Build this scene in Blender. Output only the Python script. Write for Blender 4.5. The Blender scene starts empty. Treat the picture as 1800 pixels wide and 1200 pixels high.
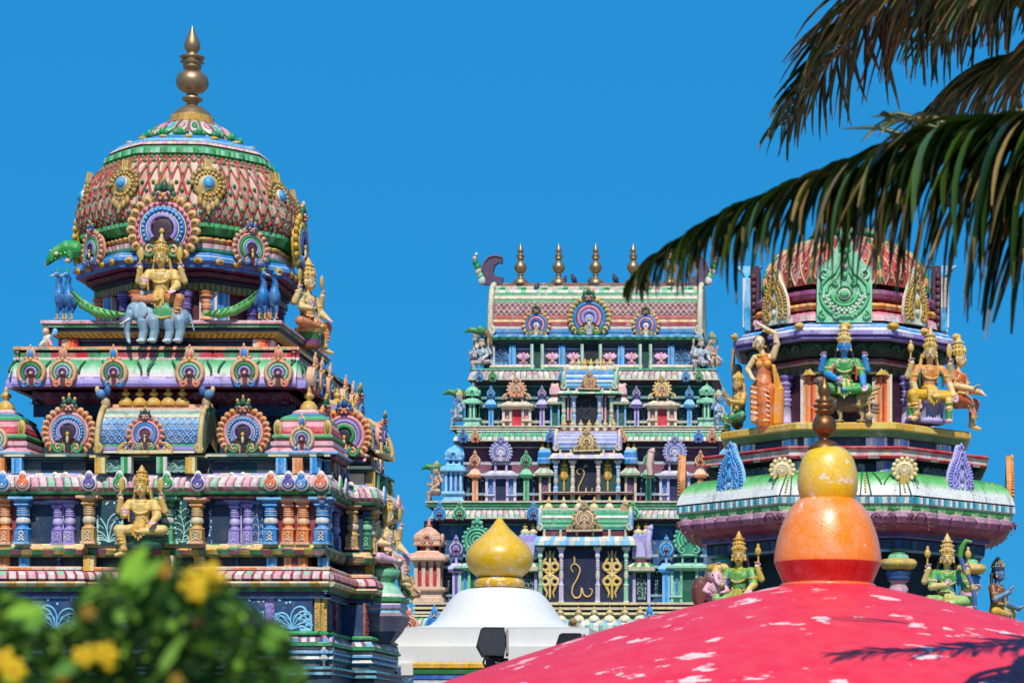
import bpy, bmesh, math, random
import numpy as np
from mathutils import Vector, Matrix
random.seed(7)
R = math.radians
PI = math.pi
scene = bpy.context.scene
COL = scene.collection

# ------------------------------------------------------------------ camera, sky, sun, exposure
F, X0, HY, ZC = 4500.0, 1500.0, 1330.0, 2.0      # focal length and horizon in photo pixels, eye height
cam_data = bpy.data.cameras.new('camera')
cam = bpy.data.objects.new('camera', cam_data); COL.objects.link(cam)
cam.location = (0, 0, ZC); cam.rotation_euler = (R(90), 0, 0)
cam_data.sensor_width = 36; cam_data.lens = 36 * F / 1800
cam_data.shift_x = (900 - X0) / 1800; cam_data.shift_y = (HY - 600) / 1800
cam_data.clip_start = 0.2; cam_data.clip_end = 6000
cam_data.dof.use_dof = True; cam_data.dof.focus_distance = 38.0
cam_data.dof.aperture_fstop = 90/23
scene.camera = cam
SUN_EL, SUN_AZ = 52, -7                                   # azimuth: degrees left of straight behind the camera
world = bpy.data.worlds.new('World'); scene.world = world; world.use_nodes = True
wn, wl = world.node_tree.nodes, world.node_tree.links
wn.clear()
w_out = wn.new('ShaderNodeOutputWorld'); w_bg = wn.new('ShaderNodeBackground'); w_sky = wn.new('ShaderNodeTexSky')
w_sky.sky_type = 'NISHITA'; w_sky.sun_disc = False
w_sky.sun_elevation = R(SUN_EL); w_sky.sun_rotation = R(180 + SUN_AZ)
w_sky.air_density = 1.0; w_sky.dust_density = 0.15; w_sky.ozone_density = 3.0; w_sky.altitude = 300
w_gam = wn.new('ShaderNodeMixRGB'); w_gam.blend_type = 'MULTIPLY'; w_gam.inputs[0].default_value = 1.0
w_gam.inputs[2].default_value = (0.19, 0.72, 0.95, 1)
w_mix = wn.new('ShaderNodeMixRGB'); w_mix.blend_type = 'MIX'; w_mix.inputs[0].default_value = 0.72
w_mix.inputs[2].default_value = (0.24, 4.3, 10.6, 1)
wl.new(w_sky.outputs[0], w_gam.inputs[1]); wl.new(w_gam.outputs[0], w_mix.inputs[1])
wl.new(w_mix.outputs[0], w_bg.inputs[0]); w_bg.inputs[1].default_value = 0.075
wl.new(w_bg.outputs[0], w_out.inputs[0])
sun_data = bpy.data.lights.new('sun', 'SUN'); sun_data.energy = 4.6; sun_data.angle = R(0.53)
sun_data.color = (1.0, 0.955, 0.88)
sun = bpy.data.objects.new('sun', sun_data); COL.objects.link(sun)
_sd = Vector((-math.sin(R(SUN_AZ)) * math.cos(R(SUN_EL)), -math.cos(R(SUN_AZ)) * math.cos(R(SUN_EL)), math.sin(R(SUN_EL))))
sun.rotation_euler = (-_sd).to_track_quat('-Z', 'Y').to_euler(); sun.location = (-8, -10, 20)
scene.view_settings.view_transform = 'Standard'; scene.view_settings.look = 'None'
scene.view_settings.exposure = 0.0; scene.view_settings.gamma = 1.0
scene.render.engine = 'CYCLES'
scene.cycles.max_bounces = 6; scene.cycles.use_denoising = True

# ------------------------------------------------------------------ colours
_hc = {}
def H(h):
    if isinstance(h, tuple): return h
    if h not in _hc:
        t = h.lstrip('#'); o = []
        for i in (0, 2, 4):
            c = int(t[i:i+2], 16) / 255
            o.append(c / 12.92 if c <= 0.04045 else ((c + 0.055) / 1.055) ** 2.4)
        _hc[h] = (o[0], o[1], o[2], 1.0)
    return _hc[h]
GRN, MINT, TEAL, SEA = '#288a48', '#7ac094', '#2a8c9c', '#1f6f5a'
BLU, SKY, NAVY, INK = '#2480c4', '#74b4dc', '#123356', '#0d2036'
PNK, ROSE, RED, MAR, PLUM = '#d8929e', '#deb4b4', '#c4303c', '#6a2236', '#7a3056'
ORG, PCH, GLD, CRM, OLV = '#e07c38', '#e8b08c', '#d2a238', '#e4cf92', '#8a7a34'
WHT, IVO, LAV, LIL, VIO, BLK, BRN = '#dad2c6', '#d2c4a6', '#9886c8', '#bcb0d8', '#5c4698', '#15151b', '#6b4326'
DGR = '#123c30'

# ------------------------------------------------------------------ materials
def nd(t, kind, **kw):
    n = t.nodes.new(kind)
    for k, v in kw.items(): setattr(n, k, v)
    return n
def mix(t, a, b, fac, mode='MIX'):
    m = nd(t, 'ShaderNodeMixRGB', blend_type=mode)
    for i, x in ((1, a), (2, b), (0, fac)):
        if hasattr(x, 'is_linked'): t.links.new(x, m.inputs[i])
        else: m.inputs[i].default_value = x
    return m.outputs[0]
def noise(t, vec, scale, detail=4, rough=0.6):
    n = nd(t, 'ShaderNodeTexNoise'); n.inputs['Scale'].default_value = scale
    n.inputs['Detail'].default_value = detail; n.inputs['Roughness'].default_value = rough
    t.links.new(vec, n.inputs['Vector']); return n.outputs[0]
def ramp(t, x, a, b, lo=0.0, hi=1.0):
    m = nd(t, 'ShaderNodeMapRange'); m.inputs[1].default_value = a; m.inputs[2].default_value = b
    m.inputs[3].default_value = lo; m.inputs[4].default_value = hi
    t.links.new(x, m.inputs[0]); return m.outputs[0]
def coords(t, sc=(1, 1, 1)):
    g = nd(t, 'ShaderNodeNewGeometry'); m = nd(t, 'ShaderNodeMapping'); m.inputs[3].default_value = sc
    t.links.new(g.outputs['Position'], m.inputs[0]); return m.outputs[0]

def paint_material(name, rough=0.5, chips=0.0, chipcol='#d8d0c2', fade=0.25, dirt=0.35, bump=0.25, grain=1.0, coat=0.0,
                   chipscale=(14, 14, 14), chiplim=(0.62, 0.66), satv=(1.08, 0.88), valv=(0.82, 1.15)):
    m = bpy.data.materials.new(name); m.use_nodes = True; t = m.node_tree
    b = t.nodes['Principled BSDF']
    at = nd(t, 'ShaderNodeAttribute', attribute_name='Col'); c = at.outputs['Color']
    p = coords(t)
    n1 = noise(t, p, 5 * grain, 5); n2 = noise(t, p, 38 * grain, 4)
    hsv = nd(t, 'ShaderNodeHueSaturation'); t.links.new(c, hsv.inputs['Color'])
    t.links.new(ramp(t, n1, 0.3, 0.7, satv[0], satv[1]), hsv.inputs['Saturation'])
    t.links.new(ramp(t, n2, 0.25, 0.75, valv[0], valv[1]), hsv.inputs['Value'])
    sv = nd(t, 'ShaderNodeSeparateColor', mode='HSV'); t.links.new(at.outputs['Color'], sv.inputs[0])
    pale = ramp(t, sv.outputs[2], 0.02, 0.30, 0.10, 1.0)              # dark paint shows less chalking than pale paint
    fd = nd(t, 'ShaderNodeMath', operation='MULTIPLY'); t.links.new(ramp(t, n1, 0.52, 0.78, 0, fade), fd.inputs[0]); t.links.new(pale, fd.inputs[1])
    c = mix(t, hsv.outputs[0], H('#cfc6b8'), fd.outputs[0])
    if chips > 0:
        pc = coords(t, chipscale)
        nc = noise(t, pc, 1.0, 6, 0.65); na = noise(t, p, 1.7 * grain, 3)
        mm = nd(t, 'ShaderNodeMath', operation='ADD'); t.links.new(nc, mm.inputs[0])
        t.links.new(ramp(t, na, 0.35, 0.7, -0.12, 0.10), mm.inputs[1])
        k = ramp(t, mm.outputs[0], chiplim[0], chiplim[1], 0, chips)
        km = nd(t, 'ShaderNodeMath', operation='MULTIPLY'); t.links.new(k, km.inputs[0]); t.links.new(pale, km.inputs[1]); k = km.outputs[0]
        c = mix(t, c, H(chipcol), k)
    if dirt > 0:
        pd = coords(t, (1, 1, 0.28)); nv = noise(t, pd, 9 * grain, 6, 0.7)
        c = mix(t, c, H('#3a342e'), ramp(t, nv, 0.50, 0.76, 0, dirt))
        ns = noise(t, p, 52*grain, 3, 0.7); nb = noise(t, p, 3.1*grain, 3)          # mildew specks in patches
        sp = nd(t, 'ShaderNodeMath', operation='MULTIPLY'); t.links.new(ramp(t, ns, 0.56, 0.66, 0, min(1, dirt*1.3)), sp.inputs[0]); t.links.new(ramp(t, nb, 0.45, 0.62, 0.05, 1), sp.inputs[1])
        c = mix(t, c, H('#2e2b28'), sp.outputs[0])
    t.links.new(c, b.inputs['Base Color'])
    b.inputs['Roughness'].default_value = rough
    t.links.new(ramp(t, n2, 0.2, 0.8, max(rough - 0.12, 0.05), min(rough + 0.15, 1)), b.inputs['Roughness'])
    if coat: b.inputs['Coat Weight'].default_value = coat; b.inputs['Coat Roughness'].default_value = 0.12
    if bump:
        bm = nd(t, 'ShaderNodeBump'); bm.inputs['Strength'].default_value = bump; bm.inputs['Distance'].default_value = 0.012
        t.links.new(noise(t, p, 60 * grain, 5), bm.inputs['Height']); t.links.new(bm.outputs[0], b.inputs['Normal'])
    return m
M_PAINT = paint_material('painted_stucco', 0.55, chips=0.55, chipscale=(17, 17, 24), chiplim=(0.63, 0.71), dirt=0.68)
M_FADED = paint_material('faded_painted_stucco', 0.65, chips=0.75, chipcol='#d6cabc', chipscale=(15, 15, 24), chiplim=(0.59, 0.70), dirt=0.66, fade=0.32)
M_STATUE = paint_material('statue_enamel', 0.45, chips=0.45, chiplim=(0.62, 0.68), chipscale=(24, 24, 24), dirt=0.5, bump=0.2, fade=0.2, grain=1.6)
M_ROOF = paint_material('red_dome_paint', 0.5, chips=0.85, chipcol='#ead8d2', chipscale=(3.0, 5.0, 9.0), chiplim=(0.594, 0.618), fade=0.0, dirt=0.16, bump=0.35, grain=1.0, satv=(1.02, 0.97), valv=(0.93, 1.06))
M_GLOSS = paint_material('gloss_enamel', 0.3, chips=0.85, chipcol='#ead9c8', chipscale=(7, 7, 10), chiplim=(0.615, 0.635), fade=0.12, dirt=0.12, bump=0.25, grain=0.9, coat=0.3)
M_WHITE = paint_material('white_plaster', 0.7, chips=0.0, fade=0.05, dirt=0.07, bump=0.12, grain=0.45, valv=(0.96, 1.03))
M_FEATHER = paint_material('feathers', 0.7, chips=0, fade=0.1, dirt=0.1, bump=0.0)
def metal_material(name, col, rough):
    m = bpy.data.materials.new(name); m.use_nodes = True; t = m.node_tree; b = t.nodes['Principled BSDF']
    p = coords(t); n = noise(t, p, 14, 5)
    t.links.new(mix(t, H(col), H('#4a3018'), ramp(t, n, 0.45, 0.8, 0, 0.6)), b.inputs['Base Color'])
    b.inputs['Metallic'].default_value = 0.75
    t.links.new(ramp(t, n, 0.3, 0.7, rough - 0.08, rough + 0.15), b.inputs['Roughness'])
    return m
M_BRASS = metal_material('weathered_brass', '#a98a66', 0.40)
M_COPPER = metal_material('dark_copper', '#8a6038', 0.36)
def leaf_material(name, rough, trans):
    m = bpy.data.materials.new(name); m.use_nodes = True; t = m.node_tree; b = t.nodes['Principled BSDF']
    at = nd(t, 'ShaderNodeAttribute', attribute_name='Col')
    n = noise(t, coords(t), 30, 4)
    c = mix(t, at.outputs['Color'], H('#4a4a1c'), ramp(t, n, 0.5, 0.8, 0, 0.18))
    t.links.new(c, b.inputs['Base Color']); b.inputs['Roughness'].default_value = rough
    if trans:
        tr = nd(t, 'ShaderNodeBsdfTranslucent'); t.links.new(c, tr.inputs[0])
        ms = nd(t, 'ShaderNodeMixShader'); ms.inputs[0].default_value = trans
        t.links.new(b.outputs[0], ms.inputs[1]); t.links.new(tr.outputs[0], ms.inputs[2])
        t.links.new(ms.outputs[0], t.nodes['Material Output'].inputs[0])
    return m
M_PALM = leaf_material('palm_leaflet', 0.33, 0.05)
M_BUSH = leaf_material('bush_leaf', 0.75, 0.12)
M_PETAL = leaf_material('flower_petal', 0.6, 0.3)
def plain_material(name, col, rough, spec=0.5):
    m = bpy.data.materials.new(name); m.use_nodes = True; t = m.node_tree; b = t.nodes['Principled BSDF']
    n = noise(t, coords(t), 25, 4)
    t.links.new(mix(t, H(col), H('#777064'), ramp(t, n, 0.5, 0.8, 0, 0.12)), b.inputs['Base Color'])
    b.inputs['Roughness'].default_value = rough; b.inputs['Specular IOR Level'].default_value = spec
    return m
M_BLACK = plain_material('black_plastic', '#15161c', 0.45)
M_GREY = plain_material('grey_metal', '#8d8a84', 0.5)
M_GROUND = plain_material('ground_concrete', '#8a8070', 0.9)
M_BARK = plain_material('palm_bark', '#6e6454', 0.9)

# ------------------------------------------------------------------ mesh builder: coordinates u (right), v (towards the camera), w (up)
class MB:
    def __init__(s): s.v = []; s.f = []; s.c = []; s.s = []
    def add(s, pts):
        n = len(s.v); s.v.extend(pts); return n
    def grid(s, rows, col, closed=False, sm=True):
        """rows: lists of points; col: hex, or f(j, i) -> hex or 4 corner colours"""
        n = len(rows[0]); base = s.add([p for r in rows for p in r])
        m = n if closed else n - 1
        fn = col if callable(col) else None
        for j in range(len(rows) - 1):
            for i in range(m):
                k = (i + 1) % n
                s.f.append((base + j*n + i, base + j*n + k, base + (j+1)*n + k, base + (j+1)*n + i))
                s.c.append(fn(j, i) if fn else col); s.s.append(sm)
    def poly(s, pts, col, sm=False):
        b = s.add(pts); s.f.append(tuple(range(b, b + len(pts)))); s.c.append(col); s.s.append(sm)
    def box(s, u0, u1, v0, v1, w0, w1, col, front=None):
        b = s.add([(u0,v0,w0),(u1,v0,w0),(u1,v1,w0),(u0,v1,w0),(u0,v0,w1),(u1,v0,w1),(u1,v1,w1),(u0,v1,w1)])
        for k, q in enumerate(((0,1,2,3),(4,5,6,7),(0,1,5,4),(1,2,6,5),(2,3,7,6),(3,0,4,7))):
            s.f.append(tuple(b + i for i in q)); s.c.append(front if (front and k == 4) else col); s.s.append(False)
    def lathe(s, prof, col, c=(0, 0), n=20, sm=True, ph=0.0, su=1.0, sv=1.0, cap=True):
        """prof: (radius, w) pairs; col hex or list per segment"""
        rows = [[(c[0] + su*r*math.cos(2*PI*i/n + ph), c[1] + sv*r*math.sin(2*PI*i/n + ph), w) for i in range(n)] for r, w in prof]
        s.grid(rows, (lambda j, i: col[j % len(col)]) if isinstance(col, list) else col, True, sm)
        if cap:
            s.poly(rows[0], col[0] if isinstance(col, list) else col); s.poly(rows[-1], col[-1] if isinstance(col, list) else col)
    def ell(s, c, r, col, n=8, m=6, rot=None):
        if not isinstance(r, (tuple, list)): r = (r, r, r)
        rows = []
        for j in range(m + 1):
            a = PI*j/m; row = []
            for i in range(n):
                q = Vector((r[0]*math.sin(a)*math.cos(2*PI*i/n), r[1]*math.sin(a)*math.sin(2*PI*i/n), -r[2]*math.cos(a)))
                if rot is not None: q = rot @ q
                row.append((c[0]+q[0], c[1]+q[1], c[2]+q[2]))
            rows.append(row)
        s.grid(rows, col, True, True)
    def tube(s, pts, rad, col, n=6, flat=1.0, sm=True):
        """tube along 3-D points; flat scales the section along v"""
        P = [Vector(p) for p in pts]; k = len(P); rows = []
        for i in range(k):
            d = (P[min(i+1, k-1)] - P[max(i-1, 0)])
            d = d.normalized() if d.length > 1e-9 else Vector((0, 0, 1))
            ref = Vector((0, 1, 0)) if abs(d.y) < 0.9 else Vector((1, 0, 0))
            a = d.cross(ref).normalized(); b = a.cross(d).normalized()
            r = rad[i] if isinstance(rad, (list, tuple)) else rad
            rows.append([tuple(P[i] + a*(r*math.cos(2*PI*q/n)) + b*(r*flat*math.sin(2*PI*q/n))) for q in range(n)])
        s.grid(rows, (lambda j, i: col[j % len(col)]) if isinstance(col, list) else col, True, sm)
        s.poly(rows[0], col[0] if isinstance(col, list) else col); s.poly(rows[-1], col[-1] if isinstance(col, list) else col)
    def mould(s, poly, prof, cols, cell=0, sub=1, rel=None, closed=True):
        """sweep a profile [(outset, w)] round a plan polygon [(u, v)] with mitred corners"""
        n = len(poly); A = [Vector(p) for p in poly]
        ctr = sum((q.x*A[(i+1) % n].y - A[(i+1) % n].x*q.y) for i, q in enumerate(A))
        sg = 1 if ctr > 0 else -1
        nor = []
        for i in range(n):
            d = (A[(i+1) % n] - A[i]).normalized(); nor.append(Vector((d.y, -d.x)) * sg)
        mit = []
        for i in range(n):
            a, b = nor[i-1], nor[i]
            if not closed and i == 0: a = b
            if not closed and i == n-1: b = a
            mit.append((a + b) / max(1 + a.dot(b), 0.3))
        cells = []
        for i in range(n if closed else n-1):
            L = (A[(i+1) % n] - A[i]).length
            k = max(1, round(L / cell)) if cell else 1
            cells.append((i, k*sub, L))
        rows = []
        if prof[0][0] <= -15:                                     # a flat top over the whole plan
            o, w = prof[1]; prof = prof[1:]; top = cols[0]; cols = cols[1:] or cols
            while isinstance(top, list): top = top[0]
            s.poly([(A[i].x + mit[i].x*o, A[i].y + mit[i].y*o, w) for i in range(n)], top)
        for jj, (o, w) in enumerate(prof):
            row = []
            for i, k, L in cells:
                p0, p1 = A[i] + mit[i]*o, A[(i+1) % n] + mit[(i+1) % n]*o
                for q in range(k):
                    t = q / k; p = p0.lerp(p1, t); w2 = w
                    if rel and k > 1:
                        e = rel(jj, (q % sub) / sub)
                        if isinstance(e, tuple): w2 = w + e[1]; e = e[0]
                        p = p + nor[i]*e
                    row.append((p.x, p.y, w2))
            rows.append(row)
        if not closed:
            for jj, (o, w) in enumerate(prof):
                p = A[-1] + mit[-1]*o; rows[jj].append((p.x, p.y, w))
        idx = []; g = 0
        for i, k, L in cells:
            for q in range(k): idx.append((g + q // sub, q % sub))
            g += k // sub
        def cf(j, i):
            c = cols[j % len(cols)]
            if callable(c): c = c(*idx[i])
            if isinstance(c, list): return c[idx[i][0] % len(c)]
            return c
        s.grid(rows, cf, closed, False)
    def build(s, name, mat, parent=None, scale=1.0, loc=(0, 0, 0), rotz=0.0):
        me = s.mesh(name, mat, scale)
        return link(name, me, parent, loc, rotz)
    def mesh(s, name, mat, scale=1.0):
        me = bpy.data.meshes.new(name)
        me.from_pydata([(p[0]*scale, -p[1]*scale, p[2]*scale) for p in s.v], [], s.f)
        at = me.color_attributes.new('Col', 'FLOAT_COLOR', 'CORNER')
        buf = []
        for f, c in zip(s.f, s.c):
            if isinstance(c, tuple) and len(c) and isinstance(c[0], str) and c[0] == 'g':      # ('g', low, high): paint blended up the face
                a, b = H(c[2]), H(c[1]); buf.extend(a); buf.extend(a); buf.extend(b); buf.extend(b)
            else:
                h = H(c)
                for _ in f: buf.extend(h)
        at.data.foreach_set('color', np.array(buf, dtype=np.float32))
        me.polygons.foreach_set('use_smooth', np.array(s.s, dtype=bool))
        bm = bmesh.new(); bm.from_mesh(me); bmesh.ops.recalc_face_normals(bm, faces=bm.faces); bm.to_mesh(me); bm.free()
        me.materials.append(mat); me.update()
        return me
def link(name, me, parent=None, loc=(0, 0, 0), rotz=0.0, sc=None):
    o = bpy.data.objects.new(name, me); COL.objects.link(o); o.location = loc; o.rotation_euler = (0, 0, rotz)
    if sc is not None: o.scale = (sc, sc, sc) if not isinstance(sc, tuple) else sc
    if parent: o.parent = parent
    return o
def tag(o, label=None, cat=None, group=None, kind=None):
    for k, v in (('label', label), ('category', cat), ('group', group), ('kind', kind)):
        if v: o[k] = v
    return o
def thing(name, label, cat, loc, group=None, rotz=0.0):
    o = bpy.data.objects.new(name, None); COL.objects.link(o); o.location = loc; o.rotation_euler = (0, 0, rotz)
    o.empty_display_size = 0.3
    return tag(o, label, cat, group)
DS = F / 2900                                               # distances were laid out for a 2900-pixel lens
def P3(X, Y, D): return Vector(((X - X0) / F * D, D, ZC + (HY - Y) / F * D))

JIT = random.Random(5)
class Tower:
    """local frame of one tower: photo pixels at the axis distance"""
    def __init__(s, name, label, cat, xc, D):
        D *= DS; s.xc, s.D, s.s = xc, D, D / F
        s.root = thing(name, label, cat, ((xc - X0) / F * D, D, 0))
    def k(s, v): return 1 - v / F
    def u(s, X, v=0): return (X - X0) * s.k(v) + (X0 - s.xc)
    def w(s, Y, v=0): return (HY - Y) * s.k(v)
    def part(s, mb, name, mat=None):
        return mb.build(name, mat or M_PAINT, s.root, s.s, (0, 0, ZC))
    def put(s, me, name, a, d, w, rot=0, sc=1.0, parent=None):
        """place a shared mesh in the face frame turned by rot degrees: a along the face, d outwards"""
        t = R(rot); x, y = a*s.s, -d*s.s
        if any(q in name for q in ('nasi', 'arch', 'pot', 'jewel', 'dormer', 'dome_', 'pillar', 'plaque')):       # hand-made: no two quite alike
            o = link(name, me, parent or s.root, (x*math.cos(t) - y*math.sin(t), x*math.sin(t) + y*math.cos(t), ZC + w*s.s), t, (sc*JIT.uniform(.965, 1.035), sc*JIT.uniform(.97, 1.03), sc*JIT.uniform(.975, 1.025)))
            o.rotation_euler.y = R(JIT.uniform(-1.6, 1.6)) if 'pillar' not in name else 0.0
            return o
        return link(name, me, parent or s.root, (x*math.cos(t) - y*math.sin(t), x*math.sin(t) + y*math.cos(t), ZC + w*s.s), t, sc)
def redent(c, s, d0, dm, dc, ds=None):
    """square plan with a projecting centre bay and corner bays; ds: projection of the side bays"""
    pts = []
    for q in range(4):
        e = d0 if (q in (0,) or ds is None) else ds
        side = [(-s, dc), (-s, dm), (-c, dm), (-c, e), (c, e), (c, dm), (s, dm), (s, dc), (dc, dc)]
        t = -q * PI / 2
        pts += [(a*math.cos(t) - b*math.sin(t), a*math.sin(t) + b*math.cos(t)) for a, b in side]
    return pts
def ngon(r, n, ph=0.0, sq=0.0): return [(r*math.cos(2*PI*i/n + ph), r*math.sin(2*PI*i/n + ph)) for i in range(n)]
def lerp_prof(pts, x):
    for (a, va), (b, vb) in zip(pts[:-1], pts[1:]):
        if a <= x <= b: return va + (vb-va)*(x-a)/(b-a)
    return pts[-1][1] if x > pts[-1][0] else pts[0][1]
def rect(u0, u1, v0, v1): return [(u0, v0), (u1, v0), (u1, v1), (u0, v1)]
# ------------------------------------------------------------------ ornament builders (front plane a, w; depth v)
def arc(r, a0, a1, n, cx=0, cw=0, v=0, sx=1.0):
    return [(cx + sx*r*math.cos(R(a0 + (a1-a0)*i/n)), v, cw + r*math.sin(R(a0 + (a1-a0)*i/n))) for i in range(n+1)]
def spiral(mb, cx, cw, r, turns, a0, hand, rad, col, v=2, n=22, flat=0.8):
    pts = []
    for i in range(n+1):
        t = i/n; a = R(a0) + hand*2*PI*turns*t; q = r*(1 - 0.85*t)
        pts.append((cx + q*math.cos(a), v, cw + q*math.sin(a)))
    mb.tube(pts, [rad*(1-0.45*i/n) for i in range(n+1)], col, 5, flat)
def crest(mb, cw, k, c1, c2, c3, v=6):
    """lion-mask crest: leaf bulb, two eyes, cheeks and tufts"""
    mb.ell((0, v, cw + 0.34*k), (0.17*k, 0.14*k, 0.24*k), c1)
    for s in (-1, 1):
        mb.ell((s*0.27*k, v, cw + 0.2*k), (0.17*k, 0.14*k, 0.2*k), c1)
        mb.ell((s*0.20*k, v + 0.13*k, cw - 0.02*k), (0.12*k, 0.1*k, 0.11*k), c2)
        mb.ell((s*0.20*k, v + 0.22*k, cw - 0.03*k), (0.05*k, 0.05*k, 0.05*k), BLK, 6, 4)
        mb.ell((s*0.40*k, v, cw - 0.02*k), (0.13*k, 0.1*k, 0.15*k), c1)
        mb.ell((s*0.33*k, v, cw + 0.42*k), (0.1*k, 0.1*k, 0.12*k), c3)
        mb.ell((s*0.12*k, v + 0.12*k, cw - 0.22*k), (0.1*k, 0.09*k, 0.08*k), c2)
    mb.ell((0, v + 0.14*k, cw - 0.1*k), (0.09*k, 0.12*k, 0.12*k), c3)
    mb.ell((0, v, cw + 0.62*k), (0.08*k, 0.1*k, 0.15*k), c3)
def arch_mesh(name, petal, gem, rings, hole, curl, crestc, mat=None, r=40.0, np_=17, base=None, wings=None, pear=1.0):
    """horseshoe arch plaque; rings: (outer r, inner r, colour) fractions from outside in"""
    mb = MB(); z = r*0.95
    disc = [(r*0.97*math.cos(R(a)), r*0.97*math.sin(R(a))) for a in range(-60, 241, 12)]
    mb.grid([[(x, -7, z+y) for x, y in disc], [(x, 2, z+y) for x, y in disc], [(x*0.05, 2, z+y*0.05) for x, y in disc]], petal, True, False)
    mb.grid([[(x, -7, z+y) for x, y in disc], [(x*0.05, -7, z+y*0.05) for x, y in disc]], BRN, True, False)
    for i in range(np_):
        a = R(-48 + 276*i/(np_-1)); q = Matrix.Rotation(-a, 3, 'Y')
        rr = r*1.0
        mb.ell((rr*math.cos(a), 2, z + rr*math.sin(a)*pear), (r*0.17, r*0.1, r*0.135), petal, 8, 6, q)
        if gem: mb.ell((rr*0.98*math.cos(a), 2 + r*0.08, z + rr*0.98*math.sin(a)*pear), (r*0.085, r*0.06, r*0.055), gem, 7, 5, q)
    v = 2
    for ro, ri, c in rings:
        v += r*0.028
        if isinstance(c, tuple) and c[0] == 'beads':
            mb.tube(arc(r*(ro+ri)/2, -42, 222, 30, 0, z, v), r*(ro-ri)/2, c[1], 6, 0.6)
            for i in range(20):
                a = R(-36 + 252*i/19); q = r*(ro+ri)/2
                mb.ell((q*math.cos(a), v + r*0.07, z + q*math.sin(a)), r*(ro-ri)*0.32, c[2], 6, 4)
        else:
            mb.tube(arc(r*(ro+ri)/2, -44, 224, 30, 0, z, v), r*(ro-ri)/2, c, 6, 0.75)
    mb.ell((0, v - r*0.02, z - r*0.05), (r*rings[-1][1]*1.0, r*0.03, r*rings[-1][1]*1.15), hole, 12, 6)
    mb.box(-r*0.1, r*0.1, 0, v + 1, z - r*0.85, z - r*0.15, hole)
    mb.ell((0, v + r*0.06, z - r*0.10), (r*0.085, r*0.06, r*0.1), GLD, 8, 6)                      # little face in the hole
    mb.ell((0, v + r*0.06, z - r*0.32), (r*0.06, r*0.05, r*0.18), CRM, 8, 6)
    for s in (-1, 1):
        spiral(mb, s*r*0.36, z - r*0.66, r*0.25, 1.25, 90 - s*60, -s, r*0.085, curl, v + 2)
        spiral(mb, s*r*0.36, z - r*0.66, r*0.13, 0.9, 90, -s, r*0.05, PCH, v + 4)
    if crestc: crest(mb, z + r*1.08, r*0.72, *crestc, v=5)
    if wings:
        for s in (-1, 1):
            for q in range(3):
                mb.tube(arc(r*(0.46-0.13*q), 95 if s > 0 else 85, -20 if s > 0 else 200, 12, s*r*1.08, z - r*0.95, v - q), r*0.075, wings[q % len(wings)], 6, 0.7)
            spiral(mb, s*r*1.2, z - r*0.85, r*0.22, 1.1, 90, -s, r*0.06, wings[0], v + 1)
    if base: mb.box(-r*(0.45 if not wings else 1.55), r*(0.45 if not wings else 1.55), -6, v + 3, z - r*1.1, z - r*0.92, base)
    return mb.mesh(name, mat or M_PAINT, SCL)
def nasi_mesh(name, c0, c1, c2, bud, hole, mat=None, h=68.0):
    """small horseshoe dormer with a leaf bud on top; h px high"""
    mb = MB(); r = h*0.33; z = r*0.92
    disc = [(r*math.cos(R(a)), r*math.sin(R(a))) for a in range(-60, 241, 15)]
    mb.grid([[(x, -8, z+y) for x, y in disc], [(x, 2, z+y) for x, y in disc], [(x*.05, 2, z+y*.05) for x, y in disc]], c0, True, False)
    mb.tube(arc(r*0.88, -58, 238, 26, 0, z, 3), r*0.15, c0, 6, 0.8)
    mb.tube(arc(r*0.60, -40, 220, 22, 0, z, 4), r*0.11, c1, 6, 0.8)
    mb.tube(arc(r*0.37, -30, 210, 18, 0, z, 5), r*0.10, c2, 6, 0.8)
    mb.ell((0, 4, z - r*0.08), (r*0.27, 2.0, r*0.3), hole, 10, 5)
    mb.box(-r*.16, r*.16, 0, 4.5, z - r*.8, z - r*.1, hole)
    mb.ell((0, 6, z - r*0.05), r*0.12, PCH, 6, 5)
    for s in (-1, 1):
        spiral(mb, s*r*0.43, z - r*0.78, r*0.30, 1.2, 90, -s, r*0.11, bud, 4, 16)
        mb.ell((s*r*0.36, 2, z + r*1.02), (r*0.17, 3, r*0.15), c0, 7, 5)
    mb.ell((0, 2, z + r*1.38), (r*0.34, 3.5, r*0.50), c0, 10, 7)
    mb.ell((0, 4.2, z + r*1.36), (r*0.22, 3, r*0.36), bud, 10, 7)
    mb.ell((0, 3, z + r*1.88), (r*0.09, 2.5, r*0.2), c0, 6, 5)
    mb.ell((0, 5, z + r*0.98), (r*0.16, 2.5, r*0.18), GLD, 6, 5)
    return mb.mesh(name, mat or M_PAINT, SCL)
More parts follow.
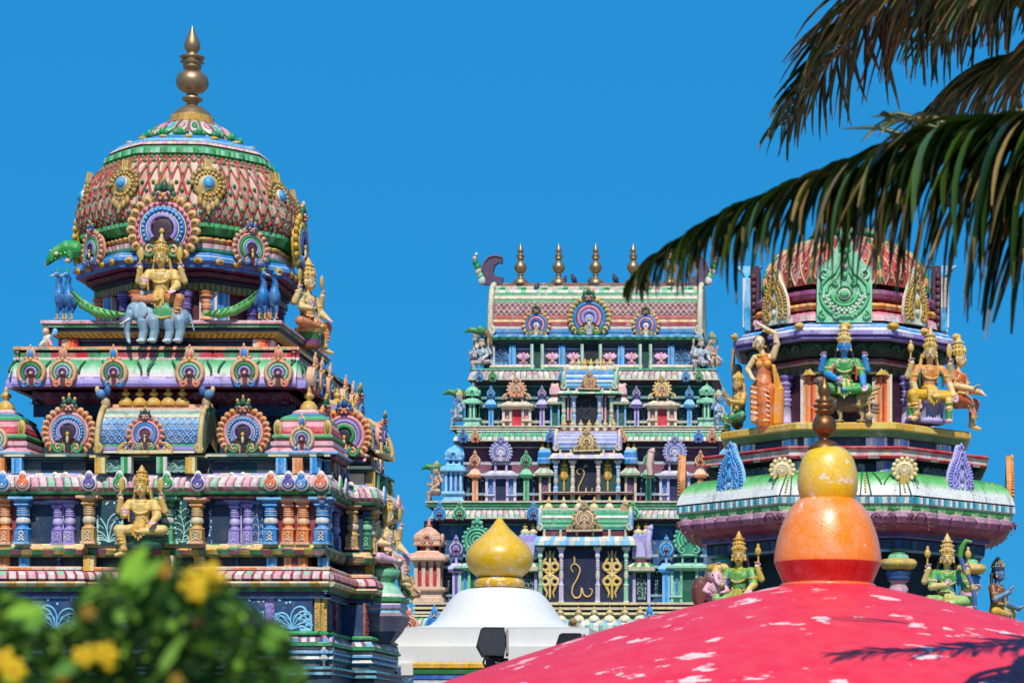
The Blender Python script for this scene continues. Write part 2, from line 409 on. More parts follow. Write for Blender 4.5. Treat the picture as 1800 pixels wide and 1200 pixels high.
def plaque_mesh(name, c1, c2, h=80.0, mat=None):
    """single-colour carved horseshoe plaque: nested ridges, feathered rim, knob crest"""
    mb = MB(); r = h*0.37; z = r*0.9
    disc = [(r*math.cos(R(a)), r*math.sin(R(a))) for a in range(-60, 241, 12)]
    mb.grid([[(x, -6, z+y) for x, y in disc], [(x, 2, z+y) for x, y in disc], [(x*.05, 2, z+y*.05) for x, y in disc]], c2, True, False)
    for i in range(15):
        a = R(-45 + 270*i/14); q = Matrix.Rotation(-a, 3, 'Y')
        mb.ell((r*0.97*math.cos(a), 2, z + r*0.97*math.sin(a)), (r*0.13, 2.5, r*0.1), c1, 7, 5, q)
    for q in (0.74, 0.5, 0.28): mb.tube(arc(r*q, -45, 225, 22, 0, z, 3), r*0.085, c1, 6, 0.9)
    mb.ell((0, 3, z), r*0.12, c1, 7, 5)
    for s in (-1, 1):
        spiral(mb, s*r*0.45, z - r*0.7, r*0.28, 1.2, 90, -s, r*0.09, c1, 4, 16)
        mb.ell((s*r*0.25, 3, z + r*1.2), (r*0.16, 3, r*0.17), c1, 7, 5)
    mb.ell((0, 3, z + r*1.38), (r*0.17, 3.5, r*0.3), c1, 8, 6)
    mb.box(-r*.55, r*.55, -5, 4, z - r*1.05, z - r*.9, c1)
    return mb.mesh(name, mat or M_PAINT, SCL)
def leaf_plaque_mesh(name, c1, c2, h=90.0, mat=None, wide=0.66):
    """tall flame-shaped dormer plaque with a fringed rim and nested scrolls"""
    mb = MB(); wd = h*wide/2
    prof = [(0.80, 0), (0.98, 0.14), (1.0, 0.28), (0.90, 0.45), (0.66, 0.62), (0.40, 0.74), (0.26, 0.86), (0.16, 0.95), (0.03, 1.0)]
    L = [(-x*wd, y*h) for x, y in prof]; Rr = [(x*wd, y*h) for x, y in prof[::-1]]
    out = L + Rr; cx, cy = 0, h*0.33
    mb.grid([[(x, -9, y) for x, y in out], [(x, 2, y) for x, y in out], [(x*.05, 2, cy + (y-cy)*.05) for x, y in out]], c2, True, False)
    mb.grid([[(x, -9, y) for x, y in out], [(x*.05, -9, cy + (y-cy)*.05) for x, y in out]], c2, True, False)
    fine = []
    for a, b in zip(out[:-1], out[1:]):
        n = max(1, int(math.dist(a, b)/(h*0.055)))
        fine += [(a[0] + (b[0]-a[0])*i/n, a[1] + (b[1]-a[1])*i/n) for i in range(n)]
    for x, y in fine:
        a = math.atan2(y - cy, x); q = Matrix.Rotation(-a, 3, 'Y')
        mb.ell((x*0.97, 2, cy + (y - cy)*0.97), (h*0.055, 3, h*0.026), c1, 6, 4, q)
    for k, kk in ((0.78, 0.03), (0.55, 0.026)):
        mb.tube([(x*k, 3, cy + (y-cy)*k) for x, y in out], h*kk, c1, 5, 0.8)
    mb.ell((0, 4, h*0.36), (h*0.07, 3, h*0.09), c1, 8, 5); mb.ell((0, 4, h*0.2), (h*0.05, 3, h*0.06), c2, 8, 5)
    for s in (-1, 1):
        spiral(mb, s*h*0.15, h*0.14, h*0.10, 1.3, 90, -s, h*0.026, c1, 4, 16)
        spiral(mb, s*h*0.11, h*0.47, h*0.075, 1.2, -90, s, h*0.022, c1, 4, 16)
        spiral(mb, s*h*0.17, h*0.3, h*0.06, 1.2, 0, s, h*0.02, c1, 4, 14)
    for q in range(3): mb.ell((0, 4, h*(0.62 + 0.11*q)), h*(0.04 - 0.008*q), c1, 7, 5)
    return mb.mesh(name, mat or M_PAINT, SCL)
def pot_profile(h, r):
    return [(r*0.9, 0), (r*0.95, h*0.10), (r*0.55, h*0.16), (r*0.42, h*0.2), (r*1.0*0.75, h*0.30), (r*0.8, h*0.38), (r*0.55, h*0.5), (r*0.28, h*0.56),
            (r*0.5, h*0.6), (r*0.5, h*0.64), (r*0.24, h*0.7), (r*0.3, h*0.76), (r*0.16, h*0.86), (r*0.02, h)]
def pot_mesh(name, col, h=32, r=11, mat=None, cap=None):
    mb = MB(); p = [(r*0.95, 0), (r, h*0.08), (r*0.93, h*0.2), (r*0.6, h*0.36), (r*0.3, h*0.42), (r*0.26, h*0.46), (r*0.56, h*0.54), (r*0.6, h*0.62),
                    (r*0.3, h*0.72), (r*0.22, h*0.76), (r*0.3, h*0.8), (r*0.14, h*0.9), (r*0.02, h)]
    c = [col]*6 + [cap or col]*6
    mb.lathe(p, c, n=14); return mb.mesh(name, mat or M_PAINT, SCL)
def kalasham(mb, prof, n=28): mb.lathe(prof, GLD, n=n)
def pillar_mesh(name, h, wd, c1, c2, c3, bulb=True, mat=None):
    """square-based temple pillar: block, shaft, bulb, rings, flared capital, abacus"""
    mb = MB(); q = wd/2
    mb.box(-q*.95, q*.95, -q*.95, q*.95, 0, h*0.05, c2)
    mb.box(-q*.8, q*.8, -q*.8, q*.8, h*0.05, h*0.30, c1)
    for s in (-1, 1): mb.tube([(s*q*.35, q*.82, h*0.08), (-s*q*.3, q*.82, h*.15), (s*q*.3, q*.82, h*.22), (0, q*.82, h*.28)], q*.13, c3, 5)
    mb.lathe([(q*.86, h*.30), (q*.95, h*.32), (q*.95, h*.345), (q*.7, h*.36), (q*.62, h*.40)], [c1, c2, c1, c1], n=12, ph=PI/12)
    mb.lathe([(q*.62, h*.40), (q*.8, h*.45), (q*.86, h*.50), (q*.74, h*.56), (q*.6, h*.60)], [c1, c3, c3, c1], n=12)
    pr = [(q*.6, h*.60)]; cc = []
    for i in range(4):
        b = h*(.60 + .045*i); pr += [(q*.78, b + h*.012), (q*.78, b + h*.028), (q*.62, b + h*.045)]; cc += [c1, c2 if i % 2 else c3, c1]
    mb.lathe(pr, cc, n=12)
    mb.lathe([(q*.62, h*.78), (q*.95, h*.83), (q*.95, h*.855), (q*.75, h*.87), (q*.8, h*.89), (q*1.12, h*.93), (q*1.12, h*.95)], [c1, c2, c1, c1, c1, c2], n=4, ph=PI/4, su=1.25, sv=1.25, sm=False)
    mb.box(-q*1.45, q*1.45, -q*1.2, q*1.2, h*.95, h, c2)
    return mb.mesh(name, mat or M_PAINT, SCL)
def round_pillar_mesh(name, h, wd, cs):
    mb = MB(); q = wd/2; pr = [(q*1.1, 0), (q*1.1, h*.05), (q*.85, h*.07), (q*.8, h*.38), (q*1.0, h*.41), (q*.7, h*.45), (q*.95, h*.5), (q*.95, h*.54), (q*.65, h*.58),
          (q*.9, h*.62), (q*.65, h*.66), (q*.95, h*.70), (q*.7, h*.74), (q*1.1, h*.80), (q*1.25, h*.84), (q*.9, h*.88), (q*1.35, h*.94), (q*1.35, h)]
    mb.lathe(pr, [cs[i % len(cs)] for i in range(len(pr)-1)], n=14); return mb.mesh(name, M_PAINT, SCL)
def scroll_panel_mesh(name, wd, h, bg, fg, seed=0, mat=None, dense=1.0):
    """flat field with a raised plant scroll"""
    rnd = random.Random(seed); mb = MB(); mb.box(-wd/2, wd/2, -4, 0, 0, h, bg)
    t = min(wd, h)*0.036
    def curl(x, y, a, L, hand, rad):
        pts = []; n = 16
        for i in range(n+1):
            pts.append((max(-wd/2+2, min(wd/2-2, x)), 0.6, max(2, min(h-2, y)))); q = i/n
            x += math.cos(a)*L/n; y += math.sin(a)*L/n; a += hand*(0.05 + 0.62*q**1.6)
        mb.tube(pts, [rad*(0.5 + 0.8*i/n) for i in range(n+1)], fg, 5, 0.5)
        mb.ell((pts[-1][0], 0.8, pts[-1][2]), (rad*2.0, 1.0, rad*2.0), fg, 7, 4)
    if wd > h*0.55:                                                   # fan of feather curls from the foot
        nst = max(1, round(wd/h/1.25)); cw = wd/nst
        for sI in range(nst):
            x0 = -wd/2 + cw*(sI + .5) + rnd.uniform(-.06, .06)*cw; y0 = h*0.05; nf = max(5, int(9*dense))
            for i in range(nf):
                a = R(12 + 156*(i + rnd.uniform(-.15, .15))/(nf-1)); hand = 1 if a > PI/2 else -1
                reach = min(h*.9/max(math.sin(a), .12), cw*.56/max(abs(math.cos(a)), .12))
                curl(x0, y0, a - hand*.25, reach*rnd.uniform(1.0, 1.35), hand, t*rnd.uniform(.8, 1.05))
                if reach > h*.5: curl(x0 + math.cos(a)*reach*.34, y0 + math.sin(a)*reach*.34, a + hand*.5, reach*.5, hand, t*.65)
            for i in range(4): mb.ell((x0 + rnd.uniform(-.45, .45)*cw, 0.8, h*rnd.uniform(.72, .95)), (t*1.3, .9, t*1.3), fg, 6, 4)
    else:                                                             # tall: blades at the foot, a stem with paired curls
        for i in range(5): curl(0, h*.04, R(30 + 30*i), min(wd*.55, h*.3)*(1.25 if i == 2 else 1), 1 if i > 2 else -1, t*.8)
        stem = [(math.sin(i/10*PI*1.7)*wd*0.09, 0.6, h*0.05 + h*0.82*i/10) for i in range(11)]
        mb.tube(stem, [t*(1.0 - 0.06*i) for i in range(11)], fg, 5, 0.5)
        for i in range(2, 10, 2):
            for s in (-1, 1): curl(stem[i][0], stem[i][2], PI/2 - s*rnd.uniform(0.35, .7), wd*rnd.uniform(.8, 1.05)*(1.1 - .05*i), -s*1.0, t*rnd.uniform(.8, 1.0))
        mb.ell((stem[-1][0], .8, h*.92), (t*1.5, 1, t*2.4), fg, 7, 5)
    return mb.mesh(name, mat or M_PAINT, SCL)
def striped_block_mesh(name, wd, h, cols, d=8):
    mb = MB(); n = len(cols); x = -wd/2
    for i, c in enumerate(cols):
        e = wd/n; q = d - abs(i - (n-1)/2)*1.2
        mb.box(x, x+e, -6, q, 0, h, c); x += e
    return mb.mesh(name, M_PAINT, SCL)
def jewel_mesh(name, c1, c2, r=12):
    mb = MB()
    for k, c, v in ((1.25, WHT, 0), (.98, c1, 2.0)):
        mb.ell((0, v, 0), (r*k, 3, r*k), c, 14, 8); mb.ell((0, v, r*k*.75), (r*k*.55, 2.6, r*k*.85), c, 10, 8)
    mb.ell((0, 4.6, -r*.25), (r*.24, 1.8, r*.24), c2, 6, 5); mb.tube([(r*.62*math.cos(R(a)), 4, r*.62*math.sin(R(a))) for a in range(190, 351, 20)], r*.09, c2, 4)
    return mb.mesh(name, M_STATUE, SCL)
def kuta_mesh(name, wd, h, c, roof, ncol, mat=None, pil=None, door=None):
    """corner pavilion: plinth, pillared body, eave, neck, square dome, nasi, pot"""
    mb = MB(); q = wd/2; P = lambda r: rect(-r, r, -r, r)
    mb.mould(P(q*.8), [(q*.12, 0), (q*.12, h*.05), (0, h*.06), (0, h*.12), (q*.2, h*.14), (q*.2, h*.17), (0, h*.18)], [c, c, c, c, c, c])
    mb.box(-q*.62, q*.62, -q*.62, q*.62, h*.18, h*.47, door or c)
    for s in (-1, -.33, .33, 1) if not pil or pil == 4 else (-1, 0, 1):
        for rot in range(4):
            x, y = s*q*.62, q*.62
            for _ in range(rot): x, y = y, -x
            mb.box(x - q*.1, x + q*.1, y - q*.1, y + q*.1, h*.18, h*.43, c); mb.box(x - q*.15, x + q*.15, y - q*.14, y + q*.14, h*.43, h*.47, c)
    mb.mould(P(q*.72), [(0, h*.47), (q*.32, h*.485), (q*.34, h*.51), (q*.22, h*.55), (-q*.1, h*.585), (-q*.14, h*.60)], [c, c, roof, roof, c], cell=q*.22, sub=2, rel=lambda j, t: 0.8 if (j in (1, 2, 3) and t < 0.4) else 0)
    mb.box(-q*.5, q*.5, -q*.5, q*.5, h*.58, h*.65, door or c)
    for s in (-1, 0, 1):
        for rot in range(4):
            x, y = s*q*.5, q*.5
            for _ in range(rot): x, y = y, -x
            mb.box(x - q*.09, x + q*.09, y - q*.09, y + q*.09, h*.585, h*.65, c)
    mb.mould(P(q*.55), [(0, h*.65), (q*.2, h*.66), (q*.2, h*.68), (q*.14, h*.685), (q*.14, h*.72), (q*.18, h*.725), (q*.18, h*.76), (q*.12, h*.765), (q*.12, h*.79), (q*.06, h*.80),
             (-q*.15, h*.845), (-q*.38, h*.875), (-q*.5, h*.895)], [c, roof, c, roof, c, roof, c, roof, c, roof, roof, c])
    mb.lathe([(q*.14, h*.89), (q*.2, h*.90), (q*.1, h*.92), (q*.12, h*.945), (q*.05, h*.97), (0.3, h)], ncol, n=10)
    for rot in (0, 1, 3):                                             # horseshoe on each face
        for r, cc, vv in ((.30, c, 0), (.19, ncol, 1)):
            pts = arc(q*r, -50, 230, 14, 0, h*.73, q*.74 + vv)
            if rot: pts = [(p[1], -p[0], p[2]) if rot == 1 else (-p[1], p[0], p[2]) for p in pts]
            mb.tube(pts, q*.075, cc, 5)
    return mb.mesh(name, mat or M_PAINT, SCL)
def sala(mb, u0, u1, v, w0, w1, dep, cols, ends=None, horn=1.0, cell=0, lattice=None):
    """barrel-vaulted roof along u with curled gable ends; v: front plane of the eave; cols: equal-height bands from the eave up;
    lattice: (line colour, dot colour, h0, h1, cell width)"""
    h = w1 - w0; vc = v - dep
    shape = lambda t: (vc + dep*max(0.0, 1 - max(t, 0)**2.3)**0.5, w0 + h*t)
    hs = []; cc = []; nb = len(cols)
    for i, c in enumerate(cols):
        k = 1 if i < nb - 2 else 3
        for q in range(k): hs.append((i + q/k)/nb); cc.append(c)
    hs.append(1.0)
    prof = []; pc = []
    for i in range(len(cc)):                                          # each band stands a little proud or back of the next
        o = 1.2 if i % 2 else 0.0
        for t in (hs[i], hs[i+1]):
            p = shape(t); prof.append((p[0] + o, p[1])); pc.append(cc[i])
    front = list(prof); nf = len(front)
    full = front + [(2*vc - p[0], p[1]) for p in front[::-1]]; fc = pc + pc[::-1]
    nu = max(2, int((u1-u0)/9))
    rows = [[(u0 + (u1-u0)*i/nu, p[0], p[1]) for i in range(nu+1)] for p in full]
    def cf(j, i):
        c = fc[j]
        return c[i % len(c)] if isinstance(c, list) else c
    mb.grid(rows, cf, False, False)
    if lattice:
        c1, c2, h0, h1, cw = lattice; nn = max(2, round((u1-u0)/cw)); cw = (u1-u0)/nn; span = max(1, round(h*(h1-h0)/cw/1.05)); ns = span*2
        for i in range(-span, nn + span):
            for s in (-1, 1):
                seg = []
                for q in range(ns + 1):
                    x = u0 + (i + 0.5 + s*span*q/ns)*cw; p = shape(h0 + (h1-h0)*q/ns)
                    if u0 + 2 <= x <= u1 - 2: seg.append((x, p[0] + 1.4, p[1]))
                if len(seg) > 1: mb.tube(seg, cw*0.085, c1, 4)
        if c2:
            for i in range(nn):
                for q in range(1, ns):
                    x = u0 + (i + (0.5 if q % 2 else 1.0))*cw; p = shape(h0 + (h1-h0)*q/ns)
                    if x < u1 - 3: mb.ell((x, p[0] + 1, p[1]), cw*0.13, c2, 5, 4)
    if ends:
        e1, e2 = ends; n = 14; op = [shape(q/n) for q in range(n+1)]; op = op + [(2*vc - p[0], p[1]) for p in op[::-1]]
        for s, ux in ((-1, u0), (1, u1)):
            mb.grid([[(ux, a, b) for a, b in op], [(ux + s*7, vc + (a-vc)*1.08, w0 + (b-w0)*1.05) for a, b in op],
                     [(ux + s*9, vc + (a-vc)*0.9, w0 + (b-w0)*0.9) for a, b in op], [(ux + s*4, vc, w0 + h*.3) for a, b in op]], lambda j, i: (e1, e2, e1)[j], False, False)
            mb.tube([(ux + s*4, vc + (a-vc)*1.06, w0 + (b-w0)*1.04) for a, b in op], 4.0*horn, e1, 6)
            spiral(mb, ux + s*4, w0 + h*.08, 7*horn, 1.2, 90, s, 2.6*horn, e1, v + 4, 16)
            for q in range(1, n - 2, 1):
                p = op[q]; mb.ell((ux + s*4, p[0] + 4, p[1]), (3.2*horn, 2.2*horn, 3*horn), e2, 6, 4)
def petals(cs, line='#8a4858', k0=1):
    """petal colours with a painted outline between neighbours"""
    return lambda i, k: line if k < k0 else cs[i % len(cs)]
def petal_rel(amp): return lambda j, t: amp*math.sin(PI*min(max(t, 0), 1))
# one shared set of names for the ornament scale (metres per pixel of the tower being built)
SCL = 1.0
# ------------------------------------------------------------------ figures: many shapes fused into one continuous surface
def _uv():
    n, m = 12, 8; v = [(0, 0, -1)] + [(math.sin(PI*j/m)*math.cos(2*PI*i/n), math.sin(PI*j/m)*math.sin(2*PI*i/n), -math.cos(PI*j/m)) for j in range(1, m) for i in range(n)] + [(0, 0, 1)]
    f = [(0, 1 + (i+1) % n, 1 + i) for i in range(n)]
    for j in range(m-2): f += [(1 + j*n + i, 1 + j*n + (i+1) % n, 1 + (j+1)*n + (i+1) % n, 1 + (j+1)*n + i) for i in range(n)]
    k = 1 + (m-2)*n; f += [(k + i, k + (i+1) % n, len(v)-1) for i in range(n)]
    return np.array(v), f
UV = _uv()
class Fig:
    """x right, y towards the viewer, z up, in photo pixels; colours follow the nearest shape"""
    def __init__(s): s.p = []
    def cap(s, a, b, ra, rb, col): s.p.append(('c', a, b, ra, rb if rb is not None else ra, col)); return s
    def chain(s, pts, rads, col):
        for i in range(len(pts)-1): s.cap(pts[i], pts[i+1], rads[i], rads[i+1], col if isinstance(col, str) else col[i])
        return s
    def ell(s, c, r, col, rot=None):
        s.p.append(('e', c, r if isinstance(r, tuple) else (r, r, r), rot, None, col)); return s
    def hand(s, c, d, k, col, open_=True, up=(0, 0, 1), thumb=1):
        """palm, four unequal fingers and a thumb; d: finger direction, k: hand length"""
        c, d = Vector(c), Vector(d).normalized(); up = Vector(up); side = d.cross(up)
        side = side.normalized() if side.length > 0.1 else Vector((1, 0, 0)); nrm = side.cross(d).normalized()
        s.cap(tuple(c), tuple(c + d*k*.35), k*.22, k*.27, col)
        for i, (o, L) in enumerate(((-.30, .46), (-.10, .56), (.10, .53), (.29, .42))):
            b = c + d*k*.42 + side*k*o
            m = b + d*k*L*.55 + nrm*(0 if open_ else k*.12); e = m + (d*k*L*.45 if open_ else (d*.2 + nrm*.8)*k*L*.45)
            s.chain([tuple(b), tuple(m), tuple(e)], [k*.11, k*.10, k*.08], col)
        t = c + side*thumb*k*.22 + d*k*.1
        s.chain([tuple(t), tuple(t + side*thumb*k*.22 + d*k*.2), tuple(t + side*thumb*k*.26 + d*k*.42)], [k*.12, k*.11, k*.08], col)
        return s
    def head(s, c, r, skin, hair, yaw=0.0, crown=None, crown2=None, ch=26, jewel=GLD, tilt=0.0, brow=BLK, ear=True, lips='#b03a3a'):
        c = Vector(c); q = Matrix.Rotation(R(yaw), 3, 'Z') @ Matrix.Rotation(R(tilt), 3, 'X')
        # yaw > 0 turns the face to the viewer's right
        T = lambda x, y, z: tuple(c + q @ Vector((x*r, y*r, z*r)))
        mir = Matrix(((1, 0, 0), (0, 1, 0), (0, 0, 1)))
        s.ell(T(0, 0, 0.1), (r*.80, r*.88, r*1.0), skin, q); s.ell(T(0, .22, -.42), (r*.60, r*.62, r*.62), skin, q)
        s.ell(T(0, -.25, .2), (r*.88, r*.82, r*1.0), hair, q)
        s.cap(T(0, .80, .14), T(0, .88, -.16), r*.07, r*.13, skin)
        s.ell(T(0, .80, -.48), (r*.26, r*.12, r*.10), lips, q)
        for e in (-1, 1):
            s.ell(T(e*.33, .74, .10), (r*.18, r*.10, r*.075), '#f0ece4', q)
            s.ell(T(e*.33, .82, .10), (r*.08, r*.05, r*.07), BLK, q)
            s.cap(T(e*.16, .84, .30), T(e*.52, .70, .30), r*.05, r*.04, brow)
            if ear:
                s.ell(T(e*.82, -.02, 0), (r*.13, r*.22, r*.3), skin, q); s.ell(T(e*.86, .05, -.42), (r*.16, r*.16, r*.2), jewel, q)
        if crown:
            k = ch/r; c2 = crown2 or crown
            s.cap(T(0, -.08, .70), T(0, -.10, .95), r*.92, r*.90, crown)
            s.chain([T(0, -.1, 1.0), T(0, -.12, 1.0 + k*.35), T(0, -.12, 1.0 + k*.7), T(0, -.12, 1.0 + k)], [r*.80, r*.66, r*.42, r*.12], [crown, c2, crown])
            for zz, rr in ((1.0, .92), (1.0 + k*.3, .78), (1.0 + k*.55, .62)):
                for a in range(0, 360, 30): s.ell(T(rr*math.sin(R(a)), -.1 + rr*math.cos(R(a)), zz), r*.14, c2)
            s.ell(T(0, .80, 1.1), (r*.26, r*.16, r*.36), c2, q)
        return s
    def mesh(s, name, mat, scale, voxel=0.8):
        V, Fc, base = [], [], 0
        for q in s.p:
            if q[0] == 'e':
                p = UV[0]*np.array(q[2])
                if q[3] is not None: p = p @ np.array(q[3]).T
                p = p + np.array(q[1])
            else:
                a, b = Vector(q[1]), Vector(q[2]); d = b - a; L = d.length
                rot = np.array(d.to_track_quat('Z', 'Y').to_matrix() if L > 1e-6 else Matrix.Identity(3))
                top = UV[0][:, 2] > 0.001
                p = UV[0]*np.where(top, q[4], q[3])[:, None]; p[top, 2] += L
                p = p @ rot.T + np.array(q[1])
            V.append(p); Fc += [tuple(i + base for i in f) for f in UV[1]]; base += len(UV[0])
        me = bpy.data.meshes.new(name); me.from_pydata(np.concatenate(V).tolist(), [], Fc)
        ob = bpy.data.objects.new(name, me); COL.objects.link(ob)
        md = ob.modifiers.new('fuse', 'REMESH'); md.mode = 'VOXEL'; md.voxel_size = voxel
        sm = ob.modifiers.new('soft', 'SMOOTH'); sm.iterations = 2; sm.factor = 0.4
        dg = bpy.context.evaluated_depsgraph_get()
        out = bpy.data.meshes.new_from_object(ob.evaluated_get(dg))
        bpy.data.objects.remove(ob); bpy.data.meshes.remove(me)
        n = len(out.vertices); co = np.empty(n*3, dtype=np.float32); out.vertices.foreach_get('co', co); co = co.reshape(-1, 3)
        best = np.full(n, 1e9, dtype=np.float32); bi = np.zeros(n, dtype=np.int32)
        for i, q in enumerate(s.p):
            if q[0] == 'e':
                d = co - np.array(q[1], dtype=np.float32)
                if q[3] is not None: d = d @ np.array(q[3], dtype=np.float32)
                rr = np.array(q[2], dtype=np.float32); l = np.linalg.norm(d/rr, axis=1)
                dist = (l - 1)*min(q[2])
            else:
                a, b = np.array(q[1], dtype=np.float32), np.array(q[2], dtype=np.float32); ab = b - a; L2 = float(ab @ ab) + 1e-9
                t = np.clip(((co - a) @ ab)/L2, 0, 1); dist = np.linalg.norm(co - (a + t[:, None]*ab), axis=1) - (q[3] + (q[4] - q[3])*t)
            dist = dist - i*1e-4
            m = dist < best; best[m] = dist[m]; bi[m] = i
        cols = np.array([H(q[5]) for q in s.p], dtype=np.float32)[bi]
        co2 = np.stack([co[:, 0]*scale, -co[:, 1]*scale, co[:, 2]*scale], axis=1)
        out.vertices.foreach_set('co', co2.ravel()); out.flip_normals()
        at = out.color_attributes.new('Col', 'FLOAT_COLOR', 'POINT'); at.data.foreach_set('color', cols.ravel())
        out.polygons.foreach_set('use_smooth', np.ones(len(out.polygons), dtype=bool))
        out.materials.clear(); out.materials.append(mat); out.update(); out.name = name
        return out
    def stand(s, name, label, cat, X, Y, D, voxel=0.8, group=None, mat=None, rotz=0.0, k=1.0):
        me = s.mesh(name, mat or M_STATUE, D/F*k, voxel)
        o = link(name, me, None, P3(X, Y, D), rotz); return tag(o, label, cat, group)

def seated(skin='#d9b26a', cloth='#c99a4a', top=None, crown='#cfa040', trim='#e0c070', back_arms=True, hang=-1, yaw=0, palms='#dfa7ae', hair=BLK, items=None,
           ch=26, legcol=None, cross=False, low=False, lean=0, k=1.0, front=None, foot=None, sash=None):
    """four-armed deity seated with one leg folded; seat at z = 0, head centre z = 80"""
    f = Fig(); legcol = legcol or skin; top = top or skin
    # torso
    f.ell((0, 2, 5), (19, 15, 11), cloth); f.cap((0, 0, 8), (0, 0, 24), 15, 12.5, cloth if not low else skin)
    f.cap((0, 0, 22), (0, 0, 44), 12, 16.5, top if low is False else skin)
    f.ell((0, 1, 45), (19, 11, 13), top); f.ell((-8, 6, 44), (9, 7, 8), top); f.ell((8, 6, 44), (9, 7, 8), top)
    f.cap((-17, 0, 53), (17, 0, 53), 8, 8, skin if top == skin else top)
    f.cap((0, 0, 55), (0, 1, 68), 6.5, 6, skin)
    # necklaces, belt, thread
    for q, (rr, zz) in enumerate(((9, 58), (13, 53), (15, 46))):
        pts = [(rr*math.sin(R(a)), 5 + (9 + q*1.5)*math.cos(R(a))*0.75, zz - (4 + 4*q)*math.cos(R(a))) for a in range(-90, 91, 20)]
        f.chain(pts, [1.5]*len(pts), trim)
    f.chain([(14*math.sin(R(a)), 12.5*math.cos(R(a)), 20) for a in range(-100, 101, 20)], [2.0]*11, trim)
    f.ell((0, 14, 19), (4, 2, 4), trim)
    f.cap((-12, 9, 50), (9, 12, 24), 1.6, 1.6, sash or trim)
    # legs
    s = hang
    if cross:
        for t in (-1, 1): f.chain([(t*10, 4, 5), (t*38, 14, 3), (t*2, 24, 0)], [11, 8.5, 6], legcol)
    else:
        f.chain([(-s*9, 4, 6), (-s*40, 13, 6), (-s*6, 24, 2)], [11.5, 9, 6], legcol)
        f.hand((-s*4, 25, 1), (s, 0.2, 0), 13, skin, False, thumb=-s)
        f.chain([(s*9, 4, 6), (s*36, 17, 6), (s*30, 16, -16), (s*28, 15, -33)], [11.5, 9.5, 7, 5], [legcol, legcol, skin])
        f.chain([(s*28, 14, -34), (s*36, 23, -38), (s*39, 26, -39)], [5, 4.2, 3], skin)
        for zz in (-27, -30): f.chain([(s*28.5 + 6.5*math.sin(R(a)), 15.5 + 6.5*math.cos(R(a)), zz) for a in range(-90, 91, 30)], [1.5]*7, trim)
        for zz in (0, -6, -12, -18): f.chain([(s*33 + 7*math.sin(R(a)), 17 + 7*math.cos(R(a)), zz) for a in range(-90, 91, 30)], [1.2]*7, trim)
    # pleats on the thighs
    for q in range(5):
        x = -32 + q*16; f.cap((x, 20 - abs(x)*.1, 8), (x*1.05, 12, 14), 1.6, 1.2, trim if q % 2 else cloth)
    for q in range(-2, 3):                                            # cloth falling in pleats from the belt
        f.chain([(q*3.6, 15, 18), (q*4.2, 23, 10), (q*4.8, 25, -4 - (2-abs(q))*4)], [2.6, 3.0, 2.2], cloth if q % 2 else trim)
    for t in (-1, 1): f.chain([(t*14, 2, 58), (t*22, 9, 42), (t*21, 10, 22)], [2.2, 2.6, 2.0], sash or trim)
    # front arms
    fr = front or [((-30, 9, 32), (-24, 24, 30), (0, .3, 1)), ((30, 9, 30), (25, 24, 20), (0, .8, -.5))]
    for t, (el, ha, d) in zip((-1, 1), fr):
        f.chain([(t*22, 0, 53), el, ha], [8.2, 6.8, 5.2], [skin if top == skin else top, skin])
        f.hand(ha, d, 14, palms, True, (0, 1, 0), thumb=t)
        m = Vector((t*22, 0, 53)).lerp(Vector(el), .5); f.chain([(m.x + 7.5*math.sin(R(a)), m.y + 7.5*math.cos(R(a)), m.z) for a in range(-90, 91, 30)], [1.8]*7, trim)
        m = Vector(el).lerp(Vector(ha), .8); f.ell(tuple(m), (5.6, 5.6, 3.2), trim)
    if back_arms:
        for t in (-1, 1):
            el, ha = (t*40, 0, 40), (t*35, 8, 61)
            f.chain([(t*21, -5, 54), el, ha], [7.8, 6.4, 5.0], skin); f.hand(ha, (t*.1, .2, 1), 12, palms, False, (0, 1, 0), thumb=-t)
            f.ell((t*38, 5, 58), (5, 5, 3), trim)
            it = (items or ('leaf', 'leaf'))[0 if t < 0 else 1]
            if it == 'leaf':
                f.cap((t*38, 8, 64), (t*35, 8, 76), 2, 2, crown); f.ell((t*34, 8, 86), (5.5, 3, 13), crown)
            elif it == 'bud':
                f.cap((t*38, 8, 62), (t*37, 8, 82), 1.8, 1.8, crown); f.ell((t*37, 8, 88), (6, 5, 8), crown); f.ell((t*37, 8, 97), (3, 3, 5), crown)
            elif it == 'none': pass
    f.head((0, 4, 80), 13.8, skin, hair, yaw, crown, trim, ch)
    # hair/ornament shoulders
    for t in (-1, 1): f.cap((t*11, -6, 78), (t*17, -4, 58), 4, 3, hair)
    return f
# ================================================================== ground
mb = MB(); S_ = 3000
mb.poly([(-S_, S_, 0), (S_, S_, 0), (S_, -S_, 0), (-S_, -S_, 0)], '#8a8070')
tag(mb.build('ground', M_GROUND), kind='structure')

# ================================================================== LEFT TOWER (square shrine tower with a ribbed dome)
T = Tower('temple_tower', 'tall painted temple tower on the left with a red lattice dome and one brass spire', 'temple tower', 338.0, 24.0)
SCL = T.s
W = T.w
ABOVE = lambda Y, v: W(Y, v)
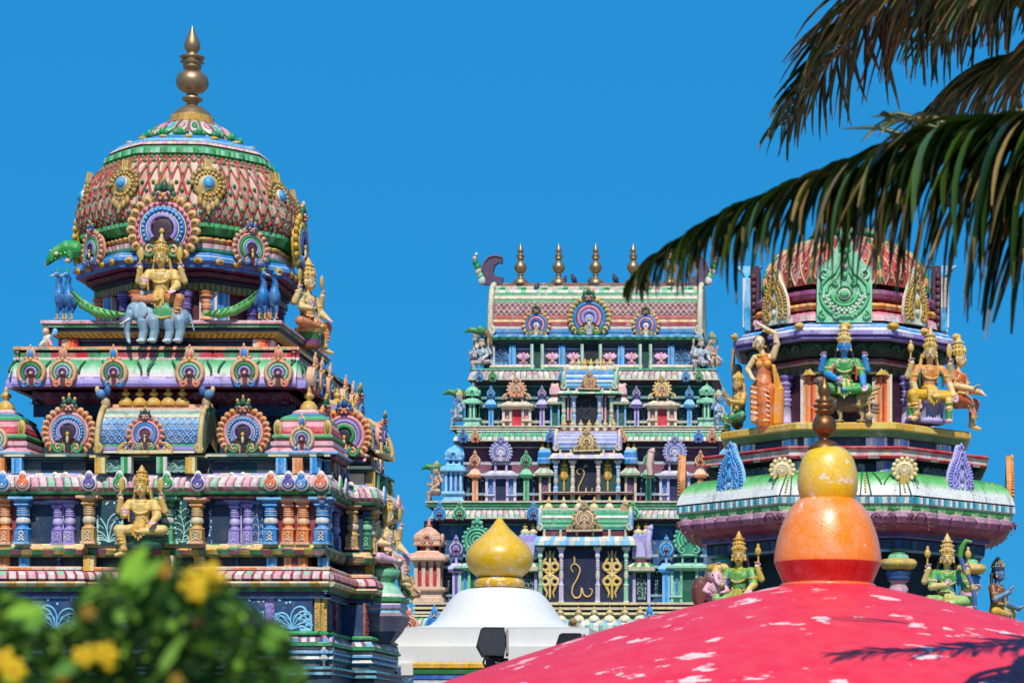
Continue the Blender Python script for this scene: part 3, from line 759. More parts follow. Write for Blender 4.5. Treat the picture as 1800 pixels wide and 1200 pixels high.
# ---- spire (finial)
prof = [(36, 218), (36, 207), (34, 205), (30, 199), (20, 190), (11, 187), (9, 184), (11, 181), (18, 176), (18, 173), (10, 169), (9, 165), (20, 161), (27, 153), (28.5, 145),
        (26, 134), (18, 128), (10, 126), (9, 123.5), (15, 122), (16.5, 117), (12, 112), (21, 110.5), (12, 108), (19, 106), (11, 104), (22, 102.5), (21, 100), (11, 98), (8, 95),
        (10, 91), (13, 87), (14, 80), (12.5, 73), (10, 67), (5, 57), (2.2, 50), (0.6, 45)]
mb = MB(); mb.lathe([(r, W(Y)) for r, Y in prof], GLD, n=32); fin = T.part(mb, 'finial', M_BRASS)
mb = MB(); mb.lathe([(37, W(220)), (37.5, W(207))], [GLD, CRM], n=32, cap=False); T.part(mb, 'finial_collar')
# ---- dome surface: rounded octagon
def oct_r(th, sharp=0.62):
    a = (th + PI/8) % (PI/4) - PI/8
    return (1 - sharp) + sharp*math.cos(PI/8)/math.cos(a)*1.04
DP = [(394, 180), (386, 186), (374, 190), (360, 190), (344, 187), (328, 181), (312, 171), (298, 159), (288, 148), (282, 140)]
def WD(Y):
    """height of a dome band read where it faces the camera"""
    ys = [(45, 0), (218, 10), (250, 48), (285, 95), (340, 148), (400, 165), (500, 155)]
    for (a, va), (b, vb) in zip(ys[:-1], ys[1:]):
        if a <= Y <= b: return W(Y, va + (vb-va)*(Y-a)/(b-a))
    return W(Y, 150)
def dome_pt(th, t, off=0.0):
    q = t*(len(DP)-1); i = min(int(q), len(DP)-2); e = q - i
    Y = DP[i][0] + (DP[i+1][0]-DP[i][0])*e; r = DP[i][1] + (DP[i+1][1]-DP[i][1])*e
    r = (r + off)*oct_r(th)
    return (r*math.sin(th), r*math.cos(th), WD(Y))
mb = MB()
N = 96; J = 27
mb.grid([[dome_pt(2*PI*i/N, j/J) for i in range(N)] for j in range(J+1)], lambda j, i: ('#cba68c', '#d9b79e', '#b98f78')[(i*7 + j*3) % 3], True, True)
ND = 58
for k in range(ND):
    for s in (-1, 1):
        mb.tube([dome_pt(2*PI*(k + s*2.6*j/16)/ND, j/16, 1.2) for j in range(17)], 2.1, ('#b03a34', '#a43c36', '#bc4a40')[k % 3], 5)
for k in range(ND):
    for j in range(1, 12):
        t = (j/16)*1.48/1.0
        if t > 0.97: continue
        th = 2*PI*(k + (0.5 if j % 2 else 0))/ND
        mb.ell(dome_pt(th, t*0.99, 1.5), 3.6, ('#3f8f4a', '#4f7f3a', '#2f8450')[k % 3], 6, 5)
T.part(mb, 'dome', M_FADED)
# ---- crown of the dome: bands, lotus cap
def oband(name, prof, cols, n=8, cell=14, sub=3, rel=None, ph=PI/8, mat=None):
    mb = MB(); mb.mould(ngon(1.0, n, ph), [(r - 1.0*0, WD(Y)) for r, Y in prof], cols, cell, sub, rel)
    return mb
def ring_part(name, prof, cols, cell=12, sub=3, rel=None, rscale=1.0, mat=None, n=16, more=None):
    """octagonal band following oct_r"""
    mb = MB(); K = 8*12
    rows = []
    for jj, (r, Y) in enumerate(prof):
        row = []
        for i in range(K*sub):
            th = 2*PI*i/(K*sub); t = (i % sub)/sub
            e = rel(jj, t) if rel else 0
            rr = (r + e)*oct_r(th); row.append((rr*math.sin(th), rr*math.cos(th), WD(Y)))
        rows.append(row)
    def cf(j, i):
        c = cols[j % len(cols)]
        if isinstance(c, list): return c[(i//sub) % len(c)]
        return c
    mb.grid(rows, cf, True, False)
    if more: more(mb)
    return T.part(mb, name, mat)
def bosses(mb):
    for k in range(16):
        th = 2*PI*(k + .5)/16; r = 112
        mb.ell((r*oct_r(th)*math.sin(th), r*oct_r(th)*math.cos(th), WD(254)), (8, 8, 4), GLD, 8, 5)
ring_part('dome_band', [(143, 284), (147, 281), (145, 274), (137, 270), (139, 268), (133, 264), (128, 262), (126, 258), (96, 250), (88, 247)],
          [GRN, [MINT, GRN, '#57ac72'], '#3f9a5f', MAR, [PCH, ROSE, PNK, IVO], PLUM, SKY, [BLU, BLU, SKY, BLU, BLU], BLU], sub=4, rel=lambda j, t: 2.0*math.sin(PI*t) if j in (1, 2, 5) else 0, more=bosses)
mb = MB()
mb.lathe([(r, WD(Y)) for r, Y in ((86, 250), (78, 244), (68, 234), (56, 226), (44, 220), (34, 217))], [MINT, '#b8a8a0', '#b0a098', '#b8a8a0', IVO], n=48)
for k in range(20):
    th = 2*PI*k/20; q = Matrix.Rotation(-th, 3, 'Z') @ Matrix.Rotation(.95, 3, 'X')
    for sz, c, o_ in ((1, (IVO, ROSE, WHT, MINT)[k % 4], 0), (.55, (PNK, GRN, '#d88a98', SKY)[k % 4], 2.5)):
        mb.ell(((64 + o_)*math.sin(th), (64 + o_)*math.cos(th), WD(232) + o_), (9.5*sz, 4, 23*sz), c, 8, 7, q)
    th += PI/20; mb.tube([(r*math.sin(th), r*math.cos(th), WD(Y)) for r, Y in ((80, 242), (68, 231), (54, 223), (42, 217))], 1.8, '#9a6a5a', 5)
for k in range(16):
    th = 2*PI*k/16; q = Matrix.Rotation(-th, 3, 'Z')
    mb.ell((82*math.sin(th), 82*math.cos(th), WD(243)), (9, 4, 5), GRN, 8, 5, q)
    for e in (-1, 0, 1):
        mb.ell((84*math.sin(th + e*.09), 84*math.cos(th + e*.09), WD(240 + abs(e)*3)), (5, 3, 6.5 - abs(e)*1.5), ('#35a056', '#2e8a4a')[abs(e)], 6, 5)
T.part(mb, 'lotus_cap')
# ---- neck bands under the dome
ring_part('dome_neck_band', [(164, 448), (166, 440), (172, 436), (173, 428), (166, 427)], [GRN, MINT, [PNK, ROSE, PNK, IVO], '#c65a78'], sub=3, rel=lambda j, t: 2.2*math.sin(PI*t) if j in (2, 3) else 0)
ring_part('rope_band', [(164, 428), (172, 425), (175, 421), (172, 417), (164, 414)], [[ORG, '#d99a4a', GLD]], sub=4, rel=lambda j, t: 3*math.sin(PI*t) if 0 < j < 4 else 0)
ring_part('scroll_band', [(168, 414), (175, 411), (183, 400), (184, 394), (174, 391)], [GRN, ['#2f8f45', '#4bae5c', '#277a3c'], '#58b870', GRN], sub=4, rel=lambda j, t: 2.5*math.sin(PI*t) if 0 < j < 4 else 0)
# ---- blue cornice ring and drum
mb = MB(); PO = ngon(1, 8, PI/8)
def octa(a): return ngon(a/math.cos(PI/8), 8, PI/8)
mb.mould(octa(157), [(0, W(446, 150)), (24, W(450, 150)), (26, W(456, 150)), (30, W(458, 150)), (31, W(465, 150)), (24, W(466, 150)), (22, W(471, 150)), (26, W(472, 150)), (25, W(476, 150)), (10, W(478, 150))],
         [SKY, BLU, WHT, BLU, LAV, LAV, WHT, '#3a76b8', PLUM], cell=30)
T.part(mb, 'dome_cornice')
mb = MB(); mb.ell((0, 0, 0), (9, 4, 6), GLD, 10, 6); mb.ell((0, 3, 0), (4, 3, 3), '#a87a28', 6, 5); boss = mb.mesh('boss', M_PAINT, SCL)
for rot in (-45, 0, 45, 90):
    for a in (-58, -24, 24, 58): T.put(boss, 'cornice_boss', a, 186, W(461, 170), rot)
mb = MB()
mb.mould(octa(150), [(14, W(478, 150)), (18, W(482, 150)), (14, W(488, 150)), (6, W(491, 150)), (8, W(494, 150)), (2, W(496, 150))], [[PLUM, MAR, '#8a4a58'], MAR, BLK, '#7a4860', NAVY], cell=9, sub=3, rel=lambda j, t: 2*math.sin(PI*t) if j in (1, 2) else 0)
mb.mould(octa(148), [(4, W(496, 150)), (6, W(499, 150)), (6, W(509, 150)), (0, W(511, 150))], [OLV, ['#a88a30', '#6a5a20'], OLV], cell=5)
T.part(mb, 'drum_frieze')
mb = MB(); mb.mould(octa(138), [(0, W(509, 140)), (0, W(562, 150))], [[MAR, '#5a1c28', MAR, '#6e2430']], cell=25); T.part(mb, 'drum_wall')
st1 = striped_block_mesh('pilaster', 30, W(511, 150) - W(562, 150), [WHT, SKY, BLU, '#4aa0dc', SKY, BLU, WHT])
st2 = striped_block_mesh('pilaster', 26, W(511, 150) - W(562, 150), [LIL, WHT, SKY, LAV, LIL])
rp1 = round_pillar_mesh('colonnette', W(511, 150) - W(562, 150), 20, [ORG, '#e8965a', PCH, '#c86a34'])
rp2 = round_pillar_mesh('colonnette', W(511, 150) - W(562, 150), 20, [VIO, '#7a66b4', '#4a3a80', LAV])
for rot in (-45, 0, 45, 90):
    T.put(st2 if rot == 0 else st1, 'drum_pilaster', -30, 143, W(562, 150), rot); T.put(st1, 'drum_pilaster', 64, 139, W(562, 150), rot)
    T.put(rp2, 'drum_colonnette', 28, 147, W(562, 150), rot); T.put(rp1, 'drum_colonnette', -58, 145, W(562, 150), rot)
# ---- horseshoe arches round the dome
big = arch_mesh('dome_arch', '#d9a86c', '#8a7a3a', [(0.88, 0.72, ('beads', PNK, '#c8606a')), (0.72, 0.68, WHT), (0.68, 0.52, ('beads', BLU, SKY)), (0.52, 0.48, WHT), (0.48, 0.34, LAV)], '#3c2232', '#5a8a4a', ('#1f5a3a', PNK, GLD), r=54, np_=19)
small = arch_mesh('dome_arch', '#d89a72', '#c07a4a', [(0.86, 0.72, PNK), (0.72, 0.56, GRN), (0.56, 0.44, MINT), (0.44, 0.3, LAV)], '#4a2a3a', BLU, ('#24568e', PNK, GLD), r=31, np_=17)
edge = arch_mesh('dome_arch', '#d8a838', None, [(0.86, 0.62, '#e0b848'), (0.62, 0.42, BLU), (0.42, 0.24, VIO)], '#24306a', BLU, ('#2a6a3a', PNK, '#d8b070'), r=48, np_=17)
T.put(big, 'dome_arch', 0, 190, W(460, 180), 0); 
for rot in (-45, 45): T.put(small, 'dome_arch', 0, 190, W(466, 150), rot)
for rot in (-90, 90): T.put(edge, 'dome_arch', 0, 190, W(464, 60), rot)
def jewel_pendant():
    mb = MB()
    for r, c in ((27, '#a8873c'), (20, '#bf9a48')):
        mb.ell((0, 0, 0), (r, 4 if r > 22 else 6, r), c, 16, 6)
    for i in range(17):
        a = R(-60 + 300*i/16 - 90 + 30)
        mb.ell((27*math.cos(a), 1, 27*math.sin(a)), (5.2, 4, 5.2), '#9c7a34', 7, 5)
        mb.ell((20*math.cos(a), 5, 20*math.sin(a)), (2.6, 2, 2.6), '#d2b060', 6, 4)
    for i in range(5): mb.ell(((i-2)*7, 2, -30 - 7*(2-abs(i-2))*.9), (5, 4, 8), '#b8924a', 7, 5)
    mb.ell((0, 2, -48), (3, 3, 7), '#b8924a', 6, 5)
    mb.ell((0, 5, 1), (12, 6, 12), WHT, 12, 8); mb.ell((0, 8, 1), (10, 6, 10), '#3a98cc', 12, 8)
    mb.box(-7, 7, -4, 3, 27, 44, '#b8924a'); mb.tube([(-5, 4, 26), (-5, 4, 44)], 1.5, '#d2b060', 5); mb.tube([(5, 4, 26), (5, 4, 44)], 1.5, '#d2b060', 5)
    mb.ell((0, 2, 26), (10, 4, 5), '#c8a050', 8, 5)
    return mb.mesh('dome_jewel', M_STATUE, SCL)
jm = jewel_pendant()
for rot in (-67.5, -22.5, 22.5, 67.5, 112.5):
    o = T.put(jm, 'dome_jewel', 0, 187 if abs(rot) < 60 else 181, W(330, 150), rot); o.rotation_euler.x = R(-11)

# ---- square plinth under the drum
V1 = 190
def wv(v): return lambda Y: W(Y, v)
w = wv(200)
mb = MB(); P = rect(-191, 191, -191, 191)
mb.mould(P, [(-60, w(563)), (10, w(563)), (12, w(565)), (12, w(569)), (9, w(570)), (9, w(575)), (4, w(577)), (4, w(581))], ['#8a5a6a', ROSE, [PNK, '#d48a98', ROSE], MAR, ['#5a9a62', GRN, '#7ab07a'], BLK, NAVY], cell=34)
mb.mould(P, [(4, w(581)), (2, w(585)), (-8, w(591)), (-14, w(592))], [OLV, ['#a8903c', '#6e6224'], BLK], cell=5)
T.part(mb, 'plinth_ledge')
mb = MB(); P2 = rect(-172, 172, -172, 172); mb.mould(P2, [(0, w(590)), (4, w(592)), (4, w(596)), (-4, w(598)), (-4, w(612))], [INK, '#24406a', BLK, [INK, '#14264a', NAVY]], cell=40); T.part(mb, 'plinth_wall')
pst = striped_block_mesh('post', 26, w(594) - w(612), [WHT, PCH, ORG, '#e0703a', RED]); 
for rot in (0, 90, -90):
    for a in (-160, 162): T.put(pst, 'plinth_post', a, 176, w(611), rot)
# ---- entablature above the great cornice
w = wv(238)
P = redent(92, 238, 232, 230, 230)
mb = MB(); mb.mould(P, [(-70, w(608)), (2, w(608)), (4, w(610)), (4, w(614)), (-3, w(615)), (-3, w(618)), (1, w(619)), (1, w(627)), (3, w(628)), (3, w(632)), (-4, w(633)), (-4, w(640))],
                    [[PCH, '#d89a70'], ORG, [PCH, '#d2a862', '#e0b080', '#8ab08a'], BLK, MAR, WHT, [RED, GRN, '#b85048', '#5aa070', RED, '#c8786a'], WHT, [WHT, ROSE, IVO], BLK, INK], cell=22)
T.part(mb, 'entablature')
# ---- great green cornice
P = redent(94, 236, 231, 229, 229)
pr = [(-2, w(630)), (6, w(633)), (11, w(640)), (14, w(650)), (16, w(660)), (17, w(663)), (19, w(664)), (20, w(668)), (21, w(676)), (19, w(681)), (4, w(683))]
mb = MB()
def scallop(c): return lambda i, k: c
mb.mould(P, pr, [('g', '#3aa05a', '#2f8a4c'), ('g', '#56b070', '#3aa05a'), ('g', '#a8d4b0', '#56b070'), ('g', WHT, '#c0dcc0'), '#d8c8c8', '#b04a70', [LIL, LAV, '#c8b8d8'], ('g', LAV, LIL), LAV, PLUM], cell=11, sub=1)
# painted-over leaf curls in relief on the cornice
for rot in (0, 90, -90):
    t = R(rot)
    for i in range(17):
        a = -232 + i*29; hand = 1 if i % 2 else -1; d0 = 240 if abs(a) > 92 else 246
        pts = []
        for q in range(9):
            s_ = q/8; x = a + hand*(9*math.sin(s_*2.2)); 
            y = 634 + 27*s_ - (6*max(0, s_-.75)*4)
            oo = lerp_prof([(630, -2), (633, 6), (640, 11), (650, 14), (660, 16), (663, 17)], y) + (231 if abs(a) > 94 else 236) + .5
            pts.append((x*math.cos(t) + oo*math.sin(t), -x*math.sin(t) + oo*math.cos(t), w(y)))
        mb.tube(pts, [1.4 + 1.0*q/8 for q in range(9)], '#1f5a3c', 5)
T.part(mb, 'great_cornice')
nb = nasi_mesh('cornice_nasi', '#d8a078', GRN, LAV, BLU, MAR, h=70); npch = nasi_mesh('cornice_nasi', '#d8a078', MINT, LAV, '#e0785a', '#5a2a3a', h=70)
for X, m in ((57, nb), (112, npch), (202, nb), (335, npch), (432, nb), (490, npch)):
    v = 250; a = T.u(X, v); T.put(m, 'cornice_nasi', a, v + 3, w(680), 0)
for a, m in ((-190, npch), (-135, nb), (-66, nb), (66, npch), (135, nb), (190, npch)): 
    T.put(m, 'cornice_nasi', a, 254, w(682), 90)
# ---- maroon lotus frieze and recessed wall under it
P = redent(92, 214, 210, 208, 208); w = wv(225)
mb = MB(); mb.mould(P, [(2, w(683)), (5, w(688)), (2, w(698)), (-6, w(707)), (-10, w(708))], [BLK, ['#7a2c4a', '#6a2440'], ['#823450', '#6e2644'], INK], cell=22, sub=5, rel=lambda j, t: 3.0*math.sin(PI*t) if j in (1, 2) else 0)
for rot in (0, 90):
    t = R(rot)
    for i in range(18):
        a = -200 + i*23.5; d = 217 if abs(a) > 92 else 221
        for r in (8, 4.5):
            pts = arc(r, 10, 170, 8, a, w(702), d + 1.5)
            mb.tube([(p[0]*math.cos(t) + p[1]*math.sin(t), -p[0]*math.sin(t) + p[1]*math.cos(t), p[2]) for p in pts], 0.9, '#a86a80', 4)
T.part(mb, 'lotus_frieze')
P = redent(92, 198, 196, 194, 194)
mb = MB(); mb.mould(P, [(-2, w(706)), (2, w(710)), (2, w(728)), (-2, w(730)), (-4, w(800))], [INK, ['#13294a', '#17385a', INK], BLK, ['#0f2c44', NAVY, '#12403c']], cell=30); T.part(mb, 'upper_wall')
sp = scroll_panel_mesh('frieze_scroll', 150, 20, '#12243e', '#3a4f70', 5)
for a in (-140, 20, 150): T.put(sp, 'frieze_scroll', a, 201, w(729), 0)
blk = striped_block_mesh('wall_panel', 40, 62, ['#2a8cc0', '#3aa0d0', '#2a8cc0'], 2)
for a in (-150, 150): T.put(blk, 'wall_panel', a, 202, w(796), 0)

# ---- barrel roofs, corner pavilions and great arches standing on the second ledge
def face_uv(X, v): return T.u(X, v)
vs = 292; w = wv(vs)
mb = MB()
sala(mb, T.u(176, vs), T.u(348, vs), vs, w(796), W(716, vs-62), 62,
     [WHT, LAV, '#3f9a6a', '#1f4f8c', '#205c9a', '#2468a6', '#2f7ab8', '#3a86c0', '#4a92c8', '#6aa6d0', '#98bccc', IVO, '#8ab098', '#c8c4b4', PCH], ends=('#c8a866', '#2f8f6a'), horn=1.25,
     lattice=('#86a8c4', '#d8a090', 0.2, 0.73, 12))
mb.box(T.u(180, vs), T.u(346, vs), vs-66, vs-58, W(717, vs-62), W(711, vs-62), PCH)
for X in (173, 352):
    q = T.u(X, vs)
    mb.ell((q, vs-40, W(708, vs-40)), (8, 7, 11), '#b89a70', 8, 6); mb.ell((q + (6 if X > 200 else -6), vs-34, W(692, vs-34)), (9, 6, 8), '#3a7ab0', 8, 6)
    mb.ell((q - (5 if X > 200 else -5), vs-34, W(686, vs-34)), (6, 4, 8), '#2a5a98', 8, 6); mb.ell((q + (12 if X > 200 else -12), vs-34, W(685, vs-34)), (4, 4, 7), '#d8b078', 6, 5)
T.part(mb, 'barrel_roof')
pot = pot_mesh('roof_pot', '#cda040', 34, 12.5, mat=M_STATUE)
for X in (219, 244, 269, 294, 319): T.put(pot, 'roof_pot', T.u(X, 240), 232, W(713, 232), 0)
fa = arch_mesh('roof_arch', '#d89478', '#c86a4a', [(0.85, 0.68, PNK), (0.68, 0.50, BLU), (0.50, 0.46, WHT), (0.46, 0.30, LAV)], '#5a2a30', '#3f9a6a', ('#24463a', PNK, GLD), r=29, np_=15, base=CRM, wings=['#d2a850', LAV, WHT])
T.put(fa, 'roof_arch', T.u(257, vs), vs + 2, w(793), 0)
pk = arch_mesh('great_arch', '#d99a62', '#c8602e', [(0.85, 0.70, PNK), (0.70, 0.67, WHT), (0.67, 0.50, ('beads', BLU, SKY)), (0.50, 0.46, WHT), (0.46, 0.32, LAV)], '#2a2030', '#2f9a58', ('#1f5a3a', PNK, GLD), r=39, np_=21, base=PCH)
for X in (118, 427): T.put(pk, 'great_arch', T.u(X, 270), 262, wv(270)(798), 0)
# the side face carries the same roofs
ws = wv(60)
mb = MB()
mbt = MB(); sala(mbt, -96, 96, 330, ws(792), ws(716), 66, [WHT, LAV, '#3f9a6a', '#1f4f8c', '#2468a6', '#2f7ab8', '#4a92c8', '#7ab0d4', IVO, '#9ac0a0', IVO, WHT, PCH], ends=('#c8a866', LAV), horn=1.2)
mbt.v = [(p[1], -p[0], p[2]) for p in mbt.v]; T.part(mbt, 'barrel_roof')
sidearch = arch_mesh('gable_arch', '#d99a62', '#c8602e', [(0.86, 0.68, PNK), (0.68, 0.50, LAV), (0.50, 0.46, WHT), (0.46, 0.28, GRN)], '#24202e', '#2f9a58', ('#24568e', PNK, GLD), r=42, np_=21)
o = T.put(sidearch, 'gable_arch', T.u(607, 104), 106, wv(104)(806), 0)
for a in (-150, 150): T.put(pk, 'great_arch', a, 262, wv(-a)(770 if a > 0 else 798), 90)
for a in (-66, 0, 66): T.put(pot, 'roof_pot', a, 268, ws(716), 90)
T.put(fa, 'roof_arch', 0, 334, ws(790), 90)
# corner pavilions
def corner_kuta(cu, cv, wf):
    mb = MB(); q = 58
    Pq = lambda r: [(cu + x, cv + y) for x, y in rect(-r, r, -r, r)]
    mb.mould(Pq(52), [(2, wf(808)), (6, wf(800)), (8, wf(798)), (8, wf(794)), (2, wf(790)), (-2, wf(786))], [MAR, MAR, SKY, [PNK, ROSE], PNK, SKY], cell=20)
    mb.mould(Pq(48), [(1, wf(786)), (4, wf(782)), (4, wf(776)), (0, wf(774)), (1, wf(771)), (3, wf(768)), (2, wf(764)), (-1, wf(762)), (-1, wf(757)), (-3, wf(755)), (-5, wf(748)), (-8, wf(740)), (-10, wf(738)), (-8, wf(736)), (-10, wf(732)), (-14, wf(729)),
             (-26, wf(722)), (-26, wf(719)), (-34, wf(714)), (-44, wf(712))],
             [PNK, ROSE, PNK, MAR, '#3f8a4a', GRN, MINT, RED, '#c8485a', RED, PNK, '#d87a80', ROSE, GRN, '#58a878', TEAL, PNK, ROSE, PCH], cell=18)
    return T.part(mb, 'corner_pavilion')
wk = wv(268)
for X in (531, -8): corner_kuta(T.u(X, 268), 215, wk)
pot2 = pot_mesh('pavilion_pot', '#cda040', 44, 15, mat=M_STATUE)
nk = nasi_mesh('pavilion_nasi', '#e0b088', '#9ac0a0', LAV, BLU, MAR, h=62)
for X in (531, -8):
    T.put(pot2, 'pavilion_pot', T.u(X, 268) * 1.0, 215, wk(716), 0); T.put(nk, 'pavilion_nasi', T.u(X, 268), 268, wk(792), 0)
gk = MB()
gk.ell((0, 0, 0), (8, 4, 15), '#c8a866', 8, 7); gk.ell((0, 2, 0), (4, 4, 9), '#a8823c', 7, 6)
gk = gk.mesh('side_scrolls', M_PAINT, SCL)
for X in (487, 575, 36): T.put(gk, 'pavilion_scroll', T.u(X, 268), 262, wk(752), 0)
T.put(nk, 'pavilion_nasi', -215, 268, wk(792), 90); 
corner_kuta(226, -215, wv(0)); T.put(pot2, 'pavilion_pot', 215, 226, wv(-100)(716), 90); T.put(nk, 'pavilion_nasi', 215, 282, wv(-100)(792), 90)
for a in (-205, -170, -120, 118, 165, 210): T.put(npch if a % 2 else nb, 'flank_dormer', a, 292, wv(-a)(838), 90, .8)
# ---- second ledge
P = redent(104, 302, 272, 287, 287, 330); w = wv(285)
mb = MB(); mb.mould(P, [(-80, w(797)), (4, w(797)), (6, w(799)), (6, w(803)), (0, w(804)), (0, w(807)), (-5, w(808)), (-5, w(812))], ['#3a4a44', '#4a5a50', [IVO, '#58706a', '#3a5a50', CRM, '#4a4a40'], BLK, SEA, BLK, [NAVY, '#3a4a50']], cell=36)
T.part(mb, 'second_ledge')
mb = MB(); P2 = redent(104, 289, 260, 277, 277, 322); mb.mould(P2, [(0, w(808)), (0, w(836))], [[MAR, INK, '#10343c', '#5a5a56', INK, '#4a4a4c']], cell=40); T.part(mb, 'dwarf_wall')
dw = {}
for nm, cs in (('o', [PCH, ORG, '#e09a5a', ORG]), ('b', [SKY, BLU, '#3a9ad8', SKY]), ('v', [LAV, LIL, '#8a78c0']), ('y', [GLD, '#d8aa48', CRM]), ('g', [MINT, GRN, WHT])):
    dw[nm] = striped_block_mesh('dwarf_pillar', 17, w(806) - w(834), cs, 9)
for X, c in ((4, 'o'), (34, 'b'), (118, 'v'), (182, 'y'), (228, 'g'), (290, 'g'), (340, 'y'), (424, 'v'), (497, 'b'), (526, 'o'), (557, 'b')):
    T.put(dw[c], 'dwarf_pillar', T.u(X, 280), 294 if 150 < X < 350 else (264 if 60 < X < 150 or 350 < X < 460 else 287), w(833), 0)
for a, c in ((-84, 'y'), (-40, 'g'), (40, 'g'), (84, 'y')): T.put(dw[c], 'dwarf_pillar', a, 328, w(833), 90)
for a in (-240, -200, 200, 240): T.put(dw['b'], 'dwarf_pillar', a, 282, w(833), 90)
sq = scroll_panel_mesh('dwarf_panel', 50, 22, '#10343c', '#8fc0b0', 9); sq2 = scroll_panel_mesh('dwarf_panel', 60, 22, '#4a4e50', '#98a0a4', 12)
for X in (205, 316): T.put(sq, 'dwarf_panel', T.u(X, 280), 292, w(832), 0)
for X in (88, 395, 455): T.put(sq2, 'dwarf_panel', T.u(X, 270), 264, w(832), 0)
# ---- jewelled lower cornice
P = redent(108, 306, 277, 291, 291, 334); w = wv(305)
pr = [(-10, w(829)), (-2, w(829)), (0, w(832)), (4, w(833)), (10, w(838)), (15, w(848)), (16, w(855)), (13, w(860)), (15, w(862)), (13, w(867)), (6, w(869)), (8, w(871)), (6, w(875)), (-4, w(878)), (-4, w(884))]
petc = petals(['#dba8b0', '#e0cfc8', '#d89aa8', '#dcb8b8', '#88bc98', '#d8a4ac', '#9cc0a4', '#d8c8c0'])
mb = MB(); mb.mould(P, pr, [SKY, [SKY, LAV, IVO], PNK, [ROSE, WHT, '#d8c0c0'], petc, petc, [PNK, ROSE, '#8ac0a0'], MAR, [GRN, '#2a6a48', '#3a8a5a'], SEA, ['#6a4a3a', MAR], ['#8a6a4a', PLUM], BLK, [BLU, '#2a4a9a', VIO]], cell=12, sub=6,
                    rel=lambda j, t: 2.8*math.sin(PI*t) if 3 <= j <= 6 else 0)
T.part(mb, 'jewelled_cornice')
jw = {n: jewel_mesh('cornice_jewel', c, WHT, 10.5) for n, c in (('b', '#2f80c4'), ('o', '#dd6a34'), ('g', '#2f8f50'), ('v', '#5a4a94'))}
for X, c in ((5, 'b'), (40, 'o'), (97, 'g'), (115, 'o'), (157, 'v'), (210, 'g'), (293, 'g'), (348, 'v'), (407, 'o'), (427, 'g'), (476, 'o'), (507, 'v'), (530, 'b'), (564, 'o')):
    mid = 60 < X < 140 or 370 < X < 455; v = 325 if 140 < X < 365 else (296 if mid else 311)
    T.put(jw[c], 'cornice_jewel', T.u(X, v), v, W(849 if not mid else 851, v), 0)
T.put(jw['g'], 'cornice_jewel', T.u(617, 120), 120, W(868, 120), 0)
for i, a in enumerate((-250, -200, -70, 70, 200, 250)): T.put(jw['gvbo'[i % 4]], 'cornice_jewel', a, 350 if abs(a) < 100 else 310, w(850), 90)
# ---- colonnade storey
w = wv(285); P = redent(104, 287, 272, 277, 277, 320)
mb = MB(); mb.mould(P, [(0, w(880)), (0, w(958))], ['#14304f'], cell=0)
T.part(mb, 'colonnade_wall')
Hc = w(874) - w(956)
pil = {'o': pillar_mesh('p', Hc, 24, ORG, PCH, '#f0c090'), 'b': pillar_mesh('p', Hc, 27, BLU, SKY, WHT), 'v': pillar_mesh('p', Hc, 22, '#8c7cc0', LAV, LIL),
       'y': pillar_mesh('p', Hc, 26, '#c89a48', PCH, IVO), 'g': pillar_mesh('p', Hc, 26, '#4f9f70', MINT, WHT), 'd': pillar_mesh('p', Hc, 24, '#1f6a48', SEA, MINT)}
for X, c, d in ((9, 'o', 272), (42, 'b', 277), (100, 'v', 267), (121, 'v', 267), (162, 'y', 289), (298, 'g', 284), (351, 'y', 289), (411, 'v', 267), (435, 'v', 267), (477, 'b', 277), (507, 'o', 272), (533, 'o', 272), (567, 'b', 277), (-25, 'o', 272), (-58, 'b', 277)):
    T.put(pil[c], 'pillar', T.u(X, 285), d*1.04, w(957), 0)
for X, c, v in ((620, 'y', 104), (645, 'd', 92)): T.put(pil[c], 'pillar', T.u(X, v), v, wv(v)(966), 0)
for a, c in ((-240, 'o'), (-205, 'b'), (-130, 'v'), (130, 'v'), (205, 'b'), (240, 'o')): T.put(pil[c], 'pillar', a, 277, w(957), 90)
for a, c in ((-80, 'y'), (-34, 'g'), (34, 'g'), (80, 'y')): T.put(pil[c], 'pillar', a, 328, w(957), 90)
def panel(X0_, X1_, bg, fg, seed, d=None, Y0=958, Y1=880, name='scroll_panel', dens=1.0, v=275):
    wd = (X1_-X0_)*T.k(v); m = scroll_panel_mesh(name, wd, wv(v)(Y1) - wv(v)(Y0), bg, fg, seed, dense=dens)
    return T.put(m, name, T.u((X0_+X1_)/2, v), d*1.04 + 1, wv(v)(Y0), 0)
for a, b, bg, fg, sd, d in ((55, 93, '#183f70', '#a8cce0', 1, 263), (128, 152, '#1a4478', '#98c4e0', 2, 263), (174, 222, '#144454', '#b0dcd4', 3, 278), (308, 342, '#165050', '#b0dcc8', 4, 278), (366, 402, '#183f70', '#9cc4e0', 6, 263),
                            (444, 465, '#1a4478', '#a8cce0', 7, 268)):
    panel(a, b, bg, fg, sd, d)
for a, b in ((18, 32), (486, 504), (540, 556)):
    mb = MB(); mb.box(T.u(a, 270), T.u(b, 270), 250, 279, w(957), w(880), '#8a303c'); T.part(mb, 'maroon_panel')
mb = MB(); mb.box(T.u(514, 270), T.u(526, 270), 250, 280, w(1000), w(880), '#8a3040'); T.part(mb, 'maroon_panel')
for X in (111, 423):
    mb = MB(); mb.box(T.u(X-3, 250), T.u(X+3, 250), 246, 275, w(1000), w(880), '#16305c'); T.part(mb, 'wall_slot')
for X in (107, 116, 419, 428, 516, 529):
    mb = MB(); mb.box(T.u(X-1.2, 262), T.u(X+1.2, 262), 250, 284 if X > 500 else 278, w(958), w(880), LIL if X < 500 else PCH); T.part(mb, 'pilaster_strip')
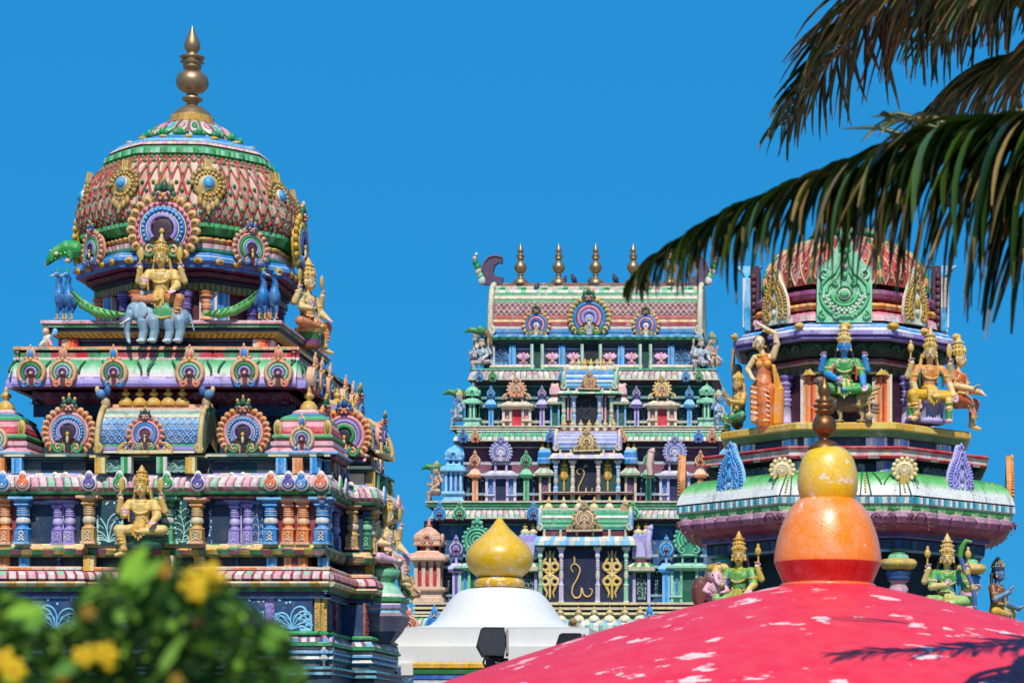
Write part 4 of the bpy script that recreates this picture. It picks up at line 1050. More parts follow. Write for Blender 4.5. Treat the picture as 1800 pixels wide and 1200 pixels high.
# peacock-blue relief beside the deity
# ---- base mouldings below the colonnade
P = redent(108, 295, 276, 283, 283, 328); w = wv(290)
mb = MB(); mb.mould(P, [(-20, w(955)), (4, w(955)), (6, w(957)), (6, w(961)), (10, w(963)), (11, w(966)), (8, w(974)), (2, w(978)), (-8, w(979))], [IVO, [GRN, PCH, CRM], CRM, [GLD, '#58a060', CRM, PCH], [OLV, SEA, PLUM, GLD], ['#a89040', '#2f7a50', '#8a4a58'], [OLV, '#245a40'], BLK], cell=17, sub=4, rel=lambda j, t: 2.2*math.sin(PI*t) if 4 <= j <= 6 else 0)
T.part(mb, 'colonnade_base')
P2 = redent(104, 283, 262, 270, 270, 320); mb = MB(); mb.mould(P2, [(0, w(978)), (0, w(1000))], [[INK, '#1c1430', INK, '#3a1420']], cell=30); T.part(mb, 'dwarf_wall')
for X, c in ((6, 'o'), (42, 'b'), (98, 'v'), (118, 'v'), (160, 'y'), (300, 'y'), (350, 'y'), (412, 'v'), (436, 'v'), (477, 'b'), (508, 'o'), (532, 'o'), (567, 'b')):
    T.put(dw[c], 'dwarf_pillar', T.u(X, 280), 286 if 150 < X < 350 else (258 if 60 < X < 150 or 370 < X < 460 else 272), w(1003), 0)
for a in (-80, 80): T.put(dw['y'], 'dwarf_pillar', a, 326, w(1003), 90)
P = redent(110, 304, 283, 297, 297, 332); w = wv(300)
mb = MB(); mb.mould(P, [(-20, w(995)), (4, w(995)), (6, w(997)), (6, w(1001)), (2, w(1003))], [IVO, PCH, [PCH, WHT, IVO, ORG], BLK], cell=40)
mb.mould(P, [(2, w(1002)), (8, w(1004)), (13, w(1010)), (14, w(1017)), (11, w(1021)), (15, w(1022)), (16, w(1025)), (12, w(1030)), (4, w(1032)), (4, w(1039)), (-2, w(1040)), (-2, w(1042)), (0, w(1043)), (0, w(1050)), (-4, w(1051))],
         [PNK, petals([ROSE, '#dcc8c0', PNK, '#d8a4a8', '#e0d4cc', MINT], '#a83a48', 2), petals([WHT, '#e0b8b4', '#d8a0a8'], '#a83a48', 2), petals([PNK, WHT, SEA], '#7a3040', 2), MAR, [GLD, CRM, PCH], [GLD, CRM, '#a8c8a8'], '#a8843a', ['#2a6a3a', GRN], PLUM, [NAVY], LAV, [NAVY, '#17406a'], SKY], cell=15, sub=6, rel=lambda j, t: 2.8*math.sin(PI*t) if 1 <= j <= 3 else 0)
T.part(mb, 'petal_cornice')
# ---- panelled base storey
P = redent(110, 295, 291, 287, 287, 322); w = wv(290)
mb = MB(); mb.mould(P, [(0, w(1048)), (0, w(1112))], [['#163a66', '#1a3f6c']], cell=70); T.part(mb, 'base_wall')
for a, b, sd in ((485, 552, 21), (426, 468, 22), (60, 140, 24), (-30, 40, 25), (150, 240, 26), (260, 350, 27)):
    v = 288 if 140 < a < 360 else 281; panel(a, b, '#15406e', '#7ac0e0', sd, v, 1110, 1050, 'base_panel', v=v)
cp = pillar_mesh('base_pilaster', w(1048) - w(1112), 20, GLD, '#d8b04c', '#a8782c'); 
ob = scroll_panel_mesh('base_pilaster', 20, w(1048) - w(1112), '#c89a3c', '#e4c878', 31)
lb = scroll_panel_mesh('base_pilaster', 17, w(1048) - w(1112), '#8474b8', '#b4a8d8', 33)
T.put(ob, 'base_pilaster', T.u(565, 285), 291, w(1112), 0); T.put(lb, 'base_pilaster', T.u(476, 285), 291, w(1112), 0)
for a in (-262, -180, -100): T.put(scroll_panel_mesh('base_pilaster', 26, w(1048) - w(1112), '#7a2a34' if a != -100 else '#a84a30', '#9a4a50', 34), 'base_pilaster', a, 291 if a != -100 else 326, w(1112), 90)
P = redent(116, 308, 300, 295, 295, 332)
mb = MB(); mb.mould(P, [(-10, w(1109)), (4, w(1109)), (8, w(1112)), (8, w(1115)), (3, w(1117)), (6, w(1121)), (10, w(1128)), (9, w(1130)), (12, w(1131)), (12, w(1135)), (2, w(1137)), (3, w(1141)), (8, w(1144)), (8, w(1148)), (3, w(1151)), (6, w(1155)), (8, w(1158)), (2, w(1162)), (2, w(1170)),
              (16, w(1172)), (18, w(1176)), (14, w(1180)), (18, w(1186)), (12, w(1188)), (12, w(1400))],
         [GRN, '#3aa060', GRN, SEA, petals([PNK, SKY, WHT, ROSE, '#4a9ac0', PNK], '#a04a60', 2), petals([ROSE, WHT, SKY, PNK, TEAL], '#5a4a70', 2), MINT, GRN, '#3a9060', BLK, WHT, [WHT, '#9ab8cc'], SKY, '#24507a', ['#c8ccd0', '#8aa8b8', WHT], WHT, '#3a6a80', ['#3a4a54', '#6a6a6a'],
          [TEAL, '#2a7a88'], [TEAL, '#1f6474'], MAR, [TEAL, '#1f5f70'], NAVY, '#24384c'], cell=15, sub=5)
T.part(mb, 'base_moulding')
mb = MB(); mb.mould(redent(116, 312, 304, 300, 300, 336), [(10, W(1400, 300)), (10, -ZC/T.s + 1)], ['#2a4a5c'], 0); T.part(mb, 'base_plinth')
mb = MB(); mb.mould(octa(100), [(0, W(562)), (0, W(430))], ['#5a2430']); mb.box(-60, 60, -60, 60, W(1150), W(600), INK); T.part(mb, 'core')
# lotus pedestal carrying the side deity
mb = MB(); cu, cv = T.u(678, 20), 40; wz = wv(40)
mb.lathe([(r, wz(Y)) for r, Y in ((16, 992), (24, 996), (30, 1002), (26, 1014), (18, 1022), (24, 1030), (34, 1044), (38, 1050))], [PNK, GRN, MINT, '#4a8a60', MINT, '#9ac8a8', WHT], (cu, cv), 24)
mb.mould([(cu + x, cv + y) for x, y in rect(-34, 34, -34, 34)], [(0, wz(1050)), (4, wz(1052)), (4, wz(1058)), (0, wz(1060)), (2, wz(1064)), (2, wz(1070)), (-2, wz(1073)), (2, wz(1078)), (6, wz(1084)), (-6, wz(1110)), (-20, wz(1130))], [GRN, GRN, SEA, WHT, LAV, WHT, SKY, '#8a6a6a', '#5a5a78', NAVY], 0)
T.part(mb, 'lotus_pedestal')
# ================================================================== GATE TOWER in the middle (stepped, barrel roof with brass pots)
T = Tower('gate_tower', 'stepped pastel gate tower in the middle with a barrel roof, brass pots and crescent horns', 'gate tower', 1045.0, 36.0)
SCL = T.s; W = T.w
def fx(v):                                    # helpers for one depth plane
    return (lambda X: T.u(X, v)), (lambda Y: W(Y, v))
def slab(mb, X0_, X1_, v, dep, prof, cols, cell=0, sub=1, rel=None):
    """moulded slab: plan rectangle X0..X1 wide with its front face at v"""
    a, b = T.u(X0_, v), T.u(X1_, v)
    mb.mould(rect(a, b, v - dep, v), prof, cols, cell, sub, rel)
# ---- barrel roof
v = 60; u, w = fx(v); mb = MB()
sala(mb, u(866), u(1226), v, w(590), W(503, 4), 56, ['#3f88b8', '#4a90c0', [IVO, ROSE], '#a83a40', [CRM, PCH], '#b8584a', '#8a3a44', '#964450', '#8f4048', '#8a3a44', '#4a9a6a', IVO, '#4f9a70', [IVO, WHT, MINT], [MINT, GRN, IVO, ROSE], [WHT, MINT, IVO]], ends=(IVO, '#7ab89a'), horn=1.3,
     lattice=('#d8c4ba', None, 0.375, 0.625, 9.5))
mb.box(u(868), u(1224), v-66, v-46, W(506, 4), W(499, 4), '#8a5a4a')
T.part(mb, 'barrel_roof', M_FADED)
kp = [(19, 500), (19, 496), (15, 492), (7, 488), (5, 486), (9, 483), (5, 481), (11, 478), (15, 473), (15.5, 469), (12, 463), (6, 459), (5, 457), (9, 456), (9, 453), (5, 452), (11, 451), (5, 450), (11, 448.5), (5, 447), (4, 446), (7, 443), (7.5, 440), (5, 436), (2, 431), (0.5, 427)]
for X in (915, 982, 1047, 1113, 1179):
    mb = MB(); vv = 4; mb.lathe([(r*.72, W(Y, vv)) for r, Y in kp], GLD, (T.u(X, vv), vv), 20); T.part(mb, 'finial', M_BRASS)
def horn(X, s, n):
    mb = MB(); uu, vv = T.u(X, 10), 10
    out = []; pts = [(0, 500), (-3, 478), (2, 462), (10, 453), (22, 450), (33, 453), (33, 463), (25, 462), (19, 468), (17, 478), (22, 486), (34, 488), (34, 500)]
    f = [(uu + s*(x - 12), W(y, vv)) for x, y in pts]
    mb.grid([[(a, vv - 9, b) for a, b in f], [(a, vv + 5, b) for a, b in f]], '#4a3448', True, False)
    for q in (vv + 5, vv - 9): mb.poly([(a, q, b) for a, b in f], '#54405a')
    mb.tube([(a, vv + 5, b) for a, b in f[1:6]], 2, '#6a5468', 5)
    for i, (x, y, r, c) in enumerate(((-10, 470, 6, GRN), (-14, 462, 5, '#2f7a4a'), (-8, 478, 6, IVO), (-15, 455, 3.5, PCH), (-5, 486, 6, MINT), (-12, 448, 3, WHT), (-2, 494, 7, WHT))):
        mb.ell((uu + s*(x - 12), vv + 4, W(y, vv)), (r, 4, r*1.2), c, 7, 5)
    T.part(mb, 'crescent_horn')
horn(862, 1, 0); horn(1232, -1, 0)
rf = arch_mesh('roof_arch', '#c8a466', '#8a9a50', [(0.86, 0.66, BLU), (0.66, 0.46, '#d8808a'), (0.46, 0.24, LAV)], '#a0a8c8', GRN, ('#1f5a3a', '#a88a98', GLD), r=33, np_=21)
rs = arch_mesh('roof_arch', '#d2a45a', None, [(0.86, 0.64, '#5878b8'), (0.64, 0.44, PNK), (0.44, 0.24, '#3a5aa0')], '#e0c8d0', '#2f8f60', ('#24463a', '#8a7a88', GLD), r=22.5, np_=15)
T.put(rf, 'roof_arch', u(1037), v + 2, w(592)); 
for X in (943, 1136): T.put(rs, 'roof_arch', u(X), v + 1, w(593))
# ---- generic walls behind every storey
def storey_wall(name, X0_, X1_, v, Y0, Y1, col, dep=90):
    mb = MB(); slab(mb, X0_, X1_, v, dep, [(0, W(Y1, v)), (0, W(Y0, v))], [col], cell=20); T.part(mb, name, M_FADED)
# ---- storey A (lotus panels)
mb = MB(); v = 66; u, w = fx(v)
slab(mb, 862, 1228, v, 120, [(-20, w(590)), (6, w(590)), (9, w(593)), (8, w(598)), (0, w(603)), (-3, w(607))], [BLU, [BLU, SKY, '#3a78a8'], [GRN, '#1f5a40'], DGR, INK], cell=7)
T.part(mb, 'roof_eave')
storey_wall('storey_wall', 866, 1222, 58, 603, 660, ['#3a5e7c', '#2f6068', '#3a6488'], 110)
v = 62; u, w = fx(v); hh = w(607) - w(648)
pw = striped_block_mesh('pilaster', 8, hh, [WHT, SKY, WHT], 4); pbl = striped_block_mesh('pilaster', 11, hh, [SKY, BLU, '#5aa8dc', SKY], 4); pmt = striped_block_mesh('pilaster', 5, w(605) - w(655), [MINT, WHT], 6)
for X in (866, 1220): T.put(pw, 'pilaster', u(X), 62, w(648))
for X in (901, 988, 1092, 1180): T.put(pbl, 'pilaster', u(X), 62, w(648))
for X in (936, 954, 1024, 1056, 1126, 1144): T.put(pmt, 'pilaster', u(X), 66, w(656))
def lotus_panel():
    mb = MB(); mb.box(-13, 13, -4, 0, 0, 32, '#2a1c48')
    mb.box(-13, 13, 0, 1.5, 0, 2.5, LIL); mb.box(-13, 13, 0, 1.5, 29.5, 32, LIL)
    for a in (-60, -35, 0, 35, 60): 
        q = Matrix.Rotation(R(a), 3, 'Y'); mb.ell((8*math.sin(R(a)), 1, 17 + 5*math.cos(R(a)) - 4), (4, 1.8, 7), ('#e8b0c4', '#dc98b4')[a == 0], 8, 6, q)
    mb.ell((0, 1, 8), (4, 2, 4), PNK, 7, 5)
    for s in (-1, 1): mb.ell((s*5, 1, 5), (4, 1.5, 2), PNK, 7, 5)
    return mb.mesh('lotus_panel', M_PAINT, SCL)
lp = lotus_panel()
for X in (920, 971, 1008, 1072, 1110, 1162): T.put(lp, 'lotus_panel', u(X), 60, w(642), 0, 0.92)
sb = scroll_panel_mesh('scroll_panel', 28, w(611) - w(641), '#143058', '#5a90c0', 3)
for X in (882, 1200): T.put(sb, 'scroll_panel', u(X), 60.5, w(642))
for X in (945, 1135):
    mb = MB(); mb.box(u(X-6), u(X+6), 50, 59, w(657), w(606), '#174a44'); T.part(mb, 'green_door')
mb = MB(); mb.box(u(1028), u(1052), 50, 60, w(655), w(604), '#141420'); mb.tube(arc(8, -160, -20, 8, u(1040), w(630), 62), 1.4, CRM, 5); T.part(mb, 'dark_niche')
mb = MB()
for a, b in ((862, 938), (952, 1026), (1054, 1128), (1142, 1226)):
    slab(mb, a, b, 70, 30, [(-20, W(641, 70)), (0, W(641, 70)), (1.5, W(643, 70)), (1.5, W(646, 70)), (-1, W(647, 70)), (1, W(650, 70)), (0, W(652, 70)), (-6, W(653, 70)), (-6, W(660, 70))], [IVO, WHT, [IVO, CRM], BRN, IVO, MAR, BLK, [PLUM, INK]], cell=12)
T.part(mb, 'storey_base', M_FADED)
# ---- one storey of the lower four: cornice with little dormers, pavilions, centre porch
def cornice(X0_, X1_, v, Y0, Y1, cols, top=MINT, gap=None, petal=9):
    h = Y1 - Y0; mb = MB(); u, w = fx(v)
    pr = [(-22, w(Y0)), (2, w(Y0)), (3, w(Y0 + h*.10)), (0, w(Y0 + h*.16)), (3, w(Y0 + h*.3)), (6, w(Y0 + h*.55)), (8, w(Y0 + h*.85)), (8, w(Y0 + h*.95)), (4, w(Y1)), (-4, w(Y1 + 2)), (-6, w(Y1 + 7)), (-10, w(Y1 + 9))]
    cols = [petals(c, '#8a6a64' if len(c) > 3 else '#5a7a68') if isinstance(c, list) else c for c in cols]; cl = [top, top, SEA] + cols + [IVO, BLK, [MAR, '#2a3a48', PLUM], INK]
    for a, b in ((X0_, gap[0]), (gap[1], X1_)) if gap else ((X0_, X1_),):
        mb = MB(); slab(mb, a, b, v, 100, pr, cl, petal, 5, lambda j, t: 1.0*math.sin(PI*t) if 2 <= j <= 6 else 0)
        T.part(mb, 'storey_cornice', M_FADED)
def ledge(X0_, X1_, v, Y0, Y1, cols, gap=None, name='ledge'):
    n = len(cols); mb = MB(); u, w = fx(v)
    pr = [(-20, w(Y0))]; cl = [cols[0]]
    for i, c in enumerate(cols):
        a, b = Y0 + (Y1-Y0)*i/n, Y0 + (Y1-Y0)*(i+1)/n; o = (2, -2)[i % 2]
        pr += [(o, w(a + .01)), (o, w(b))]; cl += [c, c]
    for a, b in ((X0_, gap[0]), (gap[1], X1_)) if gap else ((X0_, X1_),):
        mb = MB(); slab(mb, a, b, v, 80, pr, cl, 14); T.part(mb, name, M_FADED)
def dormers(lst, v, Y1, h, fn=None):
    for X, c1, c2 in lst:
        m = cache_plaque(c1, c2, h); T.put(m, 'cornice_dormer', T.u(X, v), v, W(Y1, v))
_pl = {}
def cache_plaque(c1, c2, h):
    k = (c1, c2, h)
    if k not in _pl: _pl[k] = nasi_mesh('dormer', c1, c2, c1, c2, MAR, M_PAINT, h=h)
    return _pl[k]
def cache_big(c1, c2, h):
    k = (c1, c2, h, 'b')
    if k not in _pl: _pl[k] = plaque_mesh('plaque', c1, c2, h, M_PAINT)
    return _pl[k]
_ks = {}
def kuta(X, Ytop, Ybot, wd, v, c, roof, ncol, door):
    k = (c, wd, Ytop - Ybot)
    if k not in _ks: _ks[k] = kuta_mesh('pavilion', wd, (Ybot - Ytop)*T.k(v), c, roof, ncol, door=door)
    T.put(_ks[k], 'corner_pavilion', T.u(X, v), v - wd/2*.7, W(Ybot, v))
def pilaster_nasi(X, Yn0, Yn1, Ycap, Ybot, v, c1, c2, wd=14):
    """pilaster with a little eave and a bud-shaped dormer standing on it"""
    mb = MB(); u, w = fx(v); x = u(X); q = wd/2
    mb.box(x-q*.7, x+q*.7, v-6, v, w(Ybot), w(Ycap+6), c1, None); mb.box(x-q*.25, x+q*.25, v, v+1.2, w(Ybot), w(Ycap+8), c2)
    mb.mould(rect(x-q, x+q, v-12, v+2), [(0, w(Ycap+8)), (3.5, w(Ycap+6)), (4, w(Ycap+2)), (0, w(Ycap-5)), (-2.5, w(Ycap-9))], [c1, c2, c1, c1], cell=4)
    mb.box(x-2, x+2, v-4, v, w(Ycap-6), w(Yn1), c1)
    T.part(mb, 'pilaster')
    T.put(cache_plaque(c1, c2, round((Yn1-Yn0)*T.k(v))), 'wall_dormer', x, v, w(Yn1 + 1))
def arch_pavilion(X, Ya0, Ya1, Yr0, Yr1, Ybot, v, wd, col, arch, door, col2=IVO, tri=True):
    """wall pavilion: arch plaque on a sloping roof over a little doorway"""
    mb = MB(); u, w = fx(v); x = u(X); q = wd/2
    mb.mould(rect(x-q*.82, x+q*.82, v-14, v), [(-2, w(Yr1+5)), (q*.22, w(Yr1)), (q*.22, w(Yr1-3)), (0, w((Yr0+Yr1)/2)), (-q*.22, w(Yr0))], [col, col2, [col2, col, IVO], col2], cell=5, sub=2, rel=lambda j, t: .7 if t < .5 and 0 < j < 4 else 0)
    mb.box(x-q*.8, x+q*.8, v-14, v-8, w(Ybot), w(Yr1), col)
    for s in (-1, 1):
        for e in (.78, .36): mb.box(x+s*q*e-2.2, x+s*q*e+2.2, v-8, v-1, w(Ybot), w(Yr1), col2 if e > .5 else col)
        mb.box(x+s*q*.57-2.5, x+s*q*.57+2.5, v-9, v-5, w(Ybot-8), w(Yr1+5), PNK if tri else BLU)
        mb.box(x+s*q*.6-q*.3, x+s*q*.6+q*.3, v-6, v+1.5, w(Ybot-9), w(Ybot-12), col2)
        mb.box(x+s*q*.3-1.6, x+s*q*.3+1.6, v-10, v-3, w(Yr0+2), w(Ya1), col)
    T.part(mb, 'wall_pavilion', M_FADED)
    mb = MB(); mb.box(x-q*.3, x+q*.3, v-10, v-6.5, w(Ybot), w(Yr1), door); T.part(mb, 'pavilion_door')
    T.put(arch, 'pavilion_arch', x, v - 3, w(Ya1))
def rail(X0_, X1_, v, Y, c):
    mb = MB(); u, w = fx(v); mb.box(u(X0_), u(X1_), v-6, v, w(Y+2.2), w(Y-2.2), c); T.part(mb, 'string_course', M_FADED)
potw = pot_mesh('ridge_pot', '#e0d2b0', 21, 8.5, cap='#d8b878'); poty = pot_mesh('ridge_pot', '#e4c890', 21, 8.5, cap='#e0aa34')
def porch(name, X0_, X1_, v, Yr0, Yr1, roofc, Ye0, Ye1, eavec, Ybot, jamb, door, dX, side, arch, pots=None, lattice=None, ypot=None):
    """projecting centre porch: barrel roof, eave, jambs, dark doorway and side panels"""
    u, w = fx(v); xa, xb = u(X0_), u(X1_)
    mb = MB(); sala(mb, xa + 8, xb - 8, v - 2, w(Yr1), W(Yr0, v - 32), 30, roofc, ends=(IVO, eavec), horn=.9); T.part(mb, 'porch_roof', M_FADED)
    mb = MB(); mb.box(xa + 8, xb - 8, v-40, v-4, w(Ye0), w(Yr1), MAR)
    for i in range(6): mb.box(xa + 10 + (xb-xa-24)*i/5, xa + 14 + (xb-xa-24)*i/5, v-6, v-2, w(Ye0), w(Yr1), IVO)
    mb.mould(rect(xa, xb, v-40, v), [(-16, w(Ye0)), (0, w(Ye0)), (4, w((Ye0+Ye1)/2)), (6, w(Ye1)), (2, w(Ye1+1.5)), (-3, w(Ye1+3))], [IVO, [IVO, WHT, eavec], [eavec, IVO, eavec], SEA, BLK], cell=8)
    T.part(mb, 'porch_eave', M_FADED)
    mb = MB(); mb.box(xa + 2, xb - 2, v-46, v-14, w(Ybot), w(Ye1+2), side); T.part(mb, 'porch_wall')
    mb = MB(); mb.box(u(dX[0]), u(dX[1]), v-14, v-11, w(Ybot), w(Ye1+2), door); T.part(mb, 'porch_door')
    hh = w(Ye1 + 2) - w(Ybot)
    for X, c in jamb:
        m = pillar_mesh('jamb', hh, 9, c, WHT if c != WHT else SKY, IVO, mat=M_FADED); T.put(m, 'porch_jamb', u(X), v-7, w(Ybot))
    if arch: T.put(arch, 'porch_arch', (xa+xb)/2, v + 1, w(Yr1 + 1))
    for i in range(pots or 0): T.put((potw, poty)[(i*2 + (v > 125)) % 3 == 1], 'ridge_pot', xa + 16 + (xb-xa-32)*i/((pots or 2)-1), v - 30, W(Yr0 + 1, v - 30))
# ================= storey B
pa1 = arch_mesh('pavilion_arch', '#e0a478', None, [(0.86, 0.64, PCH), (0.64, 0.42, '#d88a5a'), (0.42, 0.22, IVO)], '#b8504a', PCH, ('#d89868', IVO, PCH), r=15, np_=13, wings=[PCH, '#d89060'])
pa2 = arch_mesh('pavilion_arch', '#dcb06a', None, [(0.86, 0.64, CRM), (0.64, 0.42, '#d8a85a'), (0.42, 0.22, IVO)], '#b8504a', CRM, ('#c89a58', IVO, PCH), r=15, np_=13, wings=[CRM, '#d8a860'])
gold_arch = lambda r, c, c2, hole: arch_mesh('porch_arch', c, None, [(0.84, 0.62, c2), (0.62, 0.42, c), (0.42, 0.22, c2)], hole, c, (c, c2, c), r=r, np_=13, wings=[c, c2], base=c2)
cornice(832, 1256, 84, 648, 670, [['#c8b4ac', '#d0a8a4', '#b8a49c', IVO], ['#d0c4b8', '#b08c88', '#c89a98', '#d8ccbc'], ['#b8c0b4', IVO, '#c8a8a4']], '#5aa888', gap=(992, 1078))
dormers([(843, SKY, BLU), (866, MINT, GRN), (990, '#4a98d8', BLU), (1081, MINT, GRN), (1206, SKY, '#4a98d8'), (1229, MINT, GRN)], 92, 670, 24)
storey_wall('storey_wall', 842, 1246, 66, 672, 752, ['#2f7068', '#2a625c', '#3a8078'], 120)
kuta(830, 667, 749, 31, 98, '#a2d6b6', '#78c49a', '#5aae80', '#175a3c'); kuta(1242, 665, 749, 31, 98, '#a2d6b6', '#78c49a', '#5aae80', '#175a3c')
for X, c1, c2 in ((863, SKY, BLU), (953, LIL, VIO), (1119, LIL, VIO), (1212, SKY, '#2a8ad0')): pilaster_nasi(X, 676, 697, 709, 748, 92, c1, c2, 12)
arch_pavilion(908, 664, 699, 704, 714, 749, 96, 58, IVO, pa1, '#d23444', '#e4cdb4'); arch_pavilion(1164, 662, 698, 703, 713, 748, 96, 58, IVO, pa2, '#d23444', '#e4cdb4')
for X0_, X1_, sd in ((850, 858, 1), (868, 880, 2), (938, 948, 3), (960, 972, 4), (1098, 1112, 5), (1126, 1136, 6), (1192, 1206, 7), (1219, 1228, 8)):
    m = scroll_panel_mesh('wall_scroll', (X1_-X0_), 22, '#1f4a6a', '#9ab8cc', sd); T.put(m, 'wall_scroll', T.u((X0_+X1_)/2, 70), 69, W(738, 70))
for a_, b_ in ((846, 975), (1090, 1230)):
    rail(a_, b_, 84, 713, '#9cc0bc'); rail(a_, b_, 86, 741, '#b8b4a4')
rail(846, 975, 88, 699, '#6f9a98'); rail(1090, 1230, 88, 698, '#6f9a98')
porch('b', 986, 1086, 106, 650, 682, ['#4a9ac8', SKY, '#3f92c4', WHT, BLU, '#5aa4d0', WHT, BLU, SKY, SKY], 686, 692, '#7abf98', 748, [(990, MINT), (1008, SKY), (1053, SKY), (1074, MINT)], '#171220', (1011, 1050), '#5e2a40', gold_arch(12, '#c89868', '#dcb88a', '#a8604a'), 7, ypot=652)
for X in (1004, 998, 1058, 1064):
    mb = MB(); mb.box(T.u(X-1.4, 98), T.u(X+1.4, 98), 92, 95, W(738, 98), W(694, 98), ROSE); T.part(mb, 'porch_strip')
for X, c in ((975, IVO), (1092, IVO)):
    mb = MB(); x = T.u(X, 98); w = fx(98)[1]
    mb.mould(rect(x-10, x+10, 78, 98), [(0, w(712)), (3, w(710)), (4, w(706)), (-3, w(698)), (-4, w(694)), (-1, w(692)), (-1, w(684)), (-3, w(678)), (-6, w(674))], [GRN, IVO, [IVO, WHT], MAR, PNK, ROSE, PNK, ROSE], cell=5); mb.box(x-8, x+8, 74, 90, w(748), w(711), '#1f5a50')
    mb.box(x-8, x-5, 90, 94, w(748), w(711), SKY); mb.box(x+5, x+8, 90, 94, w(748), w(711), SKY); T.part(mb, 'side_niche', M_FADED)
    for s in (-4, 4): T.put(poty, 'ridge_pot', x+s, 84, w(675), 0, .62)
ledge(794, 1276, 104, 748, 757, [IVO, MAR, IVO, GRN], gap=(984, 1090)); ledge(980, 1092, 108, 748, 757, [IVO, MAR, PLUM])
# ================= storey C
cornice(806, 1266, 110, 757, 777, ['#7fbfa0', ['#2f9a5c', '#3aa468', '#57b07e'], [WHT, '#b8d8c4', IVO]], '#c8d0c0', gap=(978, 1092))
dormers([(815, '#4a98dc', BLU), (836, PCH, ORG), (968, '#4a90d8', BLU), (1094, PCH, ORG), (1228, '#4a98dc', '#2a7ac8'), (1252, PCH, ORG)], 118, 777, 26)
storey_wall('storey_wall', 815, 1264, 94, 778, 884, ['#7c465e', '#8a5068', '#6e4260'], 140)
kuta(797, 768, 884, 40, 126, '#98cdea', '#62b4e4', '#4aa4dc', '#1f50a0'); kuta(1281, 768, 884, 40, 126, '#98cdea', '#62b4e4', '#4aa4dc', '#1f50a0')
for X, c1, c2 in ((835, PCH, ORG), (925, MINT, GRN), (1140, MINT, GRN), (1231, PCH, ORG)): pilaster_nasi(X, 788, 817, 832, 879, 120, c1, c2, 14)
pc = arch_mesh('pavilion_arch', '#9aa0c8', None, [(0.88, 0.70, LIL), (0.70, 0.52, '#8088b8'), (0.52, 0.32, LIL)], '#c8c8dc', LIL, ('#8088b8', LIL, '#a8aacc'), r=18, np_=17)
arch_pavilion(880, 770, 812, 826, 836, 880, 122, 62, LIL, pc, '#1b2350', '#cfc8d4', False); arch_pavilion(1186, 768, 812, 826, 836, 879, 122, 62, LIL, pc, '#1b2350', '#cfc8d4', False)
for X0_, X1_, sd in ((818, 829, 1), (842, 853, 2), (908, 919, 3), (931, 940, 4), (1124, 1134, 5), (1146, 1158, 6), (1212, 1224, 7)):
    m = scroll_panel_mesh('wall_scroll', (X1_-X0_), 26, '#204468', '#a0b4c0', sd + 20); T.put(m, 'wall_scroll', T.u((X0_+X1_)/2, 98), 97, W(866, 98))
for a_, b_ in ((815, 955), (1110, 1275)):
    rail(a_, b_, 112, 834, '#b4bcc0'); rail(a_, b_, 114, 868, '#8fa8b8')
rail(815, 955, 116, 814, '#b0b8bc'); rail(1110, 1275, 116, 813, '#b0b8bc')
porch('c', 972, 1092, 132, 757, 790, ['#6a98b8', '#8ab0c8', LAV, '#a8b4d8', LIL, '#9aa8d0', LIL, '#b0b8d8', LIL, IVO], 796, 806, LIL, 880, [(976, SKY), (1006, IVO), (1051, ROSE), (1086, SKY)], '#12142e', (1009, 1048), '#184a44', gold_arch(15, '#c8a45c', '#e0c890', '#6a4a5a'), 7, ypot=762)
for X in (991, 1068):
    mb = MB(); x = T.u(X, 122); w = fx(122)[1]
    mb.mould([(x + 5*math.cos(R(a)), 119 + 2*math.sin(R(a))) for a in range(0, 360, 45)], [(0, w(842)), (1.2, w(838)), (1.2, w(822)), (-.5, w(819)), (1, w(816)), (-4, w(811))], ['#c89a3c', ['#e0b850', '#c8903a'], GLD, '#e0b850', GLD], 3)
    mb.box(x-1.3, x+1.3, 117, 120, w(862), w(842), GLD); mb.ell((x, 119, w(808)), (2, 2, 4), GLD); T.part(mb, 'gold_spear')
for X, c in ((957, IVO), (1108, SKY)):
    mb = MB(); x = T.u(X, 124); w = fx(124)[1]
    mb.mould(rect(x-12, x+12, 100, 124), [(0, w(838)), (4, w(835)), (5, w(831)), (-3, w(822)), (-4, w(816)), (0, w(814)), (0, w(806)), (-1, w(804)), (-1, w(794)), (-5, w(788))], [GRN, IVO, [IVO, MINT], MAR, GRN, BLU, SKY, BLU, SKY, IVO], cell=5); mb.box(x-10, x+10, 96, 114, w(880), w(836), '#54284c')
    mb.box(x-10, x-6, 112, 118, w(880), w(836), IVO); mb.box(x+6, x+10, 112, 118, w(880), w(836), IVO); T.part(mb, 'side_niche', M_FADED)
    T.put(scroll_panel_mesh('wall_scroll', 12, 26, '#54284c', '#c898b8', 44), 'wall_scroll', x, 115, w(868))
    for s in (-5, 5): T.put(poty, 'ridge_pot', x+s, 108, w(789), 0, .7)
ledge(750, 1290, 130, 880, 892, [IVO, GRN, '#2f7a52', IVO], gap=(960, 1100)); ledge(955, 1108, 136, 864, 869, [ROSE, MAR, BRN]); ledge(955, 1108, 138, 879, 893, [IVO, MAR, GRN, IVO])
